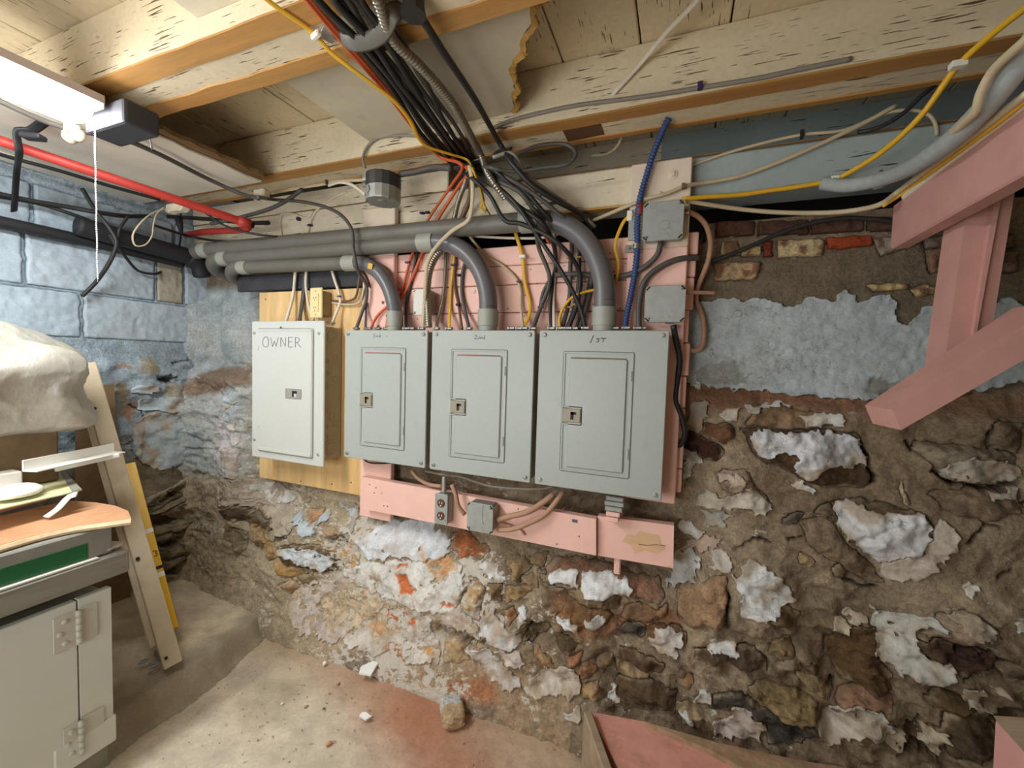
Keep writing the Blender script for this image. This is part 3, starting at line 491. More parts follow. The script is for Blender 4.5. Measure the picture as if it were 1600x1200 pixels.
BR = [([(1126,377),(1154,377),(1157,398),(1126,400)], S(206,186,140)), ([(1157,387),(1189,384),(1190,400),(1158,400)], S(196,172,128)), ([(1192,377),(1208,375),(1208,400),(1193,400)], S(120,58,40)), ([(1215,375),(1289,373),(1287,401),(1217,401)], S(206,184,144)), ([(1115,410),(1190,410),(1182,438),(1117,438)], S(190,164,126)),
      ([(1294,371),(1360,368),(1362,384),(1320,388),(1294,387)], S(168,76,40)), ([(1362,373),(1435,368),(1439,380),(1399,394),(1380,400),(1371,389)], S(178,164,150)), ([(1442,372),(1504,366),(1504,382),(1449,388)], S(158,140,128)), ([(1449,390),(1506,386),(1506,422),(1456,426),(1451,405)], S(146,112,92)), ([(1351,445),(1418,442),(1425,449),(1390,454),(1365,456)], S(208,180,130)), ([(1425,452),(1441,443),(1470,447),(1477,454),(1435,464)], S(206,182,140)), ([(1515,372),(1580,365),(1585,385),(1515,392)], S(130,104,88)), ([(1510,396),(1590,390),(1590,425),(1512,428)], S(120,98,84)),
      ([(1120,345),(1180,345),(1180,366),(1120,370)], S(92,60,46)), ([(1186,345),(1262,343),(1262,366),(1186,367)], S(84,60,48)), ([(1268,343),(1350,341),(1350,362),(1268,365)], S(96,70,56)), ([(1356,341),(1440,338),(1440,360),(1356,362)], S(90,66,54))]
for q, c in BR: st(q, 0.014, c, name='brick', edge=0.005, warp=0.5, rough=0.008, flat=True, splotch=S(128, 84, 62) if c[1] > .35 else None)
W1, W2, W3, LB = S(232, 234, 234), S(222, 220, 214), S(198, 190, 178), S(196, 208, 216)
FLAKES = [
 ([(1163,672),(1233,675),(1305,677),(1343,690),(1358,718),(1366,737),(1353,728),(1334,732),(1305,730),(1279,733),(1270,749),(1261,752),(1244,742),(1244,726),(1251,717),(1235,705),(1217,708),(1186,712),(1172,687)], S(224,226,230), .007),
 ([(1163,635),(1196,631),(1240,632),(1217,637),(1191,638),(1175,651),(1168,644)], W2, .005), ([(1245,649),(1296,645),(1324,654),(1318,668),(1303,665),(1279,670),(1258,663)], W2, .005), ([(1075,632),(1105,622),(1106,650),(1098,668),(1075,668)], S(150,142,132), .006), ([(1125,640),(1151,638),(1153,658),(1135,656),(1123,652)], W3, .004),
 ([(1065,701),(1083,707),(1102,724),(1081,729),(1077,745),(1066,754)], W2, .006), ([(1151,778),(1182,763),(1205,789),(1193,808),(1174,798),(1158,798),(1137,799),(1112,798),(1090,792),(1088,777),(1104,768),(1130,780)], S(206,198,182), .006), ([(1237,752),(1252,752),(1280,770),(1279,773),(1256,766),(1240,761)], W1, .006),
 ([(1488,725),(1512,711),(1565,725),(1600,732),(1600,750),(1547,758),(1521,758),(1486,746),(1469,734)], S(196,190,176), .006), ([(1551,772),(1600,765),(1600,781),(1549,781)], W3, .004), ([(1303,795),(1325,788),(1360,800),(1407,802),(1440,803),(1458,826),(1450,850),(1434,862),(1420,868),(1400,872),(1372,879),(1355,861),(1339,847),(1323,838),(1310,820)], S(226,226,226), .007),
 ([(1470,812),(1497,830),(1498,842),(1488,858),(1465,877),(1460,893),(1442,903),(1402,908),(1390,910),(1386,898),(1374,880),(1402,874),(1436,866),(1455,850)], S(204,192,178), .006), ([(1168,878),(1182,876),(1200,890),(1219,906),(1235,922),(1249,944),(1228,944),(1216,948),(1217,957),(1203,964),(1182,964),(1158,958),(1160,937),(1158,920),(1144,901),(1158,892)], W1, .007),
 ([(1040,880),(1060,858),(1086,862),(1095,880),(1084,890),(1083,902),(1068,915),(1041,917),(1052,895)], S(200,202,200), .006), ([(1107,894),(1128,892),(1146,887),(1138,870),(1128,858),(1112,862),(1118,880)], W3, .005), ([(1060,817),(1083,824),(1098,836),(1095,845),(1077,838),(1060,827)], W2, .005), ([(1102,803),(1149,809),(1137,815),(1135,831),(1112,832),(1102,824)], S(176,176,170), .004),
 ([(1060,860),(1100,842),(1130,845),(1120,858),(1090,862)], S(188,164,148), .004), ([(870,962),(891,965),(901,978),(899,985),(891,981),(885,976),(877,972)], W1, .005), ([(913,962),(938,960),(943,969),(938,978),(929,982),(919,976)], W1, .005), ([(1008,1002),(1020,1007),(1022,986),(1034,986),(1050,988),(1067,999),(1069,1013),(1057,1018),(1057,1027),(1032,1023),(1017,1016)], W2, .006),
 ([(1101,1013),(1122,1007),(1145,1002),(1152,1016),(1159,1023),(1133,1016),(1110,1016)], W1, .006), ([(951,1077),(958,1074),(956,1088),(970,1105),(965,1105),(949,1091)], W2, .008), ([(1080,1097),(1094,1091),(1099,1081),(1110,1083),(1112,1095),(1103,1105),(1089,1102)], W2, .012), ([(1056,1121),(1068,1112),(1080,1119),(1082,1135),(1071,1132)], S(212,214,208), .005),
 ([(1112,1139),(1122,1128),(1130,1133),(1145,1110),(1160,1107),(1175,1117),(1184,1131),(1196,1140),(1190,1160),(1150,1156),(1120,1152)], S(206,192,180), .008), ([(1306,986),(1324,974),(1338,991),(1325,1004),(1311,998)], S(204,192,170), .006), ([(1324,970),(1350,967),(1364,979),(1350,983)], S(210,200,180), .006),
 ([(1369,957),(1390,963),(1418,966),(1460,963),(1466,975),(1443,985),(1434,995),(1431,1011),(1452,1035),(1488,1036),(1484,1057),(1468,1070),(1442,1066),(1415,1053),(1386,1040),(1369,1032),(1384,1020),(1371,1004),(1382,996),(1372,980)], S(204,202,194), .007),
 ([(1474,954),(1495,950),(1539,968),(1547,987),(1512,985),(1486,966)], S(188,180,166), .005), ([(1501,1068),(1519,1066),(1536,1079),(1530,1094),(1549,1116),(1529,1112),(1503,1090)], W3, .005), ([(1543,1064),(1558,1064),(1574,1084),(1558,1083)], W3, .005), ([(1495,920),(1520,910),(1527,925),(1512,928)], W2, .006), ([(1575,970),(1590,965),(1592,985)], W2, .005),
 ([(1303,1107),(1331,1100),(1350,1103),(1373,1112),(1385,1128),(1402,1137),(1399,1161),(1376,1152),(1359,1144),(1324,1165),(1297,1170),(1280,1152),(1278,1135),(1315,1124)], S(204,196,182), .007), ([(1448,1134),(1466,1150),(1485,1150),(1486,1167),(1470,1171),(1485,1191),(1463,1182),(1441,1167),(1450,1154)], S(196,184,162), .006), ([(1375,1127),(1397,1136),(1420,1154),(1420,1167),(1397,1172),(1375,1156)], S(188,172,150), .006),
 ([(467,805),(478,791),(488,805),(494,831),(480,838),(473,822)], LB, .008), ([(499,817),(509,801),(518,794),(518,808),(509,815)], LB, .008), ([(536,785),(541,784),(550,796),(557,784),(561,786),(560,810),(560,827),(555,817),(546,799)], LB, .008), ([(445,855),(485,854),(502,861),(520,869),(520,880),(506,892),(499,885),(474,880),(455,866)], S(214,222,226), .008),
 ([(743,883),(764,876),(780,890),(791,904),(789,909),(763,898),(749,891)], W1, .007), ([(757,942),(764,957),(775,942),(785,965),(794,979),(810,981),(812,1003),(796,1006),(768,996),(754,984),(764,965)], W1, .007), ([(808,974),(814,946),(826,956),(820,972)], W1, .007), ([(698,956),(720,944),(728,954),(752,974),(748,980),(730,984),(710,986),(690,974)], S(214,200,186), .010),
 ([(728,1012),(760,1006),(780,1020),(792,1036),(814,1060),(810,1076),(792,1070),(764,1052),(752,1026)], S(214,206,198), .005), ([(780,1008),(814,1014),(824,1040),(796,1034)], S(220,208,198), .006), ([(852,1044),(892,1038),(910,1068),(894,1090),(848,1084),(820,1072)], S(216,206,190), .006), ([(880,1112),(905,1108),(910,1120),(885,1124)], W2, .006),
 ([(345,655),(370,660),(382,690),(385,720),(375,745),(350,745),(338,720),(338,690)], S(206,200,198), .004), ([(346,612),(364,620),(376,628),(360,640),(348,630)], LB, .004), ([(400,775),(460,790),(465,820),(455,835),(430,840),(420,815)], S(190,178,158), .004), ([(387,757),(424,754),(467,775),(455,785),(425,787),(401,773)], W2, .004), ([(1075,600),(1090,580),(1092,610)], W2, .004)]
for q, c, t in FLAKES:                                                   # crumbs of old paint cling round each flake
    sl, d = BW.sd(BW.uv(q), 1.0, 0.5, 0.06)
    if sl is not None: BW.D[sl] = np.maximum(BW.D[sl], 0.30*np.exp(-np.clip(-d, 0, 1)/0.016))
wall_back = BW.emit_pieces('wall_back', MAT['masonry'], MAT['masonry']); tag(wall_back, 'rubble stone cellar wall with crumbling mortar behind the grey panels', None, None, 'structure')
for i, (q, c, t) in enumerate(FLAKES): BW.paint(q, np.array(c)*0.94, t*0.85, jag=1.1, worn=(.75, .45, .6)[i % 3])
for q, c, t, wr in (([(862,887),(892,885),(938,888),(983,902),(987,923),(970,937),(945,934),(913,929),(906,920),(891,911),(875,911),(859,904)], W1, .006, .42), ([(1120,742),(1150,735),(1180,768),(1160,772),(1130,765)], S(196,176,160), .004, .15), ([(340,750),(400,745),(440,758),(430,790),(395,786),(345,786)], S(186,172,154), .004, .2)): BW.paint(q, c, t, jag=0.8, worn=wr)
PA = [(555,843),(571,838),(599,819),(620,812),(675,818),(698,835),(706,862),(690,872),(650,874),(610,870),(578,876),(562,858)]
PB = [(530,895),(560,884),(590,878),(650,876),(700,876),(714,884),(726,911),(717,939),(722,947),(700,955),(655,948),(610,938),(575,925),(545,912)]
PC = [(455,938),(471,917),(507,903),(530,895),(580,925),(600,940),(585,965),(545,985),(525,1003),(472,990),(458,968)]
PD = [(590,945),(640,958),(680,962),(672,985),(686,1005),(689,1031),(650,1034),(612,1018),(586,1024),(560,1012),(530,1003),(560,985),(590,965)]
RU = [([(610,884),(635,881),(642,886),(621,891)], ORNG), ([(616,898),(635,897),(658,921),(645,928),(626,926)], ORNG), ([(617,942),(640,951),(659,965),(645,975),(633,956)], ORNG), ([(600,954),(621,960),(623,974),(607,975)], ORNG), ([(689,940),(712,939),(714,947),(691,949)], ORNG), ([(690,862),(712,868),(712,890),(690,905),(672,898),(676,880)], S(206,160,116)), ([(500,930),(560,920),(610,945),(600,970),(560,985),(500,965)], S(206,186,156)), ([(560,965),(620,975),(630,990),(580,1000)], S(200,164,122)), ([(470,950),(510,965),(560,990),(540,1003),(480,990)], S(196,180,170)), ([(655,850),(663,852),(690,890),(680,896)], S(206,160,116)), ([(600,1005),(625,1010),(640,1030),(600,1020)], S(190,130,88)), ([(660,1008),(686,1008),(686,1024),(664,1020)], S(212,160,100))]
BW.paint(PA, S(222, 226, 230), .006, jag=1.1, spots=RU, worn=.5, stain=.6)
BW.paint(PB, S(222, 220, 214), .005, jag=1.2, spots=RU, worn=.36)
BW.paint(PC, S(204, 192, 180), .004, jag=1.3, spots=RU, worn=.24)
BW.paint(PD, S(212, 206, 196), .004, jag=1.3, spots=RU, worn=.27)
UP = [(1088,475),(1130,470),(1190,468),(1215,478),(1240,482),(1262,462),(1300,472),(1322,450),(1335,472),(1370,465),(1390,462),(1398,480),(1402,500),(1412,512),(1424,510),(1440,480),(1480,475),(1560,470),(1640,480),(1640,590),(1500,612),(1400,626),(1340,625),(1280,618),(1200,612),(1120,606),(1075,600),(1060,540),(1062,490)]
BW.paint(UP, S(178, 188, 192), .006, jag=0.9, stain=0.15, spots=[([(1080,580),(1150,560),(1170,600),(1090,605)], S(150,154,150)), ([(1360,590),(1410,600),(1390,622),(1350,615)], S(148,148,142))])

# ---------------- wall on the far side of the corner (concrete block over rubble)
LW = Field('left', (0.10, 1.46), (0.0, 1.85), 0.0055)
U, V, z = LW.U, LW.V, LW.V-ZC
low = sstep(0.02, -0.08, z)
LW.H = 0.030*fbm(U, V, 6, 203, 3)*low+0.016*fbm(U, V*1.5, 18, 208, 3)*low+0.004*fbm(U, V, 40, 212, 3)
LB1, LB2 = S(176, 192, 204), S(158, 174, 186); LW.C = mottle(LW, (LB1, LB2), 5, 205)
n = fbm(U, V, 9, 221, 4); k = (low*sstep(0.12, 0.4, n)*0.8)[..., None]; LW.C = LW.C*(1-k)+np.array(S(158, 142, 116))*k
k = sstep(-0.42, -0.5, z+0.05*fbm(U, V, 5, 230, 3))[..., None]; LW.C = LW.C*(1-k)+mottle(LW, (S(152, 140, 116), S(120, 108, 88)), 8, 233)*k
for q, c in (([(180,572),(208,570),(210,576),(180,579)], S(178,140,106)), ([(216,558),(240,558),(244,580),(228,580)], S(170,156,124)), ([(180,594),(200,596),(202,618),(180,628)], S(140,120,94)), ([(200,636),(218,630),(212,654),(202,654)], S(196,150,120)), ([(284,600),(320,590),(332,608),(320,620),(280,618)], S(150,124,94)), ([(240,700),(320,690),(330,730),(250,740)], S(162,150,124)), ([(190,630),(215,625),(205,660),(188,650)], S(166,132,104)), ([(255,602),(275,600),(272,620),(262,622)], S(186,176,148))): LW.tint(q, c, 0.012, 0.9)
for q in ([(246,588),(274,590),(272,600),(250,597)], [(220,793),(271,763),(300,752),(303,759),(268,774),(225,800)], [(231,812),(247,804),(295,796),(321,764),(326,769),(300,806),(260,819),(233,822)], [(232,852),(262,848),(300,838),(300,844),(262,856),(232,858)], [(255,893),(300,878),(305,870),(308,878),(262,898)]):
    LW.tint(q, S(88, 76, 62), 0.006, 0.8, dh=-0.05)
for q, w_, dp in (([(200,632),(222,640),(228,665),(224,690)], .002, .008), ([(268,568),(300,560),(310,530)], .003, .01), ([(180,695),(210,690),(230,700)], .003, .008), ([(230,636),(262,640)], .002, .006), ([(285,660),(296,650)], .003, .008)): LW.line(q, w_, dp, S(80, 74, 66))
LW.start_pieces()
cz = [1.745, 1.563, 1.372, 1.19]; joints = {0: [0.10, 0.34, 0.80, 1.26, 1.46], 1: [0.10, 0.60, 0.775, 1.185, 1.30, 1.46], 2: [0.10, 0.42, 0.93, 1.36, 1.46]}
for row, xs in joints.items():
    a, b = cz[row+1], cz[row]
    for x0, x1 in zip(xs[:-1], xs[1:]):
        if x1-x0 < 0.05: continue
        g = 0.006; LW.stone(None, 0.010, [LB1, S(168, 184, 196), S(180, 194, 204)][random.randint(0, 2)] if not (row == 1 and abs(x0-1.185) < .01) else S(176, 168, 152), name='block', edge=0.006, warp=0.35, rough=0.004, flat=True, m=MAT['block'], groove=0.004, uvp=[(x0+g, a+g), (x1-g, a+g), (x1-g, b-g), (x0+g, b-g)])
for q, h, c, stt in (([(233,803),(311,759),(322,767),(300,783),(240,806)], .03, S(158,148,122), .006), ([(236,844),(271,832),(273,842),(247,850)], .03, S(140,120,92), .004), ([(292,847),(305,831),(328,825),(327,841),(303,860),(287,857)], .035, S(142,128,98), .008), ([(252,879),(287,868),(297,873),(260,892)], .03, S(130,116,90), .006), ([(244,865),(263,861),(263,873),(247,876)], .02, S(120,104,80), .004), ([(232,825),(290,812),(320,790),(325,815),(280,830),(235,840)], .02, S(158,146,120), .003), ([(265,858),(285,850),(290,864),(268,870)], .03, S(150,136,106), .004), ([(255,900),(285,892),(292,915),(262,920)], .02, S(146,132,108), .003), ([(205,690),(222,686),(226,712),(208,716)], .015, S(160,172,178), .003)):
    LW.stone(q, h, c, strata=stt, rough=0.010)
wall_left = LW.emit_pieces('wall_left', MAT['masonry'], MAT['masonry']); tag(wall_left, 'pale blue concrete block wall above rough painted rubble', None, None, 'structure')
for q, c, t in (([(252,804),(287,783),(311,769),(311,783),(284,799),(263,806)], S(206,206,194), .005), ([(225,780),(260,762),(300,742),(318,738),(318,752),(300,754),(268,770),(248,785),(240,790),(222,792)], S(186,196,198), .010), ([(300,740),(318,738),(318,752),(302,755)], S(200,206,206), .012), ([(205,665),(240,645),(290,655),(318,690),(310,720),(250,735),(212,720)], S(182,194,198), .004), ([(205,603),(245,602),(248,612),(205,615)], S(196,206,212), .006), ([(218,622),(300,622),(322,640),(300,650),(240,640),(216,640)], S(186,198,204), .006)):
    LW.paint(q, c, t, jag=0.8)
# ---------------- floor, raised ledge
FL = Field('floor', (-2.2, 1.7), (-1.2, 1.45), 0.0075)
U, V = FL.U, FL.V
FL.H = 0.006*fbm(U, V, 5, 303, 3)+0.0035*fbm(U, V, 40, 305, 3)+0.0025*np.clip(fbm(U, V, 110, 306, 2), 0.2, 1)
FL.C = mottle(FL, (S(206, 194, 174), S(192, 178, 156)), 4, 307)
dfoot = np.clip((V-0.98)/0.25, 0, 1); k = (sstep(0.0, 1.0, dfoot)*0.7)[..., None]; FL.C = FL.C*(1-k)+np.array(S(182, 152, 118))*k
n = fbm(U, V, 5, 311, 4)
q = np.exp(-(((U+0.43)*0.75+(V-0.98)*0.55)/0.36)**2-(((V-0.93)*0.85+(U+0.43)*0.42)/0.15)**2); k = (np.clip(q*1.1+0.5*n*q, 0, 1)*0.75)[..., None]; FL.C = FL.C*(1-k)+np.array(S(170, 104, 76))*k
q = np.exp(-((U+0.75)/0.16)**2-((V-1.1)/0.06)**2); k = (q*0.55)[..., None]; FL.C = FL.C*(1-k)+np.array(S(184, 128, 92))*k
sp = fbm(U, V, 75, 313, 2); k = (sp > 0.62)[..., None]*0.6; FL.C = FL.C*(1-k)+np.array(S(110, 92, 74))*k; k = (sp < -0.66)[..., None]*0.7; FL.C = FL.C*(1-k)+np.array(S(236, 226, 206))*k
floor = mk('floor', FL.xyz(FL.H).reshape(-1, 3), FL.faces(np.ones((FL.ny, FL.nx), bool)), MAT['concrete'], None, True, (0, 0, 0), FL.C.reshape(-1, 3)); tag(floor, 'dusty concrete floor stained with red brick dust', None, None, 'structure')
LG = Field('floor', (-2.2, -1.38), (-0.3, 1.40), 0.007); U, V = LG.U, LG.V
edge = np.interp(V, [-0.3, 0.55, 0.72, 0.98, 1.15, 1.25, 1.32, 1.4], [-1.40, -1.41, -1.44, -1.455, -1.50, -1.55, -1.60, -1.66])+0.02*fbm(U*0, V, 9, 331, 2)
din = edge-U; LG.H = 0.085*sstep(-0.005, 0.06, din)*np.interp(V, [0, 1.0, 1.32], [1, 0.95, 0.55])+0.05*np.clip(din/0.7, 0, 1)+0.008*fbm(U, V, 7, 333, 3)*sstep(0.0, 0.1, din)+0.004*fbm(U, V, 40, 335, 3)
LG.H += 0.06*np.clip((V-1.2)/0.18, 0, 1)**2; LG.H = np.where(din < -0.006, -0.03, LG.H)
LG.C = mottle(LG, (S(212, 196, 168), S(188, 172, 146)), 6, 337); k = (sstep(0.16, 0.06, din+0.04*fbm(U, V, 9, 339, 3)))[..., None]*0.65; LG.C = LG.C*(1-k)+np.array(S(140, 132, 116))*k
led = mk('trim_1', LG.xyz(LG.H).reshape(-1, 3), LG.faces(np.ones((LG.ny, LG.nx), bool)), MAT['concrete'], None, True, (0, 0, 0), LG.C.reshape(-1, 3)); tag(led, 'low rounded concrete ledge along the foot of the block wall', None, None, 'structure')
# closing walls out of the frame
mb = MB(); mb.ab((-2.4, -2.3, -0.05), (2.0, -2.2, 2.0)); tag(mb.build('wall_front', MAT['sheet'], None), 'plain plastered cellar wall behind the viewer', None, None, 'structure')
mb = MB(); mb.ab((1.75, -2.3, -0.05), (1.85, 2.1, 2.0)); tag(mb.build('wall_right', plain('dark_stone', S(90, 84, 84), 0.9, 0, 0.3, 8, 0.3), None), 'dark stone cellar wall under the stairs', None, None, 'structure')
mb = MB(); mb.ab((-2.3, -2.3, -0.05), (-2.2, 0.12, 1.9)); tag(mb.build('wall_side', MAT['block'] if False else plain('blue_wall_paint', S(168, 184, 196), 0.8, 0, 0.1, 8, 0.2), None), 'blue painted wall beyond the cabinet', None, None, 'structure')
mb = MB(); mb.ab((-2.2, -2.2, -0.06), (1.75, -1.19, 0.0)); mb.build('floor_slab', MAT['sheet'], floor)
mb = MB(); mb.ab((-2.4, 1.9, 1.3), (1.8, 1.98, 2.1)); mb.ab((-2.4, 1.46, 1.50), (1.8, 1.95, 1.53)); mb.build('wall_cap', plain('dark_masonry', S(70, 64, 58), 0.95, 0, 0.3, 10, 0.3), wall_back)  # back and top of the wall head, dark grey-brown all over
# ------------------------------------------------------------------ ceiling: boards, joists with raw strips, fibreboard
ZB, ZJ = 1.988, 1.83
def wob_strip(x0, x1, y0, y1, ztop, th, amp, seed, n=60):
    g = np.linspace(0, 1, n); xs = x0+(x1-x0)*g
    a = y0+amp*vnoise(xs*9, xs*0, 1.0, seed)+amp*0.5*vnoise(xs*30, xs*0, 1.0, seed+1); b = y1+amp*vnoise(xs*8, xs*0+2, 1.0, seed+2)+amp*0.5*vnoise(xs*31, xs*0, 1.0, seed+3)
    v = []; f = []
    for i in range(n): v += [(xs[i], a[i], ztop), (xs[i], b[i], ztop), (xs[i], b[i], ztop-th), (xs[i], a[i], ztop-th)]
    for i in range(n-1):
        k = 4*i
        for j in range(4): f.append((k+j, k+(j+1) % 4, k+4+(j+1) % 4, k+4+j))
    f += [(0, 3, 2, 1), (4*n-4, 4*n-3, 4*n-2, 4*n-1)]; return v, f
mb = MB(); mb.ab((-2.4, -2.3, ZB+0.024), (1.85, 2.0, ZB+0.05)); ceiling = mb.build('ceiling', MAT['rawdark'], None, org=(0, 0, ZB+0.024)); tag(ceiling, 'old board ceiling of peeling cream paint between timber joists', None, None, 'structure')
seams = [-2.3, -2.09, -1.883, -1.675, -1.467, -1.26, -1.02, -0.79, -0.55, -0.342, -0.134, 0.076, 0.285, 0.495, 0.70, 0.91, 1.12, 1.33, 1.54, 1.75]
for a, b in zip(seams[:-1], seams[1:]):
    mb = MB(); mb.ab((a+0.002, -2.2, ZB+random.uniform(-0.001, 0.002)), (b-0.002, 1.92, ZB+0.022), 0.003); mb.build('board', MAT['ceil'], ceiling)
for y0, y1, strips in ((-1.10, -0.95, []), (-0.46, -0.305, []), (0.085, 0.24, [(0.085, 0.135), (0.2, 0.24)]), (0.630, 0.785, [(0.628, 0.680, .004, 5), (0.745, 0.786, .006, 9)]), (1.173, 1.306, [(1.171, 1.219, .0035, 13), (1.288, 1.307, .003, 17)])):
    mb = MB(); mb.ab((-2.3, y0, ZJ), (1.75, y1, ZB), 0.004); j = mb.build('joist', MAT['joist'], ceiling)
    for s_ in strips:
        am, sd = (s_[2], s_[3]) if len(s_) > 2 else (0.01, 3)
        mb = MB(); mb.add(*wob_strip(-2.2, 1.6, s_[0], s_[1], ZJ+0.001, 0.005, am, sd, 160)); mb.build('raw_strip', MAT['raw'], j)
    if y0 > 1: mb = MB(); mb.add(*wob_strip(PZ(880, 205, ZJ)[0], PZ(940, 196, ZJ)[0], 1.222, 1.285, ZJ+0.001, 0.003, .01, 41, 14)); mb.build('bare_patch', MAT['rawdark'], j)
def sheet(outline, z, th, name, m, parent, curl=None):
    """flat sheet from a plan outline, its thickness real"""
    mb = MB(); p = [(x, y, z) for x, y in outline]; mb.prism(p, (0, 0, th)); return mb.build(name, m, parent)
def jag(a, b, n, amp, seed):
    g = np.random.default_rng(seed); t = np.linspace(0, 1, n); a = np.array(a); b = np.array(b); e = (b-a); nn = np.array([-e[1], e[0]])/np.linalg.norm(e)
    return [tuple(a+e*q+nn*g.uniform(-amp, amp)*(0 < q < 1)) for q in t]
ZS = 1.877
sheet([(-1.012, 0.786)]+jag((-0.275, 0.786), (-0.40, 0.97), 9, .012, 3)+jag((-0.41, 0.985), (-0.455, 1.10), 7, .012, 4)+jag((-0.455, 1.11), (-0.487, 1.172), 5, .01, 5)+[(-1.006, 1.172)], ZS, 0.006, 'fibreboard', MAT['sheet'], ceiling)
sheet([(-1.012, 0.241)]+[(-0.15, 0.241)]+jag((-0.16, 0.30), (-0.25, 0.629), 12, .014, 8)+[(-1.010, 0.629)], ZS, 0.006, 'fibreboard', MAT['sheet'], ceiling)
# torn brown edge of the sheet hanging down a little
e = jag((-0.27, 0.80), (-0.40, 0.97), 9, .012, 3)+jag((-0.41, 0.985), (-0.487, 1.165), 10, .012, 5)
g = np.random.default_rng(4); ee = cr_spline([(x, y, 0) for x, y in e], .006); n = len(ee); mb = MB(); v = []; f = []
for i, (x, y, _) in enumerate(ee):
    o1 = .004+.010*abs(math.sin(i*.23))*g.uniform(.3, 1); dz = .004+.010*abs(math.sin(i*.11+1)); v += [(x-.006, y, ZS-.0005), (x+o1, y+g.uniform(-.003, .003), ZS-dz), (x+o1+.003, y, ZS-dz+.004), (x+.001, y, ZS+.004)]
for i in range(n-1): f += [(4*i+j, 4*i+(j+1) % 4, 4*i+4+(j+1) % 4, 4*i+4+j) for j in range(4)]
mb.add(v, f); mb.build('torn_edge', plain('torn_fibre', S(168, 128, 66), .9, 0, .3, 60, .4), ceiling)
ZL = 1.79
sheet([(-2.2, 0.56), (-1.478, 0.56)]+jag((-1.478, 0.5), (-1.475, 1.14), 14, .006, 21)+[(-2.2, 1.14)], ZL, 0.006, 'white_sheet', MAT['whitesheet'], ceiling)
sheet([(-1.50, 0.56)]+jag((-1.448, 0.60), (-1.435, 1.12), 22, .010, 22)+[(-1.50, 1.14)], ZL+0.008, 0.012, 'ragged_board', MAT['ragged'], ceiling)
for a, b in ((0.57, 0.82),): mb = MB(); mb.ab((-2.17, a, ZL-0.008), (-2.10, b, ZL), 0.003); mb.build('cover_strip', MAT['whitesheet'], ceiling)
# sill timber on the wall
mb = MB(); mb.ab((-2.2, 1.345, 1.640), (-0.10, 1.46, 1.757), 0.006); sill = mb.build('sill_beam', MAT['sill'], ceiling)
mb = MB(); mb.ab((-0.10, 1.347, 1.640), (1.75, 1.46, 1.757), 0.006); sill2 = mb.build('sill_beam', MAT['bluesill'], ceiling)
mb = MB(); mb.add(*wob_strip(-1.0, -0.12, 1.3435, 1.372, 1.641, 0.006, .005, 61, 60)); mb.build('raw_strip', MAT['raw'], sill)
mb = MB(); mb.ab((-2.2, 1.343, 1.758), (-0.80, 1.36, 1.832), .003); mb.build('sill_board', MAT['sill'], ceiling)
mb = MB(); mb.ab((-2.2, 1.346, 1.757), (1.75, 1.352, 1.761)); mb.build('paint_seam', MAT['ragged'], sill2)
mb = MB(); mb.ab((-2.2, 1.66, 1.76), (-0.1, 1.70, ZB)); mb.build('rim_board', MAT['sill'], ceiling)
mb = MB(); mb.ab((-0.1, 1.66, 1.76), (1.75, 1.70, ZB)); mb.build('rim_board', MAT['bluesill'], ceiling)

mb = MB(); mb.ab((-1.86, 1.318, ZC+.278), (-1.155, 1.338, ZC+.345), .004); mb.build('tarred_board', plain('tarred_timber', S(58, 58, 62), .8, 0, .3, 20, .3), wall_back)
# ------------------------------------------------------------------ boards and posts on the wall
def board(name, lo, hi, m, label, cat, group=None, bev=0.003, parent=None):
    mb = MB(); mb.ab(lo, hi, bev); o = mb.build(name, m, parent)
    return tag(o, label, cat, group) if label else o
t = thing('plank_backing', (-0.5, 1.345, ZC-0.37), 'wide backing of horizontal pink planks behind the breaker panels', 'planks')
zs = [0.392, 0.326, 0.262, 0.168, 0.072, -0.025, -0.12, -0.215, -0.30, -0.372]
for i, (a, b) in enumerate(zip(zs[:-1], zs[1:])):
    board('plank', (-1.02, 1.335+random.uniform(-.001, .002), ZC+b+0.0012), (0.030+random.uniform(-.012, .01), 1.3545, ZC+a-0.0012), MAT['pink'], None, None, parent=t)
mb = MB()
for i in range(60):
    x, zz = random.uniform(-1.0, 0.0), random.uniform(-0.0, 0.38); mb.disc((x, 1.336, ZC+zz), (0, -1, 0), 0.0025, 0.002, 6)
o = mb.build('nail_hole', MAT['brown'], t); o['kind'] = 'stuff'
def post(org, x0, x1, y0, y1, zl, zm, zh, label, up, bot):
    t = thing('wood_post', org, label, 'post')
    mb = MB(); mb.ab((x0, y0, ZC+zm), (x1, y1, ZC+zh), 0.003); mb.build('upper_post', up, t)
    mb = MB(); mb.ab((x0, y0, ZC+zl), (x1, y1, ZC+zm), 0.003); mb.build('lower_post', bot, t); return t
p1 = post((-0.075, 1.325, 1.16), -0.160, 0.006, 1.308, 1.3445, -0.40, 0.345, 0.592, 'cream and pink upright post carrying square boxes and the blue cable', MAT['cream'], MAT['pink'])
for x, zz, r in ((-0.045+0.0, 0.548, 0.014), (-0.077, 0.497, 0.009), (-0.1, 0.57, 0.004), (-0.09, 0.4, .003)):
    mb = MB(); mb.disc((x, 1.309, ZC+zz), (0, -1, 0), r, 0.004, 14, 0.25); mb.disc((x, 1.306, ZC+zz), (0, -1, 0), r*0.55, 0.005, 10, 0.3); mb.build('bolt', MAT['cream'], p1)
p2 = post((-1.07, 1.325, 0.54), -1.150, -1.003, 1.310, 1.334, -0.625, 0.385, 0.565, 'upright post turning from cream to pink beside the plywood', MAT['cream'], MAT['pink'])
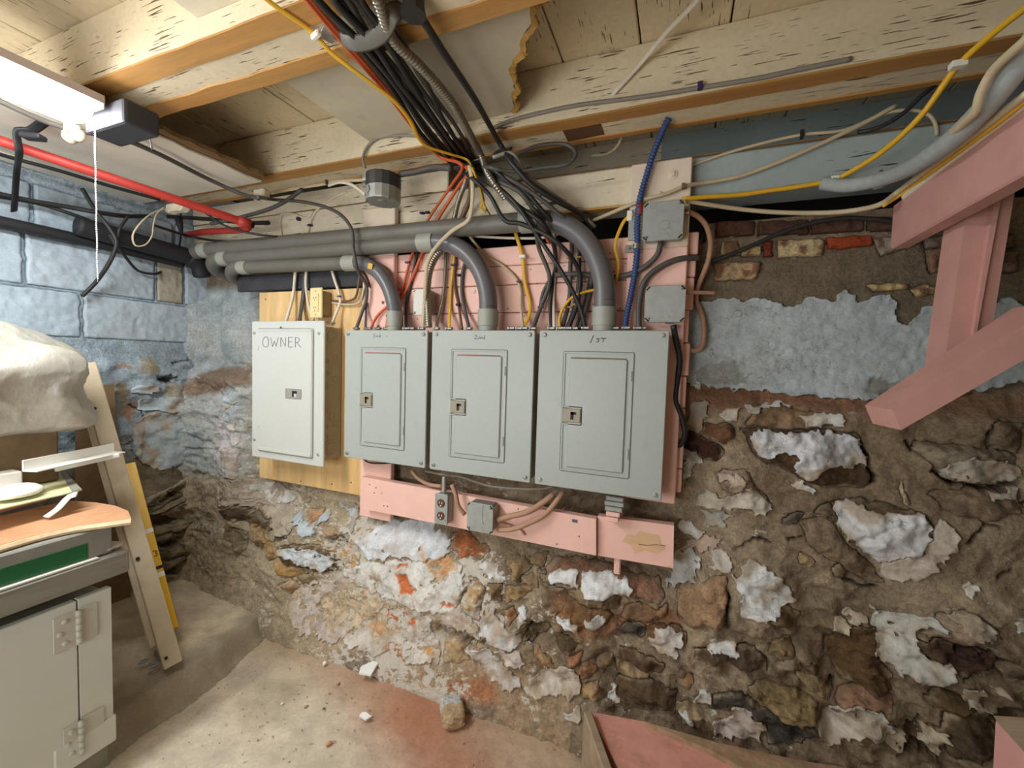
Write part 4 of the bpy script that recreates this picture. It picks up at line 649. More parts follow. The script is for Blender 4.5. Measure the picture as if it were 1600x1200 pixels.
for x, zz in ((-1.03, 0.29), (-1.03, 0.16), (-1.05, 0.21), (-1.07, 0.12)):
    mb = MB(); mb.disc((x, 1.309, ZC+zz), (0, -1, 0), 0.006, 0.002, 10, 0.4); mb.build('bolt', MAT['brown'], p2)
t = thing('plywood_board', (-1.435, 1.326, 0.6), 'bare tan plywood sheet behind the light grey owner panel', 'board')
mb = MB(); mb.ab((-1.719, 1.318, ZC-0.547), (-1.152, 1.333, ZC+0.27), 0.002); mb.build('sheet', MAT['ply'], t)
for x, zz in ((-1.20, -0.50), (-1.68, 0.24), (-1.30, -0.52), (-1.25, 0.22), (-1.47, -0.53)):
    mb = MB(); mb.disc((x, 1.319, ZC+zz), (0, -1, 0), 0.003, 0.002, 8); mb.build('nail', MAT['dark'], t)
def quadboard(name, pts, th, m, label, cat):
    """board from its four front corners; thickness away from the viewer"""
    mb = MB(); mb.prism(pts, (0, th, 0)); return tag(mb.build(name, m, None), label, cat)
t = thing('pink_rail', (-0.67, 1.29, 0.55), 'long pink rail under the panels carrying an outlet and a square box', 'board')
A, B, C_, D_ = PY(565, 745, 1.278), PY(931, 811, 1.278), PY(931, 868, 1.278), PY(567, 795, 1.278)
mb = MB(); mb.prism([A, B, C_, D_], (0, 0.028, 0)); mb.build('board', MAT['pink'], t)
for x, y in ((578, 757), (588, 762), (585, 770), (600, 790), (606, 791), (690, 826), (810, 795), (870, 850), (905, 838), (740, 842), (880, 795)):
    mb = MB(); mb.disc(PY(x, y, 1.279), (0, -1, 0), 0.0025, 0.002, 7); mb.build('nail', MAT['brown'], t)
mb = MB(); p = PY(898, 814, 1.277); mb.box(p, (0.016, 0.002, 0.009)); mb.build('sticker', MAT['bluemarker'], t)
t = thing('pink_board', (-0.1, 1.30, 0.55), 'short cracked pink board with a bare worn patch, end of the rail', 'board')
A, B, C_, D_ = PY(934, 806, 1.296), PY(1053, 821, 1.296), PY(1052, 888, 1.296), PY(934, 868, 1.296)
mb = MB(); mb.prism([A, B, C_, D_], (0, 0.026, 0)); mb.build('board', MAT['pink'], t)
w_ = [PY(x, y, 1.2955) for x, y in ((972, 846), (980, 834), (992, 837), (1000, 829), (1016, 834), (1030, 836), (1034, 850), (1040, 858), (1026, 866), (1008, 860), (992, 866), (986, 853))]
mb = MB(); mb.prism(w_, (0, 0.002, 0)); mb.build('worn_patch', MAT['bare'], t)
mb = MB(); mb.tube([PY(998, 850, 1.295), PY(1010, 852, 1.295), PY(1024, 851, 1.295), PY(1040, 853, 1.295)], 0.001, 5); mb.build('crack', MAT['brown'], t)
board('pink_cleat', (PY(960, 880, 1.322)[0], 1.31, ZC-0.645), (PY(970, 880, 1.322)[0], 1.333, ZC-0.44), MAT['pink'], 'narrow pink cleat poking out under the short cracked board', 'cleat')

# ------------------------------------------------------------------ stairs on the far side
t = thing('stair_trimmer', (0.55, 0.6, 1.55), 'dusty pink ceiling beam running beside the grey pipe', 'beam')
x0 = PY(1405, 312, 1.22)[0]; zt, zb_ = PY(1405, 306, 1.22)[2], PY(1475, 352, 1.22)[2]
mb = MB(); mb.ab((0.47, -0.6, 1.458), (0.508, 1.33, 1.566), 0.004); mb.build('beam', MAT['pinkold'], t)
mb = MB(); mb.ab((0.466, -0.6, 1.560), (0.51, 1.28, 1.574), 0.003); mb.build('paint_lip', MAT['sill'], t)
# post and brace
def beam2(p, q, wid, th, yfront, name, m, parent):
    """squared timber in a plane facing the viewer from pixel p to pixel q"""
    p = np.array(p); q = np.array(q); d = (q-p)/np.linalg.norm(q-p); n = np.array([-d[2], 0, d[0]])
    mb = MB(); mb.prism([p-n*wid/2, p+n*wid/2, q+n*wid/2, q-n*wid/2], (0, th, 0)); return mb.build(name, m, parent)
t = thing('stair_post', (0.52, 1.16, 1.16), 'leaning pink timber post standing on the diagonal brace', 'post')
mb = MB(); Yp = 1.13
mb.prism([PY(1474, 580, Yp), PY(1543, 556, Yp), PY(1592, 262, Yp), PY(1512, 318, Yp)], (0.0, 0.075, 0)); mb.build('timber', MAT['pinkold'], t)
mb = MB(); mb.prism([PY(1507, 574, Yp-.001), PY(1512, 566, Yp-.001), PY(1560, 300, Yp-.001), PY(1548, 310, Yp-.001)], (0.0, -0.012, 0)); mb.build('raised_edge', MAT['pinkold'], t)
t = thing('stair_brace', (0.55, 1.0, 1.1), 'diagonal pink timber brace with a square cut lower end', 'beam')
mb = MB(); Ya = 1.00
a, b, c, d = PY(1394, 640, Ya), PY(1408, 672, Ya), PY(1660, 528, Ya), PY(1660, 470, Ya)
off = PY(1368, 639, 1.09)-PY(1394, 640, Ya)
mb.prism([a, b, c, d], (-0.012, 0.09, 0.0)); mb.build('timber', MAT['pinkold'], t)
# stair foot: pink painted box with a dusty timber edge
t = thing('stair_step', (0.25, 0.95, 0.0), 'pink painted stair base coated in grit at the foot of the rubble wall', 'step')
A = [PZ(x, y, 0.15) for x, y in ((921, 1112), (1010, 1128), (1120, 1168), (1190, 1215), (1330, 1290), (1010, 1300), (968, 1205))]
mb = MB(); mb.prism([(p[0], p[1], 0.15) for p in A], (0, 0, -0.15)); mb.build('slab', plain('pink_concrete', S(222, 160, 146), 0.9, 0, 0.12, 24, 0.4, S(176, 128, 102), 9.0, (0.5, 0.72)), t)
A = PZ(918, 1110, 0.172); B = PZ(958, 1225, 0.172); Rm = frame_from(B-A)
mb = MB(); mb.box((A+B)/2-np.array([0, 0, 0.086]), (np.linalg.norm(B-A), 0.024, 0.172), Rm, 0.003); mb.build('edge_board', MAT['woodtop'], t)
A = [PZ(x, y, 0.165) for x, y in ((1010, 1128), (1120, 1160), (1260, 1190), (1330, 1200), (1330, 1240), (1190, 1216), (1110, 1172))]
mb = MB(); mb.prism([(p[0], p[1], 0.165) for p in A], (0, 0, -0.165)); o = mb.build('grit_bank', plain('grit_bank', S(176, 148, 118), .95, 0, .3, 40, .6, S(140, 108, 84), 12, (.45, .7)), t)
t = thing('stair_newel', (0.62, 0.95, 0.0), 'pink block with a bare wooden top in the lower corner by the wall', 'post')
A = PY(1556, 1122, 0.93); mb = MB(); mb.prism([PY(1556, 1126, 0.93), PY(1640, 1140, 0.93), (PY(1640, 1140, 0.93)[0], 0.93, 0.0), (PY(1560, 1300, 0.93)[0], 0.93, 0.0)], (0, -0.10, 0)); mb.build('block', MAT['pinkold'], t)
mb = MB(); mb.prism([PY(1552, 1118, 0.925), PY(1640, 1124, 0.925), PY(1640, 1140, 0.925), PY(1558, 1128, 0.925)], (0, -0.11, 0)); mb.build('top_board', MAT['woodtop'], t)
mb = MB(); mb.add(*MB().blob(PY(1330, 1178, 1.0)*np.array([1, 1, 0])+np.array([0, 0, 0.03]), (0.05, 0.03, 0.05), 2, 0.25, 5).v and (np.vstack(MB().blob(PY(1330, 1178, 1.0)*np.array([1, 1, 0])+np.array([0, 0, 0.03]), (0.05, 0.03, 0.05), 2, 0.25, 5).v), MB().blob((0, 0, 0), (1, 1, 1), 2).f)); tag(mb.build('rubble_lump', MAT['brownpaper'], None, True), 'tan crumbly lump at the foot of the wall beyond the stair base', 'rubble')
# ------------------------------------------------------------------ breaker panels
def strokes(mb, lines, x0, z0, sx, sz, y, r):
    for ln in lines:
        mb.tube([(x0+a*sx, y, z0+b*sz) for a, b in ln], r, 5, seg=0.004)
def screw(p, r, parent, m=None, dirv=(0, -1, 0)):
    mb = MB(); mb.disc(p, dirv, r, 0.004, 12, 0.35); d = np.array(dirv, float); mb.box(np.array(p)+d*0.0042, (r*1.3, 0.0012, r*0.22), rotm('Y', random.uniform(0, 3))); return mb.build('screw', m or MAT['bright'], parent, False)
def rrect(x0, x1, z0, z1, r, n=4):
    pts = []
    for cx, cz_, a0 in ((x1-r, z1-r, 0), (x0+r, z1-r, 90), (x0+r, z0+r, 180), (x1-r, z0+r, 270)):
        for k in range(n+1): a = math.radians(a0+90*k/n); pts.append((cx+r*math.cos(a), cz_+r*math.sin(a)))
    return pts
def ring(mb, x0, x1, z0, z1, y, w_, r=0.006, d=0.002):
    a = rrect(x0, x1, z0, z1, r); b = rrect(x0+w_, x1-w_, z0+w_, z1-w_, max(r-w_, .001)); n = len(a)
    v = [(x, y, q) for x, q in a]+[(x, y-d, q) for x, q in a]+[(x, y-d, q) for x, q in b]+[(x, y, q) for x, q in b]
    f = []
    for k in range(3): f += [(k*n+i, k*n+(i+1) % n, (k+1)*n+(i+1) % n, (k+1)*n+i) for i in range(n)]
    mb.add(v, f)
def slabz(mb, x0, x1, z0, z1, y0, y1, r, bev=0.002):
    """rounded plate: y0 = front, y1 = back, front edge softened"""
    a = rrect(x0, x1, z0, z1, r); b = rrect(x0+bev, x1-bev, z0+bev, z1-bev, max(r-bev, .0008)); n = len(a)
    v = [(x, y1, q) for x, q in a]+[(x, y0+bev, q) for x, q in a]+[(x, y0, q) for x, q in b]
    f = [tuple(range(n))]+[(k*n+i, k*n+(i+1) % n, (k+1)*n+(i+1) % n, (k+1)*n+i) for k in range(2) for i in range(n)]+[tuple(2*n+i for i in range(n-1, -1, -1))]
    mb.add(v, f)
YP = 1.23; ZT, ZBt = ZC+0.0995, ZC-0.373
def breaker(x0, x1, label, ink, lines, tx, tw, th, drop, rusty):
    t = thing('breaker_panel', ((x0+x1)/2, 1.27, ZBt), label, 'breaker panel', 'grey breaker panels in a row')
    W = x1-x0; H = ZT-ZBt; X = lambda q: x0+q*W; Z = lambda q: ZT-q*H
    mb = MB(); mb.ab((x0+0.006, YP+0.002, ZBt+0.006), (x1-0.006, 1.3075, ZT-0.004), 0.002); mb.build('box', MAT['boxside'], t)
    mb = MB(); slabz(mb, x0, x1, ZBt, ZT, YP-0.003, YP+0.004, 0.005); autosmooth(mb.build('cover', MAT['panel'], t))
    mb = MB(); ring(mb, X(.215), X(.755), Z(.885), Z(.135), YP-0.003, 0.004, 0.005, 0.0028); mb.build('door_frame', MAT['panel'], t)
    mb = MB(); ring(mb, X(.206), X(.764), Z(.892), Z(.128), YP-0.0028, 0.0022, 0.006, 0.0006); mb.build('shadow_gap', plain('panel_seam', S(112, 114, 108), 0.6, 0, 0.1, 40, 0) if 'seam' not in MAT else MAT['seam'], t)
    mb = MB(); slabz(mb, X(.262), X(.712), Z(.86), Z(.172), YP-0.0085, YP-0.002, 0.006, 0.003); d = autosmooth(mb.build('door', MAT['panel'], t))
    if rusty: mb = MB(); mb.tube([(X(.275), YP-0.0075, Z(.1705)), (X(.5), YP-0.0075, Z(.1695)), (X(.70), YP-0.0075, Z(.1705))], 0.0011, 5); mb.build('rust_line', MAT['red'] if rusty > 1 else MAT['ragged'], d)
    mb = MB(); slabz(mb, X(.222), X(.37), Z(.575), Z(.487), YP-0.0125, YP-0.006, 0.002, 0.002); l = mb.build('latch', MAT['bronze'], t)
    mb = MB(); mb.ab((X(.29), YP-0.0132, Z(.556)), (X(.315), YP-0.0120, Z(.508))); mb.ab((X(.29), YP-0.0132, Z(.524)), (X(.335), YP-0.0120, Z(.508))); mb.build('slot', MAT['dark'], l)
    mb = MB(); ring(mb, X(.212), X(.38), Z(.59), Z(.474), YP-0.004, 0.0025, 0.002, 0.0045); mb.build('latch_surround', MAT['panel'], t)
    for q in (.27, .74): mb = MB(); mb.tube([(X(.742), YP-0.0055, Z(q-.03)), (X(.742), YP-0.0055, Z(q+.03))], 0.0035, 8); mb.build('hinge', MAT['panel'], t)
    for a in (.045, .955):
        for b in (.028, .965): screw((X(a), YP-0.003, Z(b)), 0.0062, t, MAT['bright'] if random.random() < .4 else MAT['galv'])
    mb = MB(); strokes(mb, lines, X(tx), Z(.055+drop), tw, th, YP-0.0034, 0.0007 if ink != 'marker' else 0.0010); mb.build('handwriting', MAT[ink], t)
    return t
P3RD = [[(0, .9), (.12, 1), (.22, .85), (.1, .6), (.24, .4), (.12, .05), (0, .15)], [(.34, .25), (.42, .3), (.46, .35)], [(.5, .1), (.5, .5), (.6, .5), (.64, .3)], [(.9, 1), (.86, .1)], [(.86, .5), (.74, .4), (.74, .1), (.86, .15), (1.0, .1)], [(1.62, .2), (1.68, .6)]]
P2ND = [[(0, .6), (.1, 1), (.22, .9), (.18, .5), (0, .05), (.3, .1), (.4, .2)], [(.42, .1), (.46, .5), (.55, .45), (.58, .1)], [(.62, .1), (.64, .5), (.73, .45), (.74, .1)], [(1.0, 1), (.95, .1)], [(.95, .5), (.84, .4), (.84, .1), (.96, .1), (1.06, .1)]]
P1ST = [[(0, -.1), (.22, 1.1)], [(.62, .55), (.5, .6), (.45, .48), (.58, .35), (.55, .1), (.4, .1)], [(.7, .62), (1.1, .62)], [(.9, .62), (.86, .05)]]
x = [-1.154, -0.797, -0.780, -0.415, -0.400, -0.030]
breaker(x[0], x[1], 'grey breaker panel marked 3rd, narrowest seeming, beside the plywood', 'bluemarker', P3RD, .36, .036, .013, .0, 2)
breaker(x[2], x[3], 'grey breaker panel marked 2nd in faint blue, middle of the three', 'bluemarker', P2ND, .44, .036, .013, .005, 2)
breaker(x[4], x[5], 'grey breaker panel marked 1st in black, below the largest conduit elbow', 'marker', P1ST, .42, .042, .019, .018, 1)
# owner's panel
ox0, ox1, oz0, oz1, oy = -1.619, -1.235, ZC-0.419, ZC+0.1335, 1.21
t = thing('breaker_panel', (-1.43, 1.26, oz0), 'light grey breaker panel marked OWNER mounted on bare plywood', 'breaker panel')
W = ox1-ox0; H = oz1-oz0; X = lambda q: ox0+q*W; Z = lambda q: oz1-q*H
mb = MB(); mb.ab((ox0+0.022, oy+0.003, oz0+0.02), (ox1-0.019, 1.3175, oz1-0.02), 0.002); bx = mb.build('box', MAT['boxside'], t)
mb = MB(); slabz(mb, ox0, ox1, oz0, oz1, oy-0.002, oy+0.006, 0.006, 0.003); autosmooth(mb.build('cover', MAT['owner'], t))
mb = MB(); slabz(mb, X(.105), X(.868), Z(.945), Z(.058), oy-0.011, oy, 0.008, 0.004); d = autosmooth(mb.build('door', MAT['owner'], t))
mb = MB(); ring(mb, X(.098), X(.875), Z(.952), Z(.05), oy-0.0018, 0.003, 0.008, 0.0006); mb.build('shadow_gap', plain('owner_seam', S(150, 150, 146), 0.6, 0, 0.05, 40, 0), t)
mb = MB(); slabz(mb, X(.115), X(.86), Z(.075), Z(.062), oy-0.0125, oy-0.008, 0.002, 0.001); mb.build('door_lip', MAT['owner'], d)
mb = MB(); slabz(mb, X(.12), X(.86), Z(.938), Z(.915), oy-0.0125, oy-0.008, 0.002, 0.001); mb.build('door_lip', MAT['owner'], d)
mb = MB(); slabz(mb, X(.52), X(.735), Z(.542), Z(.472), oy-0.0145, oy-0.009, 0.003, 0.0015); l = mb.build('latch', plain('grey_latch', S(150, 148, 142), 0.45, 0, 0.03, 40, 0), t)
mb = MB(); mb.ab((X(.62), oy-0.0152, Z(.528)), (X(.685), oy-0.0142, Z(.487))); mb.build('slot', MAT['dark'], l)
mb = MB(); mb.ab((X(.65), oy-0.0165, Z(.528)), (X(.685), oy-0.0148, Z(.505))); mb.build('thumb_tab', MAT['owner'], l)
for a, b in ((.045, .085), (.935, .085), (.045, .87), (.935, .915)): screw((X(a), oy-0.002, Z(b)), 0.0058, t, MAT['galv'])
for b in (.195, .765): mb = MB(); mb.tube([(X(.13), oy-0.011, Z(b-.012)), (X(.13), oy-0.011, Z(b+.012))], 0.0045, 8); mb.build('hinge', MAT['owner'], t)
mb = MB(); mb.disc((X(.46), oy-0.012, Z(.048)), (0, -1, 0), 0.004, 0.004, 10, .3); mb.build('screw', MAT['brown'], t)
OWN = [[(.10, 1), (.0, .7), (.02, .15), (.14, 0), (.26, .2), (.26, .75), (.16, 1.02), (.08, .95)], [(.38, .92), (.46, .05)], [(.46, .05), (.55, .6)], [(.55, .6), (.64, .08)], [(.64, .08), (.74, .98)], [(.86, .05), (.86, .95)], [(.86, .95), (1.08, .1)], [(1.08, .1), (1.1, .98)], [(1.22, .05), (1.22, .98)], [(1.22, .98), (1.42, .98)], [(1.22, .55), (1.38, .56)], [(1.22, .05), (1.42, .05)], [(1.54, .02), (1.54, .95)], [(1.54, .95), (1.68, .92), (1.72, .75), (1.66, .55), (1.55, .5)], [(1.6, .5), (1.78, .02)]]
mb = MB(); strokes(mb, OWN, X(.20), Z(.186), .113, .040, oy-0.0114, 0.0011); mb.build('handwriting', MAT['pencil'], t)
xs_ = ox1-0.0188
for yy, zz, r in ((1.262, .09, .030), (1.262, .09, .019), (1.262, .88, .030), (1.262, .88, .018), (1.24, .27, .009), (1.285, .24, .009), (1.24, .36, .009), (1.285, .40, .012), (1.24, .45, .008), (1.24, .62, .008), (1.27, .66, .016), (1.285, .72, .012), (1.24, .73, .009), (1.24, .8, .009), (1.285, .8, .009)):
    mb = MB(); a = np.linspace(0, 2*np.pi, 21)[:-1]; pts = [(xs_+0.0006, yy+r*math.cos(q), Z(zz)+r*math.sin(q)) for q in a]; pts.append(pts[0]); mb.tube(pts, 0.0012, 5, raw=True); mb.build('knockout', MAT['boxside'], bx)

# ------------------------------------------------------------------ square and round boxes, outlets
def square_box(c, w_, h, d, label, m, parent=None, side=None):
    """c = front centre"""
    t = thing('junction_box', (c[0], c[1]+d, c[2]-h/2), label, 'junction box')
    mb = MB(); mb.ab((c[0]-w_/2+.003, c[1]+.003, c[2]-h/2+.003), (c[0]+w_/2-.003, c[1]+d, c[2]+h/2-.003), 0.006); mb.build('box', side or MAT['galv'], t)
    mb = MB(); slabz(mb, c[0]-w_/2, c[0]+w_/2, c[2]-h/2, c[2]+h/2, c[1]-.002, c[1]+.004, w_*0.1, .0015); autosmooth(mb.build('cover', m, t))
    for sx, sz in ((-1, 1), (1, -1), (-1, -1), (1, 1)):
        mb = MB(); p = np.array([c[0]+sx*w_*.43, c[1]-.0022, c[2]+sz*h*.43]); mb.box(p, (w_*.13, .001, w_*.04), rotm('Y', math.radians(45*sx*sz))); mb.build('slot', MAT['dark'], t)
    for sx, sz in ((-1, -1), (1, 1)): screw((c[0]+sx*w_*.40, c[1]-.002, c[2]+sz*h*.40), .0035, t)
    return t
pc = PY(1036, 345, 1.265); b1 = square_box(pc, 0.108, 0.108, 0.04, 'square grey steel box at the top of the post, below the yellow cable', MAT['galvpaint'])
mb = MB(); a = np.linspace(-2.4, 2.4, 14); mb.tube([(pc[0]+.006+.012*math.cos(q), pc[1]-.0022, pc[2]-.012+.012*math.sin(q)) for q in a], 0.0007, 4, raw=True); mb.build('knockout', MAT['galv'], b1)
pc = PY(1039, 475, 1.27); square_box(pc, 0.108, 0.103, 0.036, 'square grey steel box lower on the post beside the outermost panel', MAT['galvpaint'])
pc = PY(659, 472, 1.285); square_box(pc, 0.068, 0.092, 0.045, 'small white-faced steel box with tall cover between two conduit elbows', plain('whitened_cover', S(206, 204, 196), 0.6, 0.1, 0.06, 30, 0.1))
pc = PY(750, 809, 1.225); jb = square_box(pc, 0.094, 0.095, 0.05, 'square grey steel box on the pink rail with dusty cables', MAT['galvpaint'])
mb = MB(); mb.tube([(pc[0]+.012, pc[1]-.0024, pc[2]+.044), (pc[0]+.009, pc[1]-.0024, pc[2]+.01), (pc[0]+.014, pc[1]-.0024, pc[2]-.02)], 0.0006, 4); mb.build('scratch', MAT['dkgrey'], jb)
# grey duplex outlet on the rail
pc = PY(689, 796, 1.235); t = thing('duplex_outlet', (pc[0], 1.277, pc[2]-.05), 'grey utility box with a brown duplex outlet on the pink rail', 'outlet')
mb = MB(); mb.ab((pc[0]-.024, pc[1]+.003, pc[2]-.052), (pc[0]+.024, 1.279, pc[2]+.052), .006); mb.build('box', MAT['galvpaint'], t)
mb = MB(); slabz(mb, pc[0]-.025, pc[0]+.025, pc[2]-.053, pc[2]+.053, pc[1], pc[1]+.004, .004, .001); mb.build('cover', MAT['galvpaint'], t)
for s_ in (-1, 1):
    mb = MB(); mb.disc((pc[0], pc[1]+.001, pc[2]+s_*.022), (0, -1, 0), .0145, .004, 16, .1); r_ = mb.build('receptacle', plain('brown_receptacle', S(92, 52, 48), 0.4, 0, 0.05, 40, 0) if s_ < 0 else bpy.data.materials['brown_receptacle'], t)
    mb = MB()
    for q in (-1, 1): mb.box((pc[0]+q*.005, pc[1]-.0034, pc[2]+s_*.022+.002), (.0022, .001, .008))
    mb.disc((pc[0], pc[1]-.003, pc[2]+s_*.022-.008), (0, -1, 0), .0025, .0006, 8); mb.build('slot', MAT['clip'], r_)
# ivory outlet above the owner's panel
a, b = PY(483, 474, 1.262), PY(503, 472, 1.262); c = (a+b)/2; wv = .062; hv = .118; c = PY(493, 473, 1.262)
t = thing('duplex_outlet', (c[0], 1.318, c[2]-hv/2), 'ivory outlet on a metal box above the OWNER panel', 'outlet')
mb = MB(); mb.ab((c[0]-wv/2+.004, c[1]+.006, c[2]-hv/2+.01), (c[0]+wv/2-.004, 1.318, c[2]+hv/2-.012), .004); mb.build('box', MAT['brown'] if False else plain('tan_steel_box', S(150, 134, 104), 0.5, 0.3, 0.1, 30, 0.05), t)
mb = MB(); slabz(mb, c[0]-wv/2, c[0]+wv/2, c[2]-hv/2, c[2]+hv/2, c[1], c[1]+.007, .004, .003); autosmooth(mb.build('cover', MAT['plate'], t))
mb = MB(); slabz(mb, c[0]-.017, c[0]+.017, c[2]-.034, c[2]+.034, c[1]-.003, c[1]+.002, .003, .001); r_ = mb.build('receptacle', MAT['plate'], t)
mb = MB()
for s_ in (-1, 1):
    for q in (-1, 1): mb.box((c[0]+q*.0055, c[1]-.0034, c[2]+s_*.019), (.002, .001, .007))
    mb.disc((c[0], c[1]-.003, c[2]+s_*.019-.009), (0, -1, 0), .0022, .0006, 8)
mb.build('slot', MAT['brown'], r_)
for s_ in (-1, 1): screw((c[0], c[1]-.0, c[2]+s_*.046), .003, t, MAT['plate'])
# round box hanging under the joist
top = PZ(600, 262, 1.826); c = PY(599, 290, 1.17); r0 = 0.057
t = thing('octagon_box', (c[0], c[1], c[2]+.05), 'round grey steel box hanging from the joist with wires', 'junction box')
def octo(z0, z1, r, bul=1.0):
    n = 16; a = np.linspace(0, 2*np.pi, n+1)[:-1]+.2; v = [(c[0]+r*math.cos(q), c[1]+r*math.sin(q), z0) for q in a]+[(c[0]+r*bul*math.cos(q), c[1]+r*bul*math.sin(q), z1) for q in a]
    f = [tuple(range(n-1, -1, -1)), tuple(range(n, 2*n))]+[(i, (i+1) % n, n+(i+1) % n, n+i) for i in range(n)]; return v, f
zb = c[2]-.055
mb = MB(); mb.add(*octo(zb+.043, zb+.085, r0, 1.0)); mb.build('upper_ring', plain('black_box_ring', S(70, 68, 66), 0.5, 0.3, 0.15, 30, 0.05), t)
mb = MB(); mb.add(*octo(zb+.004, zb+.0425, r0*.985, 1.01)); mb.build('box', MAT['galv'], t)
mb = MB(); mb.add(*octo(zb, zb+.004, r0*.96, 1.04)); mb.disc((c[0]+.005, c[1]-.01, zb), (0, 0, -1), .014, .003, 14, .2); mb.build('cover', MAT['galv'], t)
mb = MB(); p = np.array([c[0]-.02, c[1]-r0*.93, zb+.026]); mb.disc(p, (-.35, -1, 0), .013, .003, 16, .1); mb.build('knockout', MAT['galv'], t)
for s_ in (-1, 1): screw((c[0]+s_*.045, c[1]-.03, zb), .004, t, None, (0, 0, -1))
mb = MB(); mb.tube([(c[0]-.052, c[1]-.02, zb+.09), (c[0]-.053, c[1]-.022, zb+.065)], .013, 10); mb.tube([(c[0]-.053, c[1]-.022, zb+.075), (c[0]-.051, c[1]-.02, zb+.068)], .017, 6); mb.build('cable_clamp', MAT['galv'], t)

# ------------------------------------------------------------------ conduits
def conduit(name, label, parts, org):
    t = thing('conduit', org, label, 'conduit', 'grey conduits above the panels')
    for nm, pts, r, m, n in parts:
        mb = MB(); mb.tube(pts, r, n); autosmooth(mb.build(nm, MAT[m], t), 50)
    return t
YC = 1.272; RC = 0.0315
def arc(c0, r, a0, a1, Y, n=9): return [(c0[0]+r*math.cos(math.radians(a)), Y, c0[1]+r*math.sin(math.radians(a))) for a in np.linspace(a0, a1, n)]
def elbow(px_top, px_bot, Y):
    """quarter bend from a level run down to a vertical drop"""
    A = PY(*px_top, Y); B = PY(*px_bot, Y); n = 10; out = []
    for a in np.linspace(90, 0, n): out.append((A[0]+(B[0]-A[0])*math.cos(math.radians(a)), Y, B[2]+(A[2]-B[2])*math.sin(math.radians(a))))
    return out
def run(label, s0, s1, top, bot, Y, RC, down, side_x, joints):
    A = PY(*s0, Y); B = PY(*top, Y); E = elbow(top, bot, Y); D = PY(*bot, Y); zp = ZT-0.001
    par = []
    d = (B-A)/np.linalg.norm(B-A); L = np.linalg.norm(B-A)
    par.append(('tube', [A, A+d*L*.33, A+d*L*.66, B-d*.02], RC*.97, 'pvc', 16))
    par.append(('coupling', [B-d*.05, B+d*.01], RC*1.12, 'pvclight', 16))
    par.append(('elbow', E, RC, 'pvcdark', 18))
    par.append(('elbow_drop', [E[-1], (D[0], Y, zp+.035)], RC, 'pvcdark', 18))
    par.append(('coupling', [(D[0], Y, zp+.072), (D[0], Y, zp+.018)], RC*1.13, 'pvclight', 18))
    par.append(('terminal_adapter', [(D[0], Y, zp+.02), (D[0], Y, zp)], RC*1.02, 'pvclight', 18))
    # far end: coupling and a bend into the corner
    F1 = A-d*.02; par.append(('coupling', [A+d*.03, A-d*.02], RC*1.1, 'pvclight', 16))
    par.append(('bend', [A, A-d*.05, A-d*.10+np.array([0, .015, -.012]), A-d*.135+np.array([0, .05, -.03]), A-d*.145+np.array([0, .12, -.04])], RC, 'pvc', 16))
    conduit('conduit', label, par, (A+B)/2)
run('longest grey conduit along the top, dropping into the panel marked 1st', (322, 391), None, (838, 345), (945, 470), YC, RC, None, None, None)
run('middle grey conduit, dropping into the panel marked 2nd', (352, 404), None, (676, 378), (763, 480), YC, .030, None, None, None)
run('lowest and shortest grey conduit, dropping into the panel marked 3rd', (382, 418), None, (556, 411), (617, 500), YC, .0265, None, None, None)
mb = MB(); p = PY(579, 416, YC-.0275); mb.box(p+np.array([0, -.0015, 0]), (.020, .003, .020), rotm('Y', .25)); tag(mb.build('sticker', MAT['yellow'], None), 'small yellow sticker on the shortest conduit elbow', 'sticker')

# ------------------------------------------------------------------ shop light, chain, old housing
LX, LZ, LY1 = -1.445, 1.775, 0.635
t = thing('shop_light', (LX, 0.1, LZ), 'long bright shop light under the ceiling with white body', 'lamp')
def trough(y0, y1, hw, zb0, zt0, name, m, par, taper=.35):
    prof = [(-hw, zt0), (-hw*1.0, zt0-.02), (-hw*.8, zb0+.012), (-hw*.35, zb0), (hw*.35, zb0), (hw*.8, zb0+.012), (hw, zt0-.02), (hw, zt0)]
    mb = MB(); mb.prism([(LX+a, y0, b) for a, b in prof], (0, y1-y0, 0)); return mb.build(name, m, par)
trough(-0.55, LY1, 0.068, 1.757, 1.788, 'body', MAT['fixture'], t)
mb = MB(); prof = [(-.062, 1.760), (-.060, 1.741), (-.040, 1.726), (0, 1.718), (.040, 1.726), (.060, 1.741), (.062, 1.760)]
def lerp(k): return [(LX+a*k, b0) for a, b0 in prof]
secs = [(-.54, 1), (LY1-.035, 1), (LY1-.015, .85), (LY1-.006, .5)]; v = []; n = len(prof)
for yy, k in secs: v += [(LX+a*k, yy, 1.760-(1.760-b)*k) for a, b in prof]
f = [(i*n+j, i*n+j+1, (i+1)*n+j+1, (i+1)*n+j) for i in range(3) for j in range(n-1)]+[tuple(range(n)), tuple(3*n+j for j in range(n))]
mb.add(v, f); mb.build('diffuser', MAT['led'], t, True)
mb = MB(); mb.box((LX, LY1-.001, 1.772), (.134, .006, .030), None, .002); mb.build('end_cap', MAT['fixture'], t)
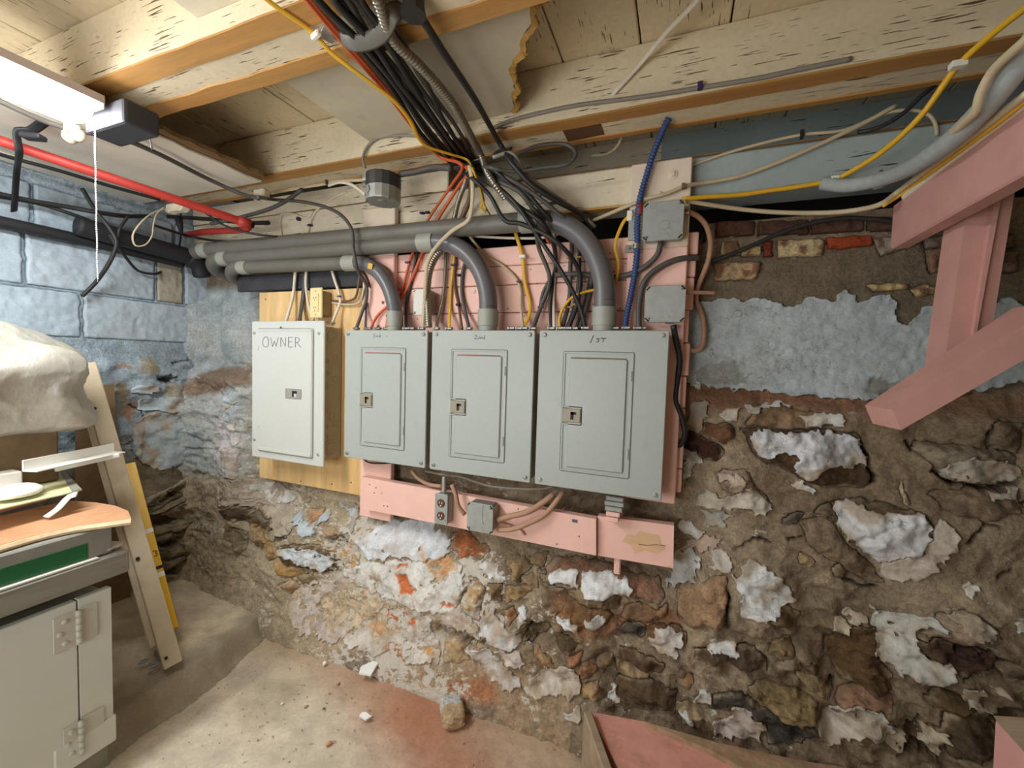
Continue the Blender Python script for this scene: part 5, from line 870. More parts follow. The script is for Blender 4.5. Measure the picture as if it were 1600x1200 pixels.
# pull chain
A = PY(148, 197, 0.648); Bz = PY(151.5, 441, 0.648)[2]; n = int((A[2]-Bz)/.0058); mb = MB()
for i in range(n):
    mb.blob((A[0]+.0012*math.sin(i*.4), A[1], A[2]-i*.0058), (.0024, .0024, .0026), 1, 0, 1)
mb.tube([(A[0], A[1], A[2]+.02), (A[0], A[1], Bz)], .0007, 5); tag(mb.build('pull_chain', plain('white_bead_chain', S(246, 246, 250), 0.3, 0, 0.02, 40, 0), None, True, org=A), 'white beaded pull chain hanging from the shop light', 'chain')
t = thing('fixture_housing', (-1.42, 0.72, 1.72), 'dark metal housing end-on to the shop light, small hook below', 'lamp')
mb = MB(); mb.ab((-1.50, LY1+.012, 1.722), (-1.322, 0.728, 1.784), .008, 2); mb.build('housing', MAT['housing'], t)  # plain dark grey box, darker than the lamp body
p = PZ(228, 232, 1.724); p = np.array([-1.36, 0.722, 1.722])
mb = MB(); mb.tube([p+np.array([0, 0, .004]), p+np.array([0, .004, -.012]), p+np.array([.004, .004, -.022]), p+np.array([.01, 0, -.028]), p+np.array([.012, -.003, -.02])], .0016, 6); mb.build('hook', MAT['bright'], t)

# ------------------------------------------------------------------ pipes along the far wall
def single(name, pts, r, m, label, cat, group=None, n=8, flat=None, up=(0, 0, 1), seg=.012, bits=()):
    if not bits:
        mb = MB(); mb.tube(pts, r, n, flat=flat, up=up, seg=seg); return tag(mb.build(name, MAT[m], None, True), label, cat, group)
    t = thing(name, pts[len(pts)//2], label, cat, group); mb = MB(); mb.tube(pts, r, n, flat=flat, up=up, seg=seg); mb.build('jacket', MAT[m], t, True)
    for nm, P, sz, mm in bits: mb = MB(); mb.box(P, sz, None, .001); mb.build(nm, MAT[mm], t)
    return t
a, b = PZ(-60, 200, 1.745), PZ(386, 349, 1.655)
t = thing('red_pipe', (a+b)/2, 'long red iron pipe slanting under the white ceiling sheet', 'pipe')
mb = MB(); mb.tube([a, (a*2+b)/3, (a+b*2)/3, b], .0145, 14); mb.build('pipe', MAT['red'], t, True)
mb = MB(); d = (b-a)/np.linalg.norm(b-a); mb.tube([b-d*.03, b+d*.012], .019, 12); mb.build('elbow_fitting', MAT['red'], t, True)
c2 = PY(262, 372, 1.36); mb = MB(); mb.tube([b, b+np.array([-.02, .02, -.008]), (b+c2)/2+np.array([0, 0, -.002]), c2], .0125, 12); mb.build('branch', MAT['red'], t, True)
mb = MB(); e = b+d*.012; mb.tube([e, e+d*.012], .012, 6); mb.build('plug', MAT['dark'], t, True)
k = PZ(28, 212, 1.745); mb = MB(); s1 = PZ(70, 190, 1.785); s2 = PX(22, 330, -2.16)
mb.tube([s1, PZ(45, 205, 1.765), k+np.array([0, 0, .012]), PZ(30, 235, 1.71), PX(26, 270, -2.02), s2], .012, 6, flat=.25, up=(1, 0, 0)); tag(mb.build('hanger_strap', MAT['iron'], None, True), 'dark bent hanger strap holding up the red pipe', 'strap')
mb = MB(); mb.box(PZ(52, 214, 1.74), (.05, .03, .014), rotm('Z', .5), .003); tag(mb.build('strap_clamp', MAT['iron'], None), 'dark clamp bolted on the red pipe at the strap', 'clamp')
A, B = PX(-40, 338, -2.165), PX(285, 412, -2.15); mb = MB(); mb.tube([A, (A+B)/2+np.array([0, 0, .004]), B], .021, 12); tag(mb.build('black_pipe', MAT['iron'], None, True), 'thick black pipe along the top of the blue block wall', 'pipe')
A, B = PX(120, 352, -2.12), PX(300, 402, -2.10); mb = MB(); mb.tube([A, (A+B)/2, B], .036, 12); mb.tube([B+np.array([0, -.01, .0]), B+np.array([0, .03, -.03]), B+np.array([-.01, .05, -.075])], .036, 12); tag(mb.build('drain_pipe', MAT['iron'], None, True), 'stout black drain pipe turning down in the corner', 'pipe')
A, B = PX(0, 160, -1.62), PZ(405, 312, 1.70)
# ------------------------------------------------------------------ cables: each one follows its own path in depth
def path(pts):
    """(x, y, Y) on the plane at depth Y, or (x, y, 'z', Z) on the level plane at height Z, or (x, y, 'x', X)"""
    out = []
    for p in pts:
        if len(p) == 3: out.append(PY(p[0], p[1], p[2]))
        elif p[2] == 'z': out.append(PZ(p[0], p[1], p[3]))
        else: out.append(PX(p[0], p[1], p[3]))
    return out
def cable(label, m, r, pts, flat=None, up=(0, 1, 0), name='cable', group=None, clips=(), n=8, seg=.012):
    P = path(pts)
    if not clips: return single(name, P, r, m, label, 'cable', group, n, flat, up, seg)
    t = thing(name, P[0], label, 'cable', group); mb = MB(); mb.tube(P, r, n, flat=flat, up=up, seg=seg); mb.build('jacket', MAT[m], t, True)
    for x, y, Y, w_, h, mm in clips: mb = MB(); mb.box(PY(x, y, Y), (w_, r*2.6, h), None, .001); mb.build('clip', MAT[mm], t)
    return t
def ribbed(label, m, r, pts, pitch=.0045, amp=.12, name='armoured_cable', n=10, m2=None, group=None, parent_bits=None):
    P = cr_spline(path(pts), .003); L = np.concatenate([[0], np.cumsum(np.linalg.norm(np.diff(P, axis=0), axis=1))]); s = np.arange(0, L[-1], pitch/4); Q = np.stack([np.interp(s, L, P[:, k]) for k in range(3)], 1)
    rr = r*(1+amp*np.sign(np.sin(2*np.pi*s/pitch))*np.abs(np.sin(2*np.pi*s/pitch))**.5)
    mb = MB(); mb.tube(Q, rr, n, raw=True); return tag(mb.build(name, MAT[m], None, True), label, 'cable', group)
ZW = 1.808
# the thick bundle under the ceiling, strand by strand
Lc = np.array([(455,-25),(478,0),(540,72),(600,142),(655,215),(704,262)], float); Rc = np.array([(590,-25),(602,0),(630,55),(668,112),(716,190),(752,252)], float)
def strand(t0, jit, seed, z0=ZW, zr=.0, tail=()):
    g = np.random.default_rng(seed); out = []
    for i in range(len(Lc)):
        tt = np.clip(t0+g.normal(0, jit)*(0.4 if i == len(Lc)-1 else 1), 0, 1.0); p = Lc[i]*(1-tt)+Rc[i]*tt
        out.append((p[0], p[1], 'z', z0-zr))
    return out+list(tail)
T1 = [(800,312,1.175),(842,372,1.215),(882,432,1.235),(906,480,1.262),(915,514,1.272)]
K = [
 (.14, .0, 'black', .0068, 'black cable at the orange edge of the ceiling bundle', [(742,282,1.165),(765,305,1.19),(790,345,1.20),(815,350,1.205),(872,380,1.218),(905,425,1.29),(903,470,1.30),(888,514,1.285)]),
 (.24, .012, 'black', .0068, 'black cable of the bundle falling straight to the panel marked 1st', T1),
 (.33, .0, 'dkgrey', .0072, 'charcoal cable in the middle of the ceiling bundle, upper layer', [(775,292,1.18),(808,325,1.20),(833,350,1.21),(843,390,1.29),(858,428,1.305),(858,445,1.305),(845,480,1.31),(832,514,1.29)]),
 (.42, .013, 'black', .007, 'black cable hidden low in the ceiling bundle beside the charcoal one', [(770,285,1.175),(810,322,1.19),(850,352,1.215),(868,400,1.315),(860,470,1.315),(862,514,1.29)]),
 (.50, .0, 'dkgrey', .007, 'charcoal cable looping toward the panel marked 1st from the bundle', [(778,283,1.17),(812,300,1.18),(845,340,1.235),(890,365,1.315),(891,420,1.315),(889,470,1.315),(878,514,1.29)]),
 (.58, .012, 'black', .0068, 'black cable of the bundle with brass clip near the largest elbow', [(780,278,1.17),(820,300,1.19),(862,345,1.245),(900,372,1.315),(905,420,1.315),(899,475,1.315),(886,514,1.29)]),
 (.68, .0, 'dkgrey', .0066, 'charcoal cable dropping behind the largest conduit elbow', [(782,272,1.16),(830,300,1.19),(880,340,1.245),(926,380,1.32),(924,440,1.32),(916,480,1.32),(905,514,1.29)]),
 (.78, .012, 'black', .006, 'thin black cable on the armoured side of the bundle', [(775,268,1.15),(800,290,1.17),(818,305,1.19),(835,330,1.22),(848,352,1.235)]),
 (.86, .0, 'dkgrey', .0055, 'slim charcoal cable just under the armoured cable', [(768,262,1.14),(800,268,1.165),(850,262,1.19),(890,255,1.20),(900,240,1.21),(885,226,1.22),(840,228,1.21),(800,245,1.18)]),
]
for i, (t0, dz, m, r, lab, tail) in enumerate(K): cable(lab, m, r, strand(t0, .045, 100+i, ZW, dz)+tail)
cable('orange cable on the outer edge of the bundle, ending farther from the small box', 'orange', .0050, strand(.02, .01, 201, ZW, -.006)[:-1]+[(688,245,'z',ZW),(722,258,1.17),(705,290,1.275),(668,345,1.30),(653,378,1.31),(643,400,1.322),(632,440,1.322),(622,468,1.315),(604,480,1.300),(588,496,1.296),(579,514,1.28)], clips=[(637,410,1.318,.02,.006,'purple'),(668,332,1.29,.016,.007,'purple')])
cable('orange cable tucked into the bundle, ending nearer the small box', 'orange', .0058, strand(.07, .01, 202, ZW, -.010)[:-1]+[(702,246,'z',ZW),(735,268,1.165),(720,286,1.26),(698,320,1.295),(680,350,1.31),(664,385,1.322),(650,420,1.322),(634,455,1.322),(618,478,1.303),(607,494,1.297),(604,514,1.28)], clips=[(660,333,1.29,.016,.006,'purple')])
ribbed('dull grey armoured cable along the far side of the ceiling bundle', 'bx', .0100, [(575,-25,'z',1.80),(590,0,'z',1.795),(614,62,'z',1.79),(656,103,'z',1.79),(703,156,'z',1.79),(729,201,'z',1.79),(752,244,'z',1.79),(768,280,1.155),(790,310,1.19)], .0085, .16)
def clamp_strap(pts, label, wid=.016):
    mb = MB(); mb.tube(path(pts), wid, 8, flat=.10, up=(0, 0, 1)); return tag(mb.build('bundle_strap', plain('strap_metal', S(116, 112, 104), .5, .4, .1, 20, 0) if 'strap_metal' not in bpy.data.materials else bpy.data.materials['strap_metal'], None, True), label, 'strap')
clamp_strap([(516,46,'z',1.826),(530,58,'z',1.815),(548,68,'z',1.79),(572,66,'z',1.785),(598,50,'z',1.785),(612,22,'z',1.795),(625,14,'z',1.815),(640,18,'z',1.826)], 'grey metal strap holding the bundle up to the first joist')
clamp_strap([(690,263,'z',1.824),(720,262,'z',1.79),(750,252,'z',1.785),(768,248,'z',1.795),(775,238,'z',1.81),(800,232,'z',1.824)], 'grey metal strap holding the bundle up to the second joist')
mb = MB(); mb.box(PZ(514, 52, 1.826), (.05, .03, .004), rotm('Z', -.5), .001); mb.disc(PZ(519, 48, 1.823), (0, 0, -1), .006, .004, 8); tag(mb.build('strap_plate', MAT['galv'], None), 'bent steel plate screwed to the joist at the first strap end', 'plate')
p = PZ(646, 14, 1.80); mb = MB(); mb.tube([p+np.array([0, 0, .03]), p+np.array([0, 0, -.01])], .02, 8); mb.tube([p+np.array([0, 0, -.004]), p+np.array([0, 0, -.012])], .024, 8); tag(mb.build('cable_gland', MAT['black'], None), 'black cable gland on the ceiling where the lone cable starts', 'fitting')
cable('lone black cable running apart from the bundle to the second strap', 'black', .0078, [(648,14,'z',1.80),(660,30,'z',1.80),(692,80,'z',1.80),(742,155,'z',1.80),(782,226,'z',1.80),(800,255,1.16),(832,290,1.19),(872,315,1.24),(912,338,1.325),(925,360,1.335)])
cable('grey cable swinging over behind the largest conduit', 'grey', .0062, [(770,246,1.17),(800,240,1.18),(822,272,1.20),(865,305,1.25),(905,332,1.325),(930,355,1.33)])
cable('dark drooping cables looped from the round box to the strap', 'dkgrey', .011, [(625,272,1.19),(650,268,1.2),(675,262,1.2),(705,262,1.18)])
cable('yellow cable clipped to the first joist beside the bundle', 'yellow', .0062, [(395,-25,'z',1.822),(418,0,'z',1.822),(490,52,'z',1.818),(515,80,'z',1.81),(545,104,'z',1.80),(583,132,'z',1.792),(615,157,'z',1.788),(640,187,'z',1.786),(655,217,'z',1.785),(668,229,'z',1.785),(700,240,'z',1.785),(728,249,'z',1.785),(740,268,1.16),(750,295,1.20),(756,318,1.24),(766,336,1.30)], flat=.45, up=(0, 0, 1))
mb = MB(); mb.box(PZ(494, 55, 1.812), (.03, .012, .012), rotm('Z', -.3), .003); tag(mb.build('cable_clip', MAT['clip'], None), 'white clip on the yellow cable at the first joist', 'clip')
cable('greyish yellow flat cable falling across two conduits into the panel marked 3rd', 'beige', .0066, [(733,258,1.155),(738,285,1.175),(737,322,1.20),(732,343,1.21),(705,362,1.22),(680,388,1.222),(668,410,1.222),(665,440,1.235),(663,475,1.26),(660,515,1.28)], flat=.5)
cable('yellow strand curling from the second strap toward the longest conduit', 'yellow', .005, [(738,262,1.16),(748,288,1.20),(755,312,1.235),(752,325,1.25),(760,330,1.26)], flat=.5)
cable('yellow cable with white clip entering the panel marked 2nd', 'yellow', .0062, [(801,350,1.325),(808,372,1.325),(816,400,1.322),(820,440,1.322),(828,475,1.322),(826,495,1.31),(815,515,1.285)], flat=.5, clips=[(817,401,1.315,.020,.010,'clip')])
cable('yellow cable behind the middle conduit elbow', 'yellow', .0062, [(711,388,1.324),(708,415,1.324),(704,450,1.324),(703,480,1.324),(702,515,1.285)], flat=.5, clips=[(709,414,1.318,.018,.006,'purple')])
ribbed('ribbed steel flexible conduit bending into the panel marked 3rd', 'bx', .0125, [(702,384,1.30),(688,393,1.29),(676,410,1.28),(669,435,1.27),(668,470,1.27),(670,512,1.27)], .0085, .1)
ribbed('thin armoured cable dropping beside the small white box', 'bx', .0062, [(697,384,1.32),(696,420,1.32),(692,465,1.318),(684,500,1.30),(682,514,1.28)], .0055, .1)
ribbed('short armoured cable arching below the second strap', 'bx', .0085, [(732,262,1.20),(727,285,1.24),(716,315,1.28),(709,345,1.31),(700,372,1.325)], .006, .1)
cable('brown cable beside the short armoured cable', 'brown', .009, [(738,268,1.2),(734,310,1.27),(722,340,1.30),(712,362,1.325)])
cable('dark cable rising between the orange cables and small box', 'black', .0058, [(653,388,1.325),(645,430,1.325),(636,470,1.325),(634,514,1.28)])
cable('dark cable along the post beside the lowest elbow', 'dkgrey', .004, [(570,430,1.306),(572,470,1.306),(571,514,1.27)])
cable('dark cable bowed behind the middle elbow', 'dkgrey', .006, [(731,398,1.325),(723,425,1.325),(722,460,1.325),(728,490,1.315),(733,514,1.285)])
cable('brown cable with dark clips right of the yellow one', 'brown', .0048, [(712,402,1.325),(710,440,1.325),(717,480,1.325),(722,514,1.285)], clips=[(717,430,1.32,.012,.008,'dark'),(716,476,1.32,.014,.008,'dark')])
cable('thin white cable under the longest conduit in the dark gap', 'white', .0046, [(655,392,1.31),(690,366,1.325),(740,369,1.33),(800,372,1.335),(850,371,1.335),(882,363,1.335)])
cable('grey brown cable slanting from behind the longest conduit to the panel marked 2nd', 'beige', .005, [(729,362,1.30),(742,380,1.31),(760,400,1.325),(785,415,1.325),(806,435,1.324),(813,450,1.323),(814,480,1.32),(818,515,1.285)], clips=[(811,440,1.317,.014,.006,'purple')])
cable('white cable dropping behind the longest conduit to the panel marked 1st', 'white', .0062, [(860,340,1.325),(865,370,1.322),(868,395,1.322),(866,425,1.322),(864,465,1.322),(866,515,1.285)], flat=.6)
cable('orange brown stub behind the longest conduit', 'orange', .0048, [(842,350,1.325),(850,365,1.33),(858,380,1.33)])
cable('small dark arc of cable in front of the pink planks', 'dkgrey', .0055, [(857,440,1.31),(848,458,1.315),(844,478,1.318),(838,500,1.31),(834,515,1.285)], clips=[(845,480,1.312,.018,.006,'purple')])
cable('fat grey cable sweeping from behind the largest elbow up to the top square box', 'dkgrey', .0085, [(868,430,1.315),(905,428,1.315),(945,434,1.322),(985,428,1.295),(1010,415,1.29),(1027,398,1.285),(1033,378,1.283)])
cable('fat grey cable arching over the lower square box into the panel marked 1st', 'dkgrey', .0085, [(1092,403,1.33),(1060,405,1.30),(1030,418,1.292),(1008,438,1.29),(999,470,1.29),(998,514,1.275)])
cable('dark cable with brass clip, inner one below the largest elbow', 'black', .0055, [(930,384,1.322),(926,410,1.322),(920,445,1.322),(912,480,1.32),(900,514,1.285)], clips=[(925,399,1.315,.016,.008,'bluemarker'),(922,448,1.315,.018,.008,'dark')])
for x, y, lb in ((890, 403, 'upper brass staple farther from the largest elbow'), (904, 402, 'upper brass staple nearer the largest elbow'), (889, 480, 'lower brass staple farther from the largest elbow'), (900, 476, 'lower brass staple nearer the largest elbow')):
    mb = MB(); mb.box(PY(x, y, 1.309), (.018, .012, .005), None, .001); tag(mb.build('cable_staple', plain('brass_clip', S(176, 150, 70), 0.45, .3, .05, 40, 0) if 'brass_clip' not in bpy.data.materials else bpy.data.materials['brass_clip'], None), lb, 'staple', 'brass staples')
cable('yellow loop of cable curving into the panel marked 1st', 'yellow', .0045, [(936,452,1.305),(915,456,1.30),(895,464,1.298),(880,482,1.292),(874,500,1.285),(876,515,1.275)])
cable('twisted yellow tape beside the blue armoured cable', 'yellow', .0052, [(992,334,1.30),(978,342,1.30),(968,360,1.30),(961,385,1.30),(966,410,1.30),(964,432,1.30),(960,446,1.31)], flat=.35)
ribbed('blue armoured cable descending the post into the panel marked 1st', 'blue', .0088, [(1045,185,1.25),(1035,205,1.27),(1024,232,1.285),(1010,275,1.29),(1000,312,1.29),(996,345,1.29),(996,385,1.29),(993,420,1.288),(986,460,1.285),(978,500,1.275),(977,516,1.272)], .009, .2)
mb = MB(); mb.tube(path([(1000,318,1.29),(998,336,1.29)]), .0092, 12); tag(mb.build('red_sleeve', plain('red_sleeve', S(150, 60, 44), .5, 0, .1, 30, 0), None, True), 'short rust red sleeve around the blue armoured cable', 'sleeve')
t = thing('cable_strap', PY(985, 360, 1.30), 'bright galvanised strap pinning the blue cable to the post', 'strap')
mb = MB(); mb.box(PY(988, 352, 1.303), (.022, .004, .09), None, .001); mb.build('plate', MAT['galvpaint'], t)
mb = MB(); mb.box(PY(984, 337, 1.300), (.016, .008, .03), None, .002); mb.build('tab', MAT['clip'], t)
mb = MB(); mb.tube(path([(995,381,1.288),(994,389,1.288)]), .0105, 12); mb.box(PY(985, 389, 1.302), (.03, .004, .022), None, .001); mb.build('saddle', MAT['bright'], t)
screw(PY(983, 388, 1.299), .004, t)
cable('white cable crossing the post top toward the dark sill', 'beige', .0058, [(925,345,1.36),(945,337,1.34),(985,320,1.30),(1005,312,1.296),(1040,303,1.296),(1070,291,1.30),(1100,286,1.325),(1150,277,1.336),(1200,260,1.338),(1260,235,1.338),(1310,212,1.338),(1355,190,1.338),(1400,165,1.338)], clips=[(1068,291,1.293,.01,.014,'brown')])
cable('thin beige cable stapled to the blue sill below the joist', 'beige', .0042, [(1070,262,1.34),(1150,235,1.342),(1250,211,1.342),(1320,203,1.342),(1380,178,1.342),(1425,172,1.342),(1452,180,1.342),(1462,195,1.342),(1464,212,1.342)], clips=[(1253,210,1.336,.008,.022,'dark')])
cable('yellow cable slung from the top square box out over the pink beam', 'yellow', .0062, [(1066,311,1.285),(1100,308,1.30),(1160,304,1.325),(1200,298,1.332),(1250,291,1.332),(1305,280,1.325),(1340,262,1.29),(1385,232,1.23),(1440,180,1.165),(1495,105,1.11),(1545,58,1.05),(1600,14,0.98),(1640,-20,0.92)], clips=[(1304,279,1.32,.018,.010,'clip'),(1497,101,1.10,.024,.012,'clip')])
cable('dark cable poking out of the sill under the yellow cable', 'black', .0052, [(1340,206,1.346),(1352,205,1.34),(1380,196,1.33),(1410,178,1.32),(1440,150,1.31),(1465,130,1.31)])
cable('beige cable lying along the pink beam edge', 'beige', .0062, [(1072,314,1.30),(1150,326,1.35),(1220,332,1.36),(1300,332,1.35),(1345,327,1.32),(1378,318,1.27),(1400,302,'x',.455),(1450,264,'x',.455),(1510,219,'x',.455),(1560,181,'x',.455),(1610,142,'x',.455)])
cable('thin yellow wire beside the beige one on the pink beam', 'yellow', .0035, [(1380,322,1.265),(1405,306,'x',.462),(1455,269,'x',.462),(1515,225,'x',.462),(1565,188,'x',.462),(1612,150,'x',.462)])
cable('limp beige cable drooping beside the fat grey pipe', 'beige', .0062, [(1620,48,'x',.40),(1585,78,'x',.40),(1550,112,'x',.40),(1532,145,'x',.40),(1525,172,'x',.405),(1508,190,'x',.41),(1485,212,'x',.42)])
t = thing('grey_pipe', PY(1440, 255, 1.15), 'fat wrapped grey pipe curving along the pink beam', 'pipe')
mb = MB(); mb.tube(path([(1285,286,1.33),(1320,290,1.31),(1360,284,1.27),(1400,272,1.20),(1440,252,'x',.428),(1490,216,'x',.428),(1535,172,'x',.428),(1570,130,'x',.428),(1600,88,'x',.428),(1640,30,'x',.428)]), .0165, 12); mb.build('pipe', plain('grey_wrap', S(160, 166, 164), .8, 0, .14, 60, .4), t, True)
mb = MB(); mb.tube(path([(1366,283,1.272),(1378,279,1.262)]), .021, 12); mb.build('coupling', bpy.data.materials['grey_wrap'], t, True)
cable('cream cable entering a hole in the second joist', 'white', .0068, [(1110,-25,1.00),(1085,5,1.03),(1040,52,1.10),(1000,100,1.155),(975,128,1.163),(962,142,1.168),(956,150,1.178)], flat=.6)
cable('grey cable lying along the foot of the second joist', 'grey', .0055, [(770,200,1.166),(800,188,1.166),(850,175,1.165),(905,164,1.165),(960,157,1.164),(1020,149,1.164),(1100,136,1.164),(1180,123,1.164),(1260,106,1.164),(1330,92,1.166)], clips=[(1094,134,1.158,.012,.016,'purple')])
cable('pale loop of cable above the sill behind the second joist', 'beige', .005, [(925,243,1.42),(950,240,1.40),(965,228,1.38),(972,212,1.36)])
cable('tan cable looping from the top square box down beside the planks', 'dustcable', .0075, [(1072,330,1.30),(1090,338,1.33),(1103,352,1.345),(1110,378,1.35),(1107,405,1.35),(1098,430,1.36),(1090,450,1.37),(1088,470,1.375),(1096,490,1.375),(1100,520,1.37),(1094,545,1.365),(1080,548,1.36),(1070,530,1.35)])
cable('short tan cable stub out of the lower square box', 'dustcable', .0055, [(1070,457,1.29),(1090,457,1.31),(1118,458,1.33)])
cable('black cable running down beside the panel marked 1st', 'black', .0085, [(1052,508,1.275),(1056,530,1.285),(1062,560,1.30),(1058,600,1.312),(1056,625,1.312),(1066,655,1.315),(1070,680,1.32),(1062,695,1.33),(1048,696,1.34)])
cable('black cable sagging over the old bricks', 'black', .0062, [(1100,412,1.37),(1130,402,1.37),(1170,386,1.37),(1215,366,1.37),(1262,350,1.37),(1320,341,1.37),(1370,343,1.37),(1420,350,1.37),(1470,356,1.37),(1500,350,1.36),(1540,330,1.34)])
cable('limp dark cable running to the stair post', 'black', .005, [(1440,352,1.35),(1470,352,1.33),(1500,340,1.31),(1530,320,1.29)])
# cables near the corner
cable('dark grey cable crossing all conduits to the panel marked 3rd', 'dkgrey', .0062, [(404,308,'z',1.66),(430,312,1.19),(470,315,1.20),(510,324,1.205),(535,338,1.21),(550,360,1.215),(552,385,1.22),(556,410,1.222),(560,425,1.25),(572,445,1.285),(573,465,1.29),(565,490,1.285),(556,515,1.275)])
cable('grey cable along the white ceiling sheet to the cleats', 'dkgrey', .0075, [(-40,135,'z',1.772),(0,158,'z',1.772),(95,198,'z',1.77),(190,217,'z',1.768),(240,237,'z',1.768),(330,282,'z',1.768),(375,302,'z',1.745),(404,310,'z',1.70)])
cable('blue black cable along the white ceiling sheet below the red pipe', 'iron', .0065, [(-40,226,'z',1.765),(0,241,'z',1.765),(90,266,'z',1.765),(170,290,'z',1.765),(250,312,'z',1.765)])
cable('black cable draped along the block wall, upper one', 'black', .0085, [(-30,296,'x',-2.15),(40,312,'x',-2.14),(110,324,'x',-2.12),(180,336,'x',-2.08),(250,338,1.22),(320,342,1.25),(385,348,1.27),(420,348,1.28)])
cable('black cable draped along the block wall, lower one', 'black', .007, [(-30,303,'x',-2.16),(60,318,'x',-2.15),(110,334,'x',-2.13),(150,350,'x',-2.12),(175,372,'x',-2.08),(182,385,'x',-2.07)])
cable('black cable end dangling over the blocks in a long hook', 'black', .0075, [(128,294,'x',-2.05),(150,330,'x',-2.06),(172,358,'x',-2.05),(182,378,'x',-2.04),(176,400,'x',-2.06),(165,420,'x',-2.09),(148,443,'x',-2.14),(128,463,'x',-2.16)])
cable('thin black cable sagging from the drain pipe to the corner', 'black', .0055, [(200,338,'x',-2.05),(186,360,'x',-2.05),(185,382,'x',-2.06),(198,404,'x',-2.12),(218,424,'x',-2.165),(240,428,'x',-2.165),(258,421,1.24)])
cable('cream flat cable bent into a hanging loop', 'beige', .0066, [(262,326,'x',-1.95),(240,332,'x',-1.95),(218,350,'x',-1.96),(207,370,'x',-1.97),(212,384,'x',-1.97),(226,383,'x',-1.96),(237,370,'x',-1.95),(240,350,'x',-1.93),(245,334,'x',-1.92),(256,324,'x',-1.90)], flat=.4, up=(0, 1, 0))
cable('dark wire with a plug hanging by the cream loop', 'black', .0038, [(282,330,1.15),(283,360,1.2),(280,385,1.25),(274,400,1.28),(266,412,1.31)])
mb = MB(); mb.tube(path([(279,340,1.16),(281,352,1.16),(284,366,1.17)]), [.015, .012, .005], 8, raw=True); tag(mb.build('plug', MAT['iron'], None, True), 'dark plug hanging under the ceramic cleat by the red pipe', 'plug')
cable('black cable from the red pipe elbow running toward the conduits', 'black', .0045, [(320,332,1.1),(350,352,1.15),(400,366,1.2),(435,370,1.255)])
cable('dark cable lying behind the conduits toward the corner', 'black', .0055, [(240,352,'x',-1.98),(300,370,1.25),(360,378,1.27),(420,374,1.305),(470,366,1.32)])
cable('thick dark cable slanting by the second ceramic cleat', 'dkgrey', .0075, [(472,296,1.2),(450,312,1.2),(425,325,1.2),(390,336,1.2),(330,350,1.2)])
def cleat(px, Z, label, sc=1.0, m='porcelain'):
    p = PZ(px[0], px[1], Z); t = thing('ceramic_cleat', p, label, 'cleat')
    for i, (dx, dy) in enumerate(((-.016, 0), (.016, .004))):
        mb = MB(); mb.blob(p+np.array([dx, dy, .0])*sc, np.array([.017, .017, .018])*sc, 2, .12, i+3); mb.build('half', MAT[m], t, True)
    mb = MB(); mb.disc(p+np.array([0, 0, .004]), (0, 0, 1), .02*sc, .022, 10); mb.build('base', MAT[m], t); return t
cleat((114, 212), 1.752, 'cream ceramic cleat pair under the white sheet near the chain', 1.0)
def cleat_box(a, size, label, name='cable_cleat'):
    t = thing(name, a, label, 'cleat'); mb = MB(); mb.box(a, size, None, .005); mb.build('body', MAT['porcelain'], t)
    for s_ in (-1, 1): mb = MB(); mb.box(a+np.array([s_*size[0]*.36, -size[1]*.1, -size[2]*.4]), (size[0]*.26, size[1]*.9, size[2]*.5), None, .004); mb.build('jaw', MAT['porcelain'], t)
    return t
cleat_box(PZ(278, 325, 1.722), np.array([.10, .035, .03]), 'long white ceramic cleat beside the red pipe elbow')
cleat_box(PZ(409, 304, 1.74), np.array([.055, .03, .035]), 'cream ceramic cleat where the dark cable leaves the joist')
cable('cream cable along the second joist into the round box', 'beige', .0062, [(425,302,1.22),(470,293,1.21),(508,287,1.205),(520,284,1.20),(545,282,1.19),(568,281,1.18)], flat=.5, clips=[(511,285,1.198,.006,.016,'brown')])
cable('short white cable dipping into the round box', 'white', .0055, [(513,290,1.2),(530,285,1.195),(548,288,1.185),(562,297,1.18),(570,304,1.175)], flat=.5)
cable('grey wire arching from the round box to the strap', 'grey', .0045, [(571,262,1.16),(567,250,1.16),(572,232,1.163),(588,217,1.165),(620,212,1.165),(660,212,1.165),(700,208,1.165)])
cable('painted over wires running up the sill', 'sill', .005, [(480,368,1.338),(486,345,1.340),(498,325,1.341),(520,310,1.341),(545,298,1.341),(560,292,1.342)], clips=[(484,352,1.334,.016,.008,'purple'),(466,342,1.334,.012,.014,'purple')])
cable('painted over wire looping on the sill', 'sill', .005, [(440,372,1.338),(438,352,1.341),(440,336,1.341),(455,334,1.341),(480,340,1.341),(490,330,1.341)])
cable('white cable rising from the OWNER panel, outermost', 'white', .0062, [(462,420,1.30),(460,445,1.303),(458,462,1.30),(452,485,1.28),(446,505,1.262)])
cable('flat grey cable entering the OWNER panel between white ones', 'dkgrey', .0095, [(476,425,1.312),(474,455,1.312),(471,480,1.30),(468,503,1.27)], flat=.5)
cable('white cable passing behind the ivory outlet', 'white', .0055, [(479,420,1.30),(478,445,1.30),(482,475,1.295),(490,500,1.27)])
cable('white cable with a blue clip right of the ivory outlet', 'white', .0058, [(518,420,1.30),(524,440,1.30),(530,458,1.30),(532,470,1.30),(525,490,1.29),(518,508,1.275)], clips=[(530,463,1.295,.014,.006,'bluemarker')])
cable('tan wires joining the ivory outlet box from the post', 'brown', .0045, [(519,470,1.30),(540,471,1.303),(555,465,1.303),(560,445,1.303),(562,430,1.303)])
cable('second tan wire joining the ivory outlet box', 'beige', .0042, [(519,473,1.30),(545,476,1.303),(562,472,1.303),(568,455,1.303),(572,440,1.303)])
cable('brown cable beside the lowest elbow at the post', 'brown', .0055, [(566,425,1.303),(572,436,1.303),(576,448,1.303)])
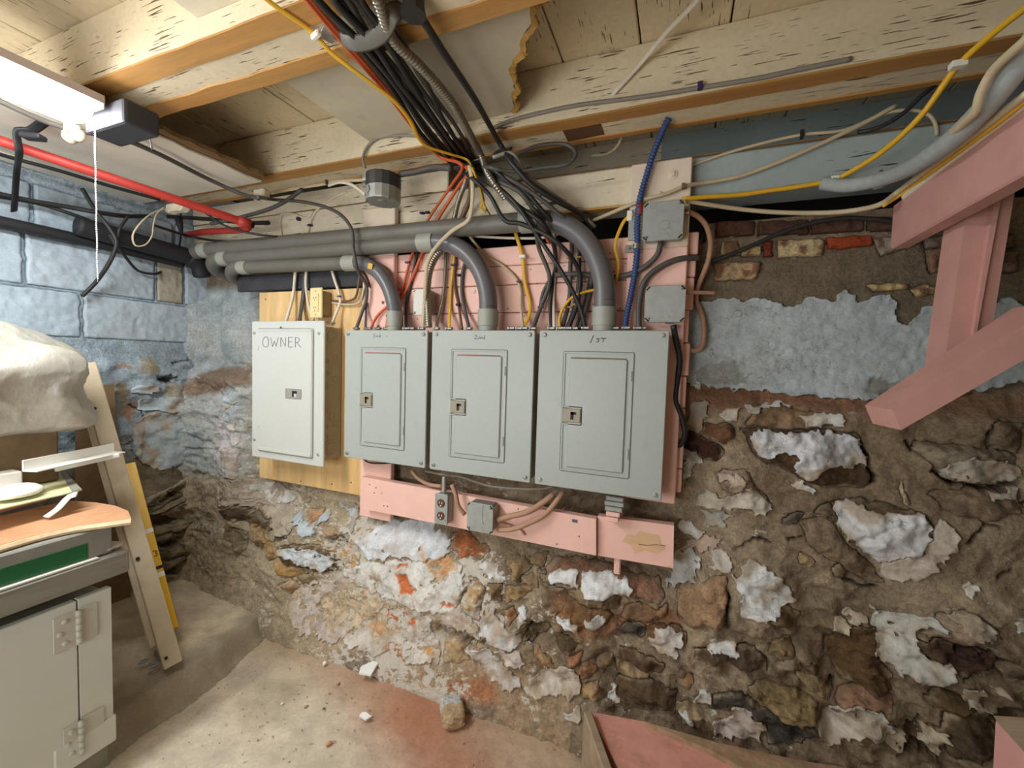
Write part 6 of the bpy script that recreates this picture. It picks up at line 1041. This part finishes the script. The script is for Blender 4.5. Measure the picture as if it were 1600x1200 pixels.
# below the panels
cable('dusty cable leaving the square box upward to the panel marked 2nd', 'dustcable', .0095, [(778,812,1.25),(800,806,1.25),(815,803,1.252),(830,797,1.258),(850,784,1.275),(865,772,1.29)])
cable('dusty cable sagging below the other to the square box', 'dustcable', .0082, [(778,828,1.25),(800,827,1.248),(825,818,1.25),(850,805,1.26),(868,785,1.275),(880,768,1.29)])
cable('thin dusty wire stub on the pink rail', 'dustcable', .003, [(778,816,1.262),(800,822,1.268),(812,826,1.27),(820,836,1.27)])
cable('dusty cable from the outlet box to the square box', 'dustcable', .0075, [(706,757,1.24),(712,772,1.24),(716,790,1.245),(726,804,1.255)])
cable('pinkish cable behind the rail under the panel marked 3rd', 'dustcable', .007, [(643,735,1.29),(652,746,1.29),(668,756,1.285),(690,760,1.275)])
cable('grey wire strung beneath the panel marked 2nd', 'grey', .0045, [(665,736,1.29),(690,741,1.28),(720,745,1.28),(760,758,1.28),(800,763,1.28),(850,763,1.285),(865,760,1.295)])
cable('black wire curling under the panel marked 3rd', 'black', .0032, [(566,715,1.285),(575,722,1.285),(600,724,1.29),(620,722,1.295)])
mb = MB(); mb.box(PY(694, 757, 1.245), (.014, .014, .055), None, .003); tag(mb.build('conduit_nipple', MAT['galv'], None), 'grey metal nipple between the panels and the utility outlet', 'fitting')
t = thing('cable_entry', PY(962, 790, 1.27), 'stepped grey and pink fitting under the panel marked 1st', 'fitting')
for i, (y, w_, m) in enumerate(((777, .05, 'galvpaint'), (785, .056, 'galvpaint'), (793, .05, 'galvpaint'), (801, .040, 'pink'), (809, .036, 'pink'))):
    mb = MB(); mb.box(PY(962-i, y, 1.275), (w_, .04, .0135), None, .002); mb.build('step', MAT[m], t)
# clamps along the panel tops
CN = []
for i, (x, yd) in enumerate(((558,1.27),(578,1.27),(592,1.27),(604,1.275),(636,1.275),(645,1.27),(660,1.275),(683,1.27),(703,1.275),(733,1.275),(800,1.27),(812,1.275),(820,1.27),(833,1.28),(862,1.275),(876,1.27),(888,1.27),(898,1.275),(915,1.265),(961,1.27),(978,1.265),(996,1.27),(1003,1.275))):
    pn = '3rd' if x < 672 else ('2nd' if x < 840 else '1st'); CN.append(pn); od = ['first', 'second', 'third', 'fourth', 'fifth', 'sixth', 'seventh', 'eighth', 'ninth', 'tenth', 'eleventh'][CN.count(pn)-1]
    t = thing('cable_clamp', PY(x, 514, yd), f'{od} zinc cable clamp, counted from the plywood side, on the panel marked {pn}', 'clamp', 'cable clamps along the panel tops')
    p = PY(x, 514, yd); p[2] = ZT+.004; mb = MB(); mb.disc(p-np.array([0, 0, .008]), (0, 0, 1), .0125, .008, 10, .1); mb.build('lock_ring', MAT['bright'], t)
    mb = MB(); mb.box(p+np.array([0, -.002, .006]), (.022, .014, .009), None, .002); mb.build('saddle', MAT['bright'], t)
    for s_ in (-1, 1): mb = MB(); mb.disc(p+np.array([s_*.009, -.009, .006]), (0, -1, 0), .0032, .003, 8); mb.build('screw', MAT['bright'], t)
for x, y, Yv, lb in ((1035, 375, 1.285, 'zinc connector under the topmost square box'), (1046, 503, 1.288, 'zinc connector under the lower square box by the panel marked 1st'), (1070, 333, 1.29, 'zinc connector on the side of the topmost square box'), (1070, 455, 1.29, 'zinc connector on the side of the lower square box'), (447, 505, 1.262, 'zinc connector on the OWNER panel under the outermost white cable'), (519, 505, 1.275, 'zinc connector on the OWNER panel below the ivory outlet box')):
    mb = MB(); mb.tube([PY(x, y, Yv)+np.array([-.011, 0, 0]), PY(x, y, Yv)+np.array([.011, 0, 0])], .0055, 8); tag(mb.build('box_connector', MAT['bright'], None), lb, 'connector', 'connectors on the steel boxes')
# ------------------------------------------------------------------ cabinet and the pile on it
XC = -1.40
def cz(x, y): return PX(x, y, XC)
far = PX(176, 918, XC)[1]; zt = cz(173, 918)[2]
t = thing('bench_cabinet', (XC-.25, .3, 0), 'old white painted cabinet with strap hinges and a grey plank top', 'cabinet')
zb = 0.09
def yat(x, y): return PX(x, y, XC)[1]
yf = yat(176, 1000); yj = yat(122, 1000)
mb = MB(); mb.ab((XC-.55, -.4, .0), (XC-.02, yf-.004, zt-.01), .003); mb.build('carcass', plain('cabinet_side', S(150, 146, 130), .8, 0, .12, 12, .2), t)
mb = MB(); mb.ab((XC-.02, -.4, zb), (XC, yj-.0015, zt), .002); dr = mb.build('door', MAT['door'], t)
mb = MB(); mb.ab((XC-.02, yj+.0015, zb+.02), (XC-.001, yf, zt+.001), .002); mb.build('stile', MAT['door'], t)
mb = MB(); mb.ab((XC-.02, yj-.05, .075), (XC+.004, yf+.004, zb+.06), .003); mb.build('bottom_rail', MAT['door'], t)
def hinge(y0, y1, xl, xr):
    """pixel heights at the knuckle; leaf extents in pixels"""
    zc1, zc0 = cz(122, y0)[2], cz(126, y1)[2]; yl, yr = yat(xl, (y0+y1)/2), yat(xr, (y0+y1)/2)
    h = MB(); h.ab((XC, yl, zc0), (XC+.0035, yj-.004, zc1), .001); hh = h.build('hinge', MAT['hinge'], dr)
    h = MB(); h.ab((XC, yj+.004, zc0), (XC+.0035, yr, zc1), .001); h.build('leaf', MAT['hinge'], hh)
    h = MB(); n = 5
    for i in range(n): a = zc0+(zc1-zc0)*i/n; h.tube([(XC+.006, yj, a+.001), (XC+.006, yj, a+(zc1-zc0)/n-.001)], .0062, 10)
    h.build('knuckle', MAT['hinge'], hh, True)
    for q in (.2, .5, .82):
        for yy in (yl+.25*(yj-yl), ) if q == .5 else (yl+.45*(yj-yl),):
            h = MB(); h.blob((XC+.004, yy, zc0+(zc1-zc0)*q), (.004, .0065, .0065), 2, .05, 1); h.build('screw', MAT['hinge'], hh, True)
hinge(952, 1004, 82, 152); hinge(1126, 1178, 98, 163)
# top slab: front edge runs with the cabinet
za, zb2 = PX(203, 858, XC+.02)[2], PX(203, 893, XC+.02)[2]; ye = PX(204, 875, XC+.02)[1]
mb = MB(); mb.ab((XC-.60, -.4, zb2), (XC+.02, ye, za), .006); mb.build('top', MAT['slab'], t)
ztop = za
p = np.array([XC-.02, ye-.03, za+.007]); mb = MB(); mb.blob(p, (.026, .026, .011), 3, .3, 4); tag(mb.build('crumbled_lump', plain('crumbly_white', S(206, 200, 184), .9, 0, .3, 40, .5), None, True), 'crumbled white lump on the cabinet top corner', 'debris')
# stack: book with green strip, cardboard, papers, bag
def lay(name, pts, z, th, m, label, cat, parent=None, tilt=0):
    P_ = [np.array([PZ(x, y, z)[0], PZ(x, y, z)[1], z]) for x, y in pts]; mb = MB(); mb.prism([p-np.array([0, 0, th]) for p in P_], (0, 0, th)); o = mb.build(name, MAT[m], parent)
    return tag(o, label, cat) if label else o
z1 = ztop+.022; z2 = ztop+.077; z3 = ztop+.082
t = thing('flat_box', (XC-.2, .35, ztop), 'flat grey box with a green label strip under the cardboard', 'box')
xb = XC+.005
mb = MB(); mb.ab((XC-.45, -.4, ztop+.001), (xb, PX(176, 845, xb)[1], z2), .004); mb.build('body', MAT['greyboard'], t)
g0, g1 = PX(0, 893, xb)[1]-.2, PX(137, 850, xb)[1]
mb = MB(); mb.ab((xb-.004, g0, ztop+.006), (xb+.0015, g1, ztop+.047), .001); mb.build('label_strip', MAT['green'], t)
mb = MB(); mb.ab((XC-.4, -.4, ztop+.0005), (xb+.012, PX(150, 855, xb)[1], ztop+.004)); mb.build('white_lid', MAT['whiteplastic'], t)
# cardboard sheet: rounded corner, thick torn front edge
ce = [(-60, 868), (0, 852), (60, 835), (120, 822), (170, 815), (205, 810), (200, 798), (180, 790), (150, 785), (110, 782), (60, 792), (0, 806), (-60, 818)]
zc_ = z3+.012
P_ = [PZ(x, y, zc_) for x, y in ce]; mb = MB(); mb.prism([p-np.array([0, 0, .016]) for p in P_], (0, 0, .016)); t = tag(mb.build('cardboard_sheet', MAT['cardboard'], None), 'brown cardboard sheet with a torn rounded corner on the pile', 'cardboard')
mb = MB(); mb.tube([p-np.array([0, 0, .008]) for p in P_[:6]], .009, 6, flat=.9); mb.build('torn_edge', MAT['cardedge'], t)
zp = zc_+.055
t = thing('paper_sheet', PZ(60, 770, zp), 'pale green paper sheet with a grey corner, below the white plastic strip', 'paper')
P_ = [PZ(x, y, zp) for x, y in ((-60, 812), (0, 795), (128, 765), (98, 733), (60, 735), (-60, 760))]; mb = MB(); mb.prism([p-np.array([0, 0, .003]) for p in P_], (0, 0, .003)); mb.build('sheet', MAT['paper'], t)
P_ = [PZ(x, y, zp+.0006) for x, y in ((112, 768), (128, 765), (98, 733), (92, 734))]; mb = MB(); mb.prism(P_, (0, 0, .001)); mb.build('border', MAT['greyboard'], t)
a = np.linspace(.2, 2.9, 12); cpt = PZ(25, 752, zp+.004); mb = MB(); mb.tube([cpt+np.array([.07*math.cos(q)*.7, .06*math.sin(q)-.02, .0]) for q in a], .012, 8, flat=.4); mb.build('dark_arc', MAT['beige'], t, True)
# dark gap board, brown box behind
zq = zc_+.002
mb = MB(); a, b = PZ(60, 782, zq), PZ(-60, 815, zq); mb.box((a+b)/2+np.array([0, 0, .024]), (np.linalg.norm(b-a), .06, .044), frame_from(b-a), .003); tag(mb.build('brown_box', MAT['cardboard'], None), 'small brown carton wedged under the pale green paper', 'box')
mb = MB(); mb.tube([PZ(72, 808, zq+.006), PZ(90, 795, zq+.02), PZ(108, 776, zq+.045), PZ(120, 772, zq+.05)], .013, 6, flat=.25); tag(mb.build('curled_paper', MAT['whiteplastic'], None, True), 'curled white paper strip poking from under the green paper', 'paper')
# white plastic angle strip
zs_ = zp+.028
t = thing('plastic_strip', PZ(120, 715, zs_), 'white plastic angle strip lying across the leaning board', 'strip')
a, b = PY(178, 705, .80), PY(35, 735, .56)
R_ = frame_from(b-a); L_ = np.linalg.norm(b-a)
mb = MB(); mb.box((a+b)/2+R_@np.array([0, 0, .012]), (L_, .004, .03), R_, .001); mb.box((a+b)/2+R_@np.array([0, .02, -.002]), (L_, .04, .004), R_, .001); mb.build('angle', MAT['whiteplastic'], t)
a, b = PY(187, 711, .79), PY(85, 734, .65); R_ = frame_from(b-a); mb = MB(); mb.box((a+b)/2, (np.linalg.norm(b-a), .008, .014), R_, .003, 2); mb.build('rolled_edge', MAT['whiteplastic'], t)
cbp = PX(-24, 604, -1.78); cb0 = cbp[2]-.118*94*((cbp-np.array([0, 0, ZC]))@CF)/FPX/.155
# white rounded lid, folded
c = PZ(22, 768, zp+.018); mb = MB(); mb.blob(c, (.055, .05, .016), 3, .1, 8); tag(mb.build('folded_pouch', MAT['whiteplastic'], None, True), 'folded glossy white pouch with grey stripes on the pile', 'pouch')
mb = MB(); mb.ab((-1.705, .38, zp+.001), (-1.655, .57, zp+.058), .003); tag(mb.build('white_carton', plain('off_white_card', S(214, 208, 196), .7, 0, .05, 10, .05), None), 'plain white carton in front of the dark brown one on the pile', 'box')  # one even off-white, a little greyer than the white plastic
mb = MB(); mb.ab((-1.98, .36, zp+.001), (-1.71, .665, cb0-.0), .005); tag(mb.build('brown_carton', MAT['brownpaper'], None), 'dark brown carton holding up the plastic bag', 'box')
# big white bag
bm = bmesh.new(); bmesh.ops.create_icosphere(bm, subdivisions=6, radius=1.0); v = np.array([q.co[:] for q in bm.verts]); bm.verts.index_update(); f = [[q.index for q in p.verts] for p in bm.faces]; bm.free()
d = v.copy(); g = np.random.default_rng(11); nn = g.normal(size=(70, 3)); nn /= np.linalg.norm(nn, axis=1)[:, None]; off = g.uniform(.95, 1.10, 70)
dw = d+.12*np.stack([np.sin(d[:, 1]*5+1), np.sin(d[:, 2]*6+2), np.sin(d[:, 0]*5)], 1)
sup = (np.maximum(dw@nn.T*off, 1e-3)**34).sum(1)**(1/34); rad = 1.0/sup
n2 = g.normal(size=(16, 3)); rad = rad+.016*sum((1-np.abs(np.sin((dw@k)*3.6+i)))**7*(.5+.5*np.sin(d@np.roll(k, 1)*2+i)) for i, k in enumerate(n2))
v = d*rad[:, None]*np.array([.16, .205, .165]); v[:, 2] = np.where(v[:, 2] < -.11, -.11+(v[:, 2]+.11)*.4, v[:, 2]); v[:, 2] += .30*v[:, 1]*(v[:, 1] < 0)*-.3
cb = PZ(-28, 620, 1.125)
cb = PX(-24, 604, -1.78); kk = 94*((cb-np.array([0, 0, ZC]))@CF)/FPX/.155; v = v*kk
tag(mk('plastic_bag', v+cb, f, MAT['bag'], None, True), 'big crumpled white plastic bag on top of the cabinet pile', 'bag')

# ------------------------------------------------------------------ leaning board, level, wrapping, bracket
zl = .115
B0 = PZ(271, 1040, zl); T0 = PX(135, 566, -1.97)
t = thing('leaning_board', B0, 'long dusty white board leaning against the block wall', 'board')
ax = (T0-B0)/np.linalg.norm(T0-B0); view = (B0+T0)/2-np.array([0, 0, ZC]); view /= np.linalg.norm(view); sx = np.cross(ax, view); sx /= np.linalg.norm(sx); sy = np.cross(sx, ax)
R_ = np.stack([sx, sy, ax], 1); Lb = np.linalg.norm(T0-B0)
mb = MB(); mb.box((B0+T0)/2+R_@np.array([0, .014, 0]), (.050, .024, Lb), R_, .003); mb.build('board', MAT['lumber'], t)
sgn = 1 if (R_@np.array([1, 0, 0]))[0]*CR[0]+(R_@np.array([1, 0, 0]))[1]*CR[1] > 0 else -1
mb = MB(); mb.box((B0+T0)/2+R_@np.array([-sgn*.034, .03, .03]), (.020, .018, Lb-.1), R_, .003); mb.build('edge_strip', MAT['lumber'], t)
for q, r, m in ((.34, .005, 'dark'), (-.16, .006, 'dark'), (-.47, .005, 'dark')): mb = MB(); mb.disc((B0+T0)/2+R_@np.array([-sgn*.012, .001, q*Lb]), -sy, r, .003, 10); mb.build('hole', MAT[m], t)
B1 = PZ(268, 983, .165)
T1_ = PX(201, 722, -2.03)
t = thing('spirit_level', B1, 'yellow spirit level standing behind the leaning board', 'level')
ax = (T1_-B1)/np.linalg.norm(T1_-B1); sx = np.cross(ax, view); sx /= np.linalg.norm(sx); sy = np.cross(sx, ax); R_ = np.stack([sx, sy, ax], 1); Lb = np.linalg.norm(T1_-B1)
mb = MB(); mb.box((B1+T1_)/2+R_@np.array([0, .02, 0]), (.040, .022, Lb), R_, .002); mb.build('body', MAT['levely'], t)
for q, h, m in ((-.16, .012, 'dark'), (-.20, .018, 'whiteplastic'), (.06, .016, 'clip')): mb = MB(); mb.box((B1+T1_)/2+R_@np.array([0, .02, q*Lb]), (.0408, .0235, h), R_); mb.build('band', MAT[m], t)
mb = MB(); strokes_p = [[(0, .1), (.5, 0), (1, .2), (.6, .5), (1, .8), (.5, 1), (0, .9)]]
for ln in strokes_p: mb.tube([(B1+T1_)/2+R_@np.array([sgn*(.004+a*.010), .0085, -.05*Lb-.03+b*.022]) for a, b in ln], .0014, 5)
mb.build('mark', MAT['marker'], t)
A = PX(96, 640, -2.12); mb = MB(); mb.prism([PX(120, 610, -2.13), PX(178, 600, -2.13), PX(205, 940, -2.08), PX(120, 960, -2.08)], (-.012, 0, 0)); tag(mb.build('brown_wrapping', MAT['brownpaper'], None), 'scuffed brown board stored between the leaning board and cabinet', 'board')
mb = MB(); mb.prism([PX(112, 562, -2.12), PX(126, 560, -2.12), PX(140, 640, -2.12), PX(122, 640, -2.12)], (-.01, 0, 0)); tag(mb.build('wood_offcut', MAT['cardboard'], None), 'brown wood offcut peeping over the plastic bag', 'wood')
pb = PZ(243, 1033, .11); t = thing('hinge_bracket', pb, 'small grey metal bracket with two eyelets at the board foot', 'bracket')
mb = MB(); mb.box(pb+np.array([0, .01, .012]), (.055, .012, .022), rotm('Z', -.25), .002); mb.build('plate', MAT['galvpaint'], t)
for dx in (-.028, .022):
    mb = MB(); a = np.linspace(0, 6.28, 14); c = pb+np.array([dx, -.018, .004]); mb.tube([c+np.array([.008*math.cos(q), .013*math.sin(q), 0]) for q in a], .0035, 6, raw=True); mb.build('eyelet', MAT['galvpaint'], t)
mb = MB(); mb.tube([pb+np.array([-.02, .02, .02]), pb+np.array([-.016, .03, .08])], .0015, 5); mb.build('wire', MAT['galv'], t)

# ------------------------------------------------------------------ debris on the floor
def shard(px, size, h, m, label, seed, rot, name='paint_chip'):
    p = PZ(px[0], px[1], .004 if size[0] < .03 else .03); g = np.random.default_rng(seed); n = 9; a = np.sort(g.uniform(0, 6.28, n)); r = g.uniform(.6, 1.0, n)
    pts = np.stack([r*np.cos(a)*size[0], r*np.sin(a)*size[1], np.zeros(n)], 1) @ rotm('Z', rot).T
    tilt = rotm('X', .25); mb = MB(); mb.prism((pts @ tilt.T)+p+np.array([0, 0, h*.6+.006]), (0, 0, h)); return tag(mb.build(name, MAT[m], None), label, 'debris')
shard((578, 1050), (.040, .034), .006, 'chip', 'larger white paint chip on the floor near the wall', 3, .4)
shard((571, 1125), (.022, .015), .005, 'chip', 'smaller white paint chip nearer the viewer on the floor', 5, .2)
shard((506, 1041), (.009, .013), .004, 'chip', 'tiny white chip on the floor closest to the ledge', 8, .2)
mb = MB(); p = PZ(706, 1112, .02); mb.blob(p+np.array([0, 0, .004]), (.066, .048, .032), 4, .20, 12, rotm('Z', -.95)); v = np.vstack(mb.v); lo = v.mean(0)
Rz = rotm('Z', -.95); loc = (v-lo) @ Rz; s_ = np.array([.050, .035, .026]); loc = np.sign(loc)*np.minimum(np.abs(loc), s_+.25*np.maximum(np.abs(loc)-s_, 0)); vv = loc @ Rz.T+lo; vv[:, 2] = np.maximum(vv[:, 2], .002)
vv += .004*np.stack([np.sin(vv@np.array([260, 190, 130.])), np.sin(vv@np.array([-180, 240, 210.])+1), np.sin(vv@np.array([150, -220, 260.])+2)], 1)*np.sin(vv@np.array([90, 70, 110.]))[:, None]; vv[:, 2] = np.maximum(vv[:, 2], .002); cc = np.array(S(206, 180, 142))*np.ones((len(vv), 3)); k = (loc[:, 0] < .003+.006*np.sin(loc[:, 1]*160)) & (loc[:, 2] > -.005); cc[k] = S(222, 222, 220)
tag(mk('brick_chunk', vv, mb.f, MAT['masonry'], None, True, None, cc), 'tan broken masonry chunk with white painted end on the red dust', 'debris')
for i, (x, y, s_, m, lab) in enumerate(((478, 1105, .007, 'woodtop', 'small grey pebble on the floor, nearest the picture centre line of debris'), (506, 1108, .006, 'brown', 'brown splinter lying beside the small grey pebble'), (528, 1069, .008, 'woodtop', 'dark flat crumb on the floor left of the larger white chip'), (514, 1163, .012, 'cardboard', 'tan crumb of mortar toward the lower edge of the floor'), (441, 1100, .006, 'chip', 'white sliver on the floor beyond the ledge end'), (905, 1165, .007, 'brown', 'brown crumb on the red dust beside the pink base'), (845, 1150, .006, 'chip', 'white crumb on the red dust near the brick chunk'))):
    p = PZ(x, y, .004); mb = MB(); mb.blob(p+np.array([0, 0, s_*.3]), (s_, s_*.6, s_*.4), 2, .25, i+20, rotm('Z', random.uniform(0, 3))); tag(mb.build('crumb', MAT[m], None), lab, 'debris')

mb = MB(); g = np.random.default_rng(17)
for i in range(420):
    x, y = g.uniform(-1.5, 0.0), g.uniform(0.55, 1.2)
    if x < -1.42+.0 or y > 1.19-.02*abs(x): continue
    r = g.uniform(.0012, .0032)*(1 if g.random() < .9 else 1.8); mb.blob((x, y, .004+r*.5), (r, r*g.uniform(.5, 1), r*.7), 1, .25, i, rotm('Z', g.uniform(0, 3)))
o = mb.build('floor_grit', plain('grit', S(176, 152, 122), .9, 0, .4, 300, .2), None, False); tag(o, 'scattered mortar grit lying over the concrete floor', 'grit', None, 'stuff')
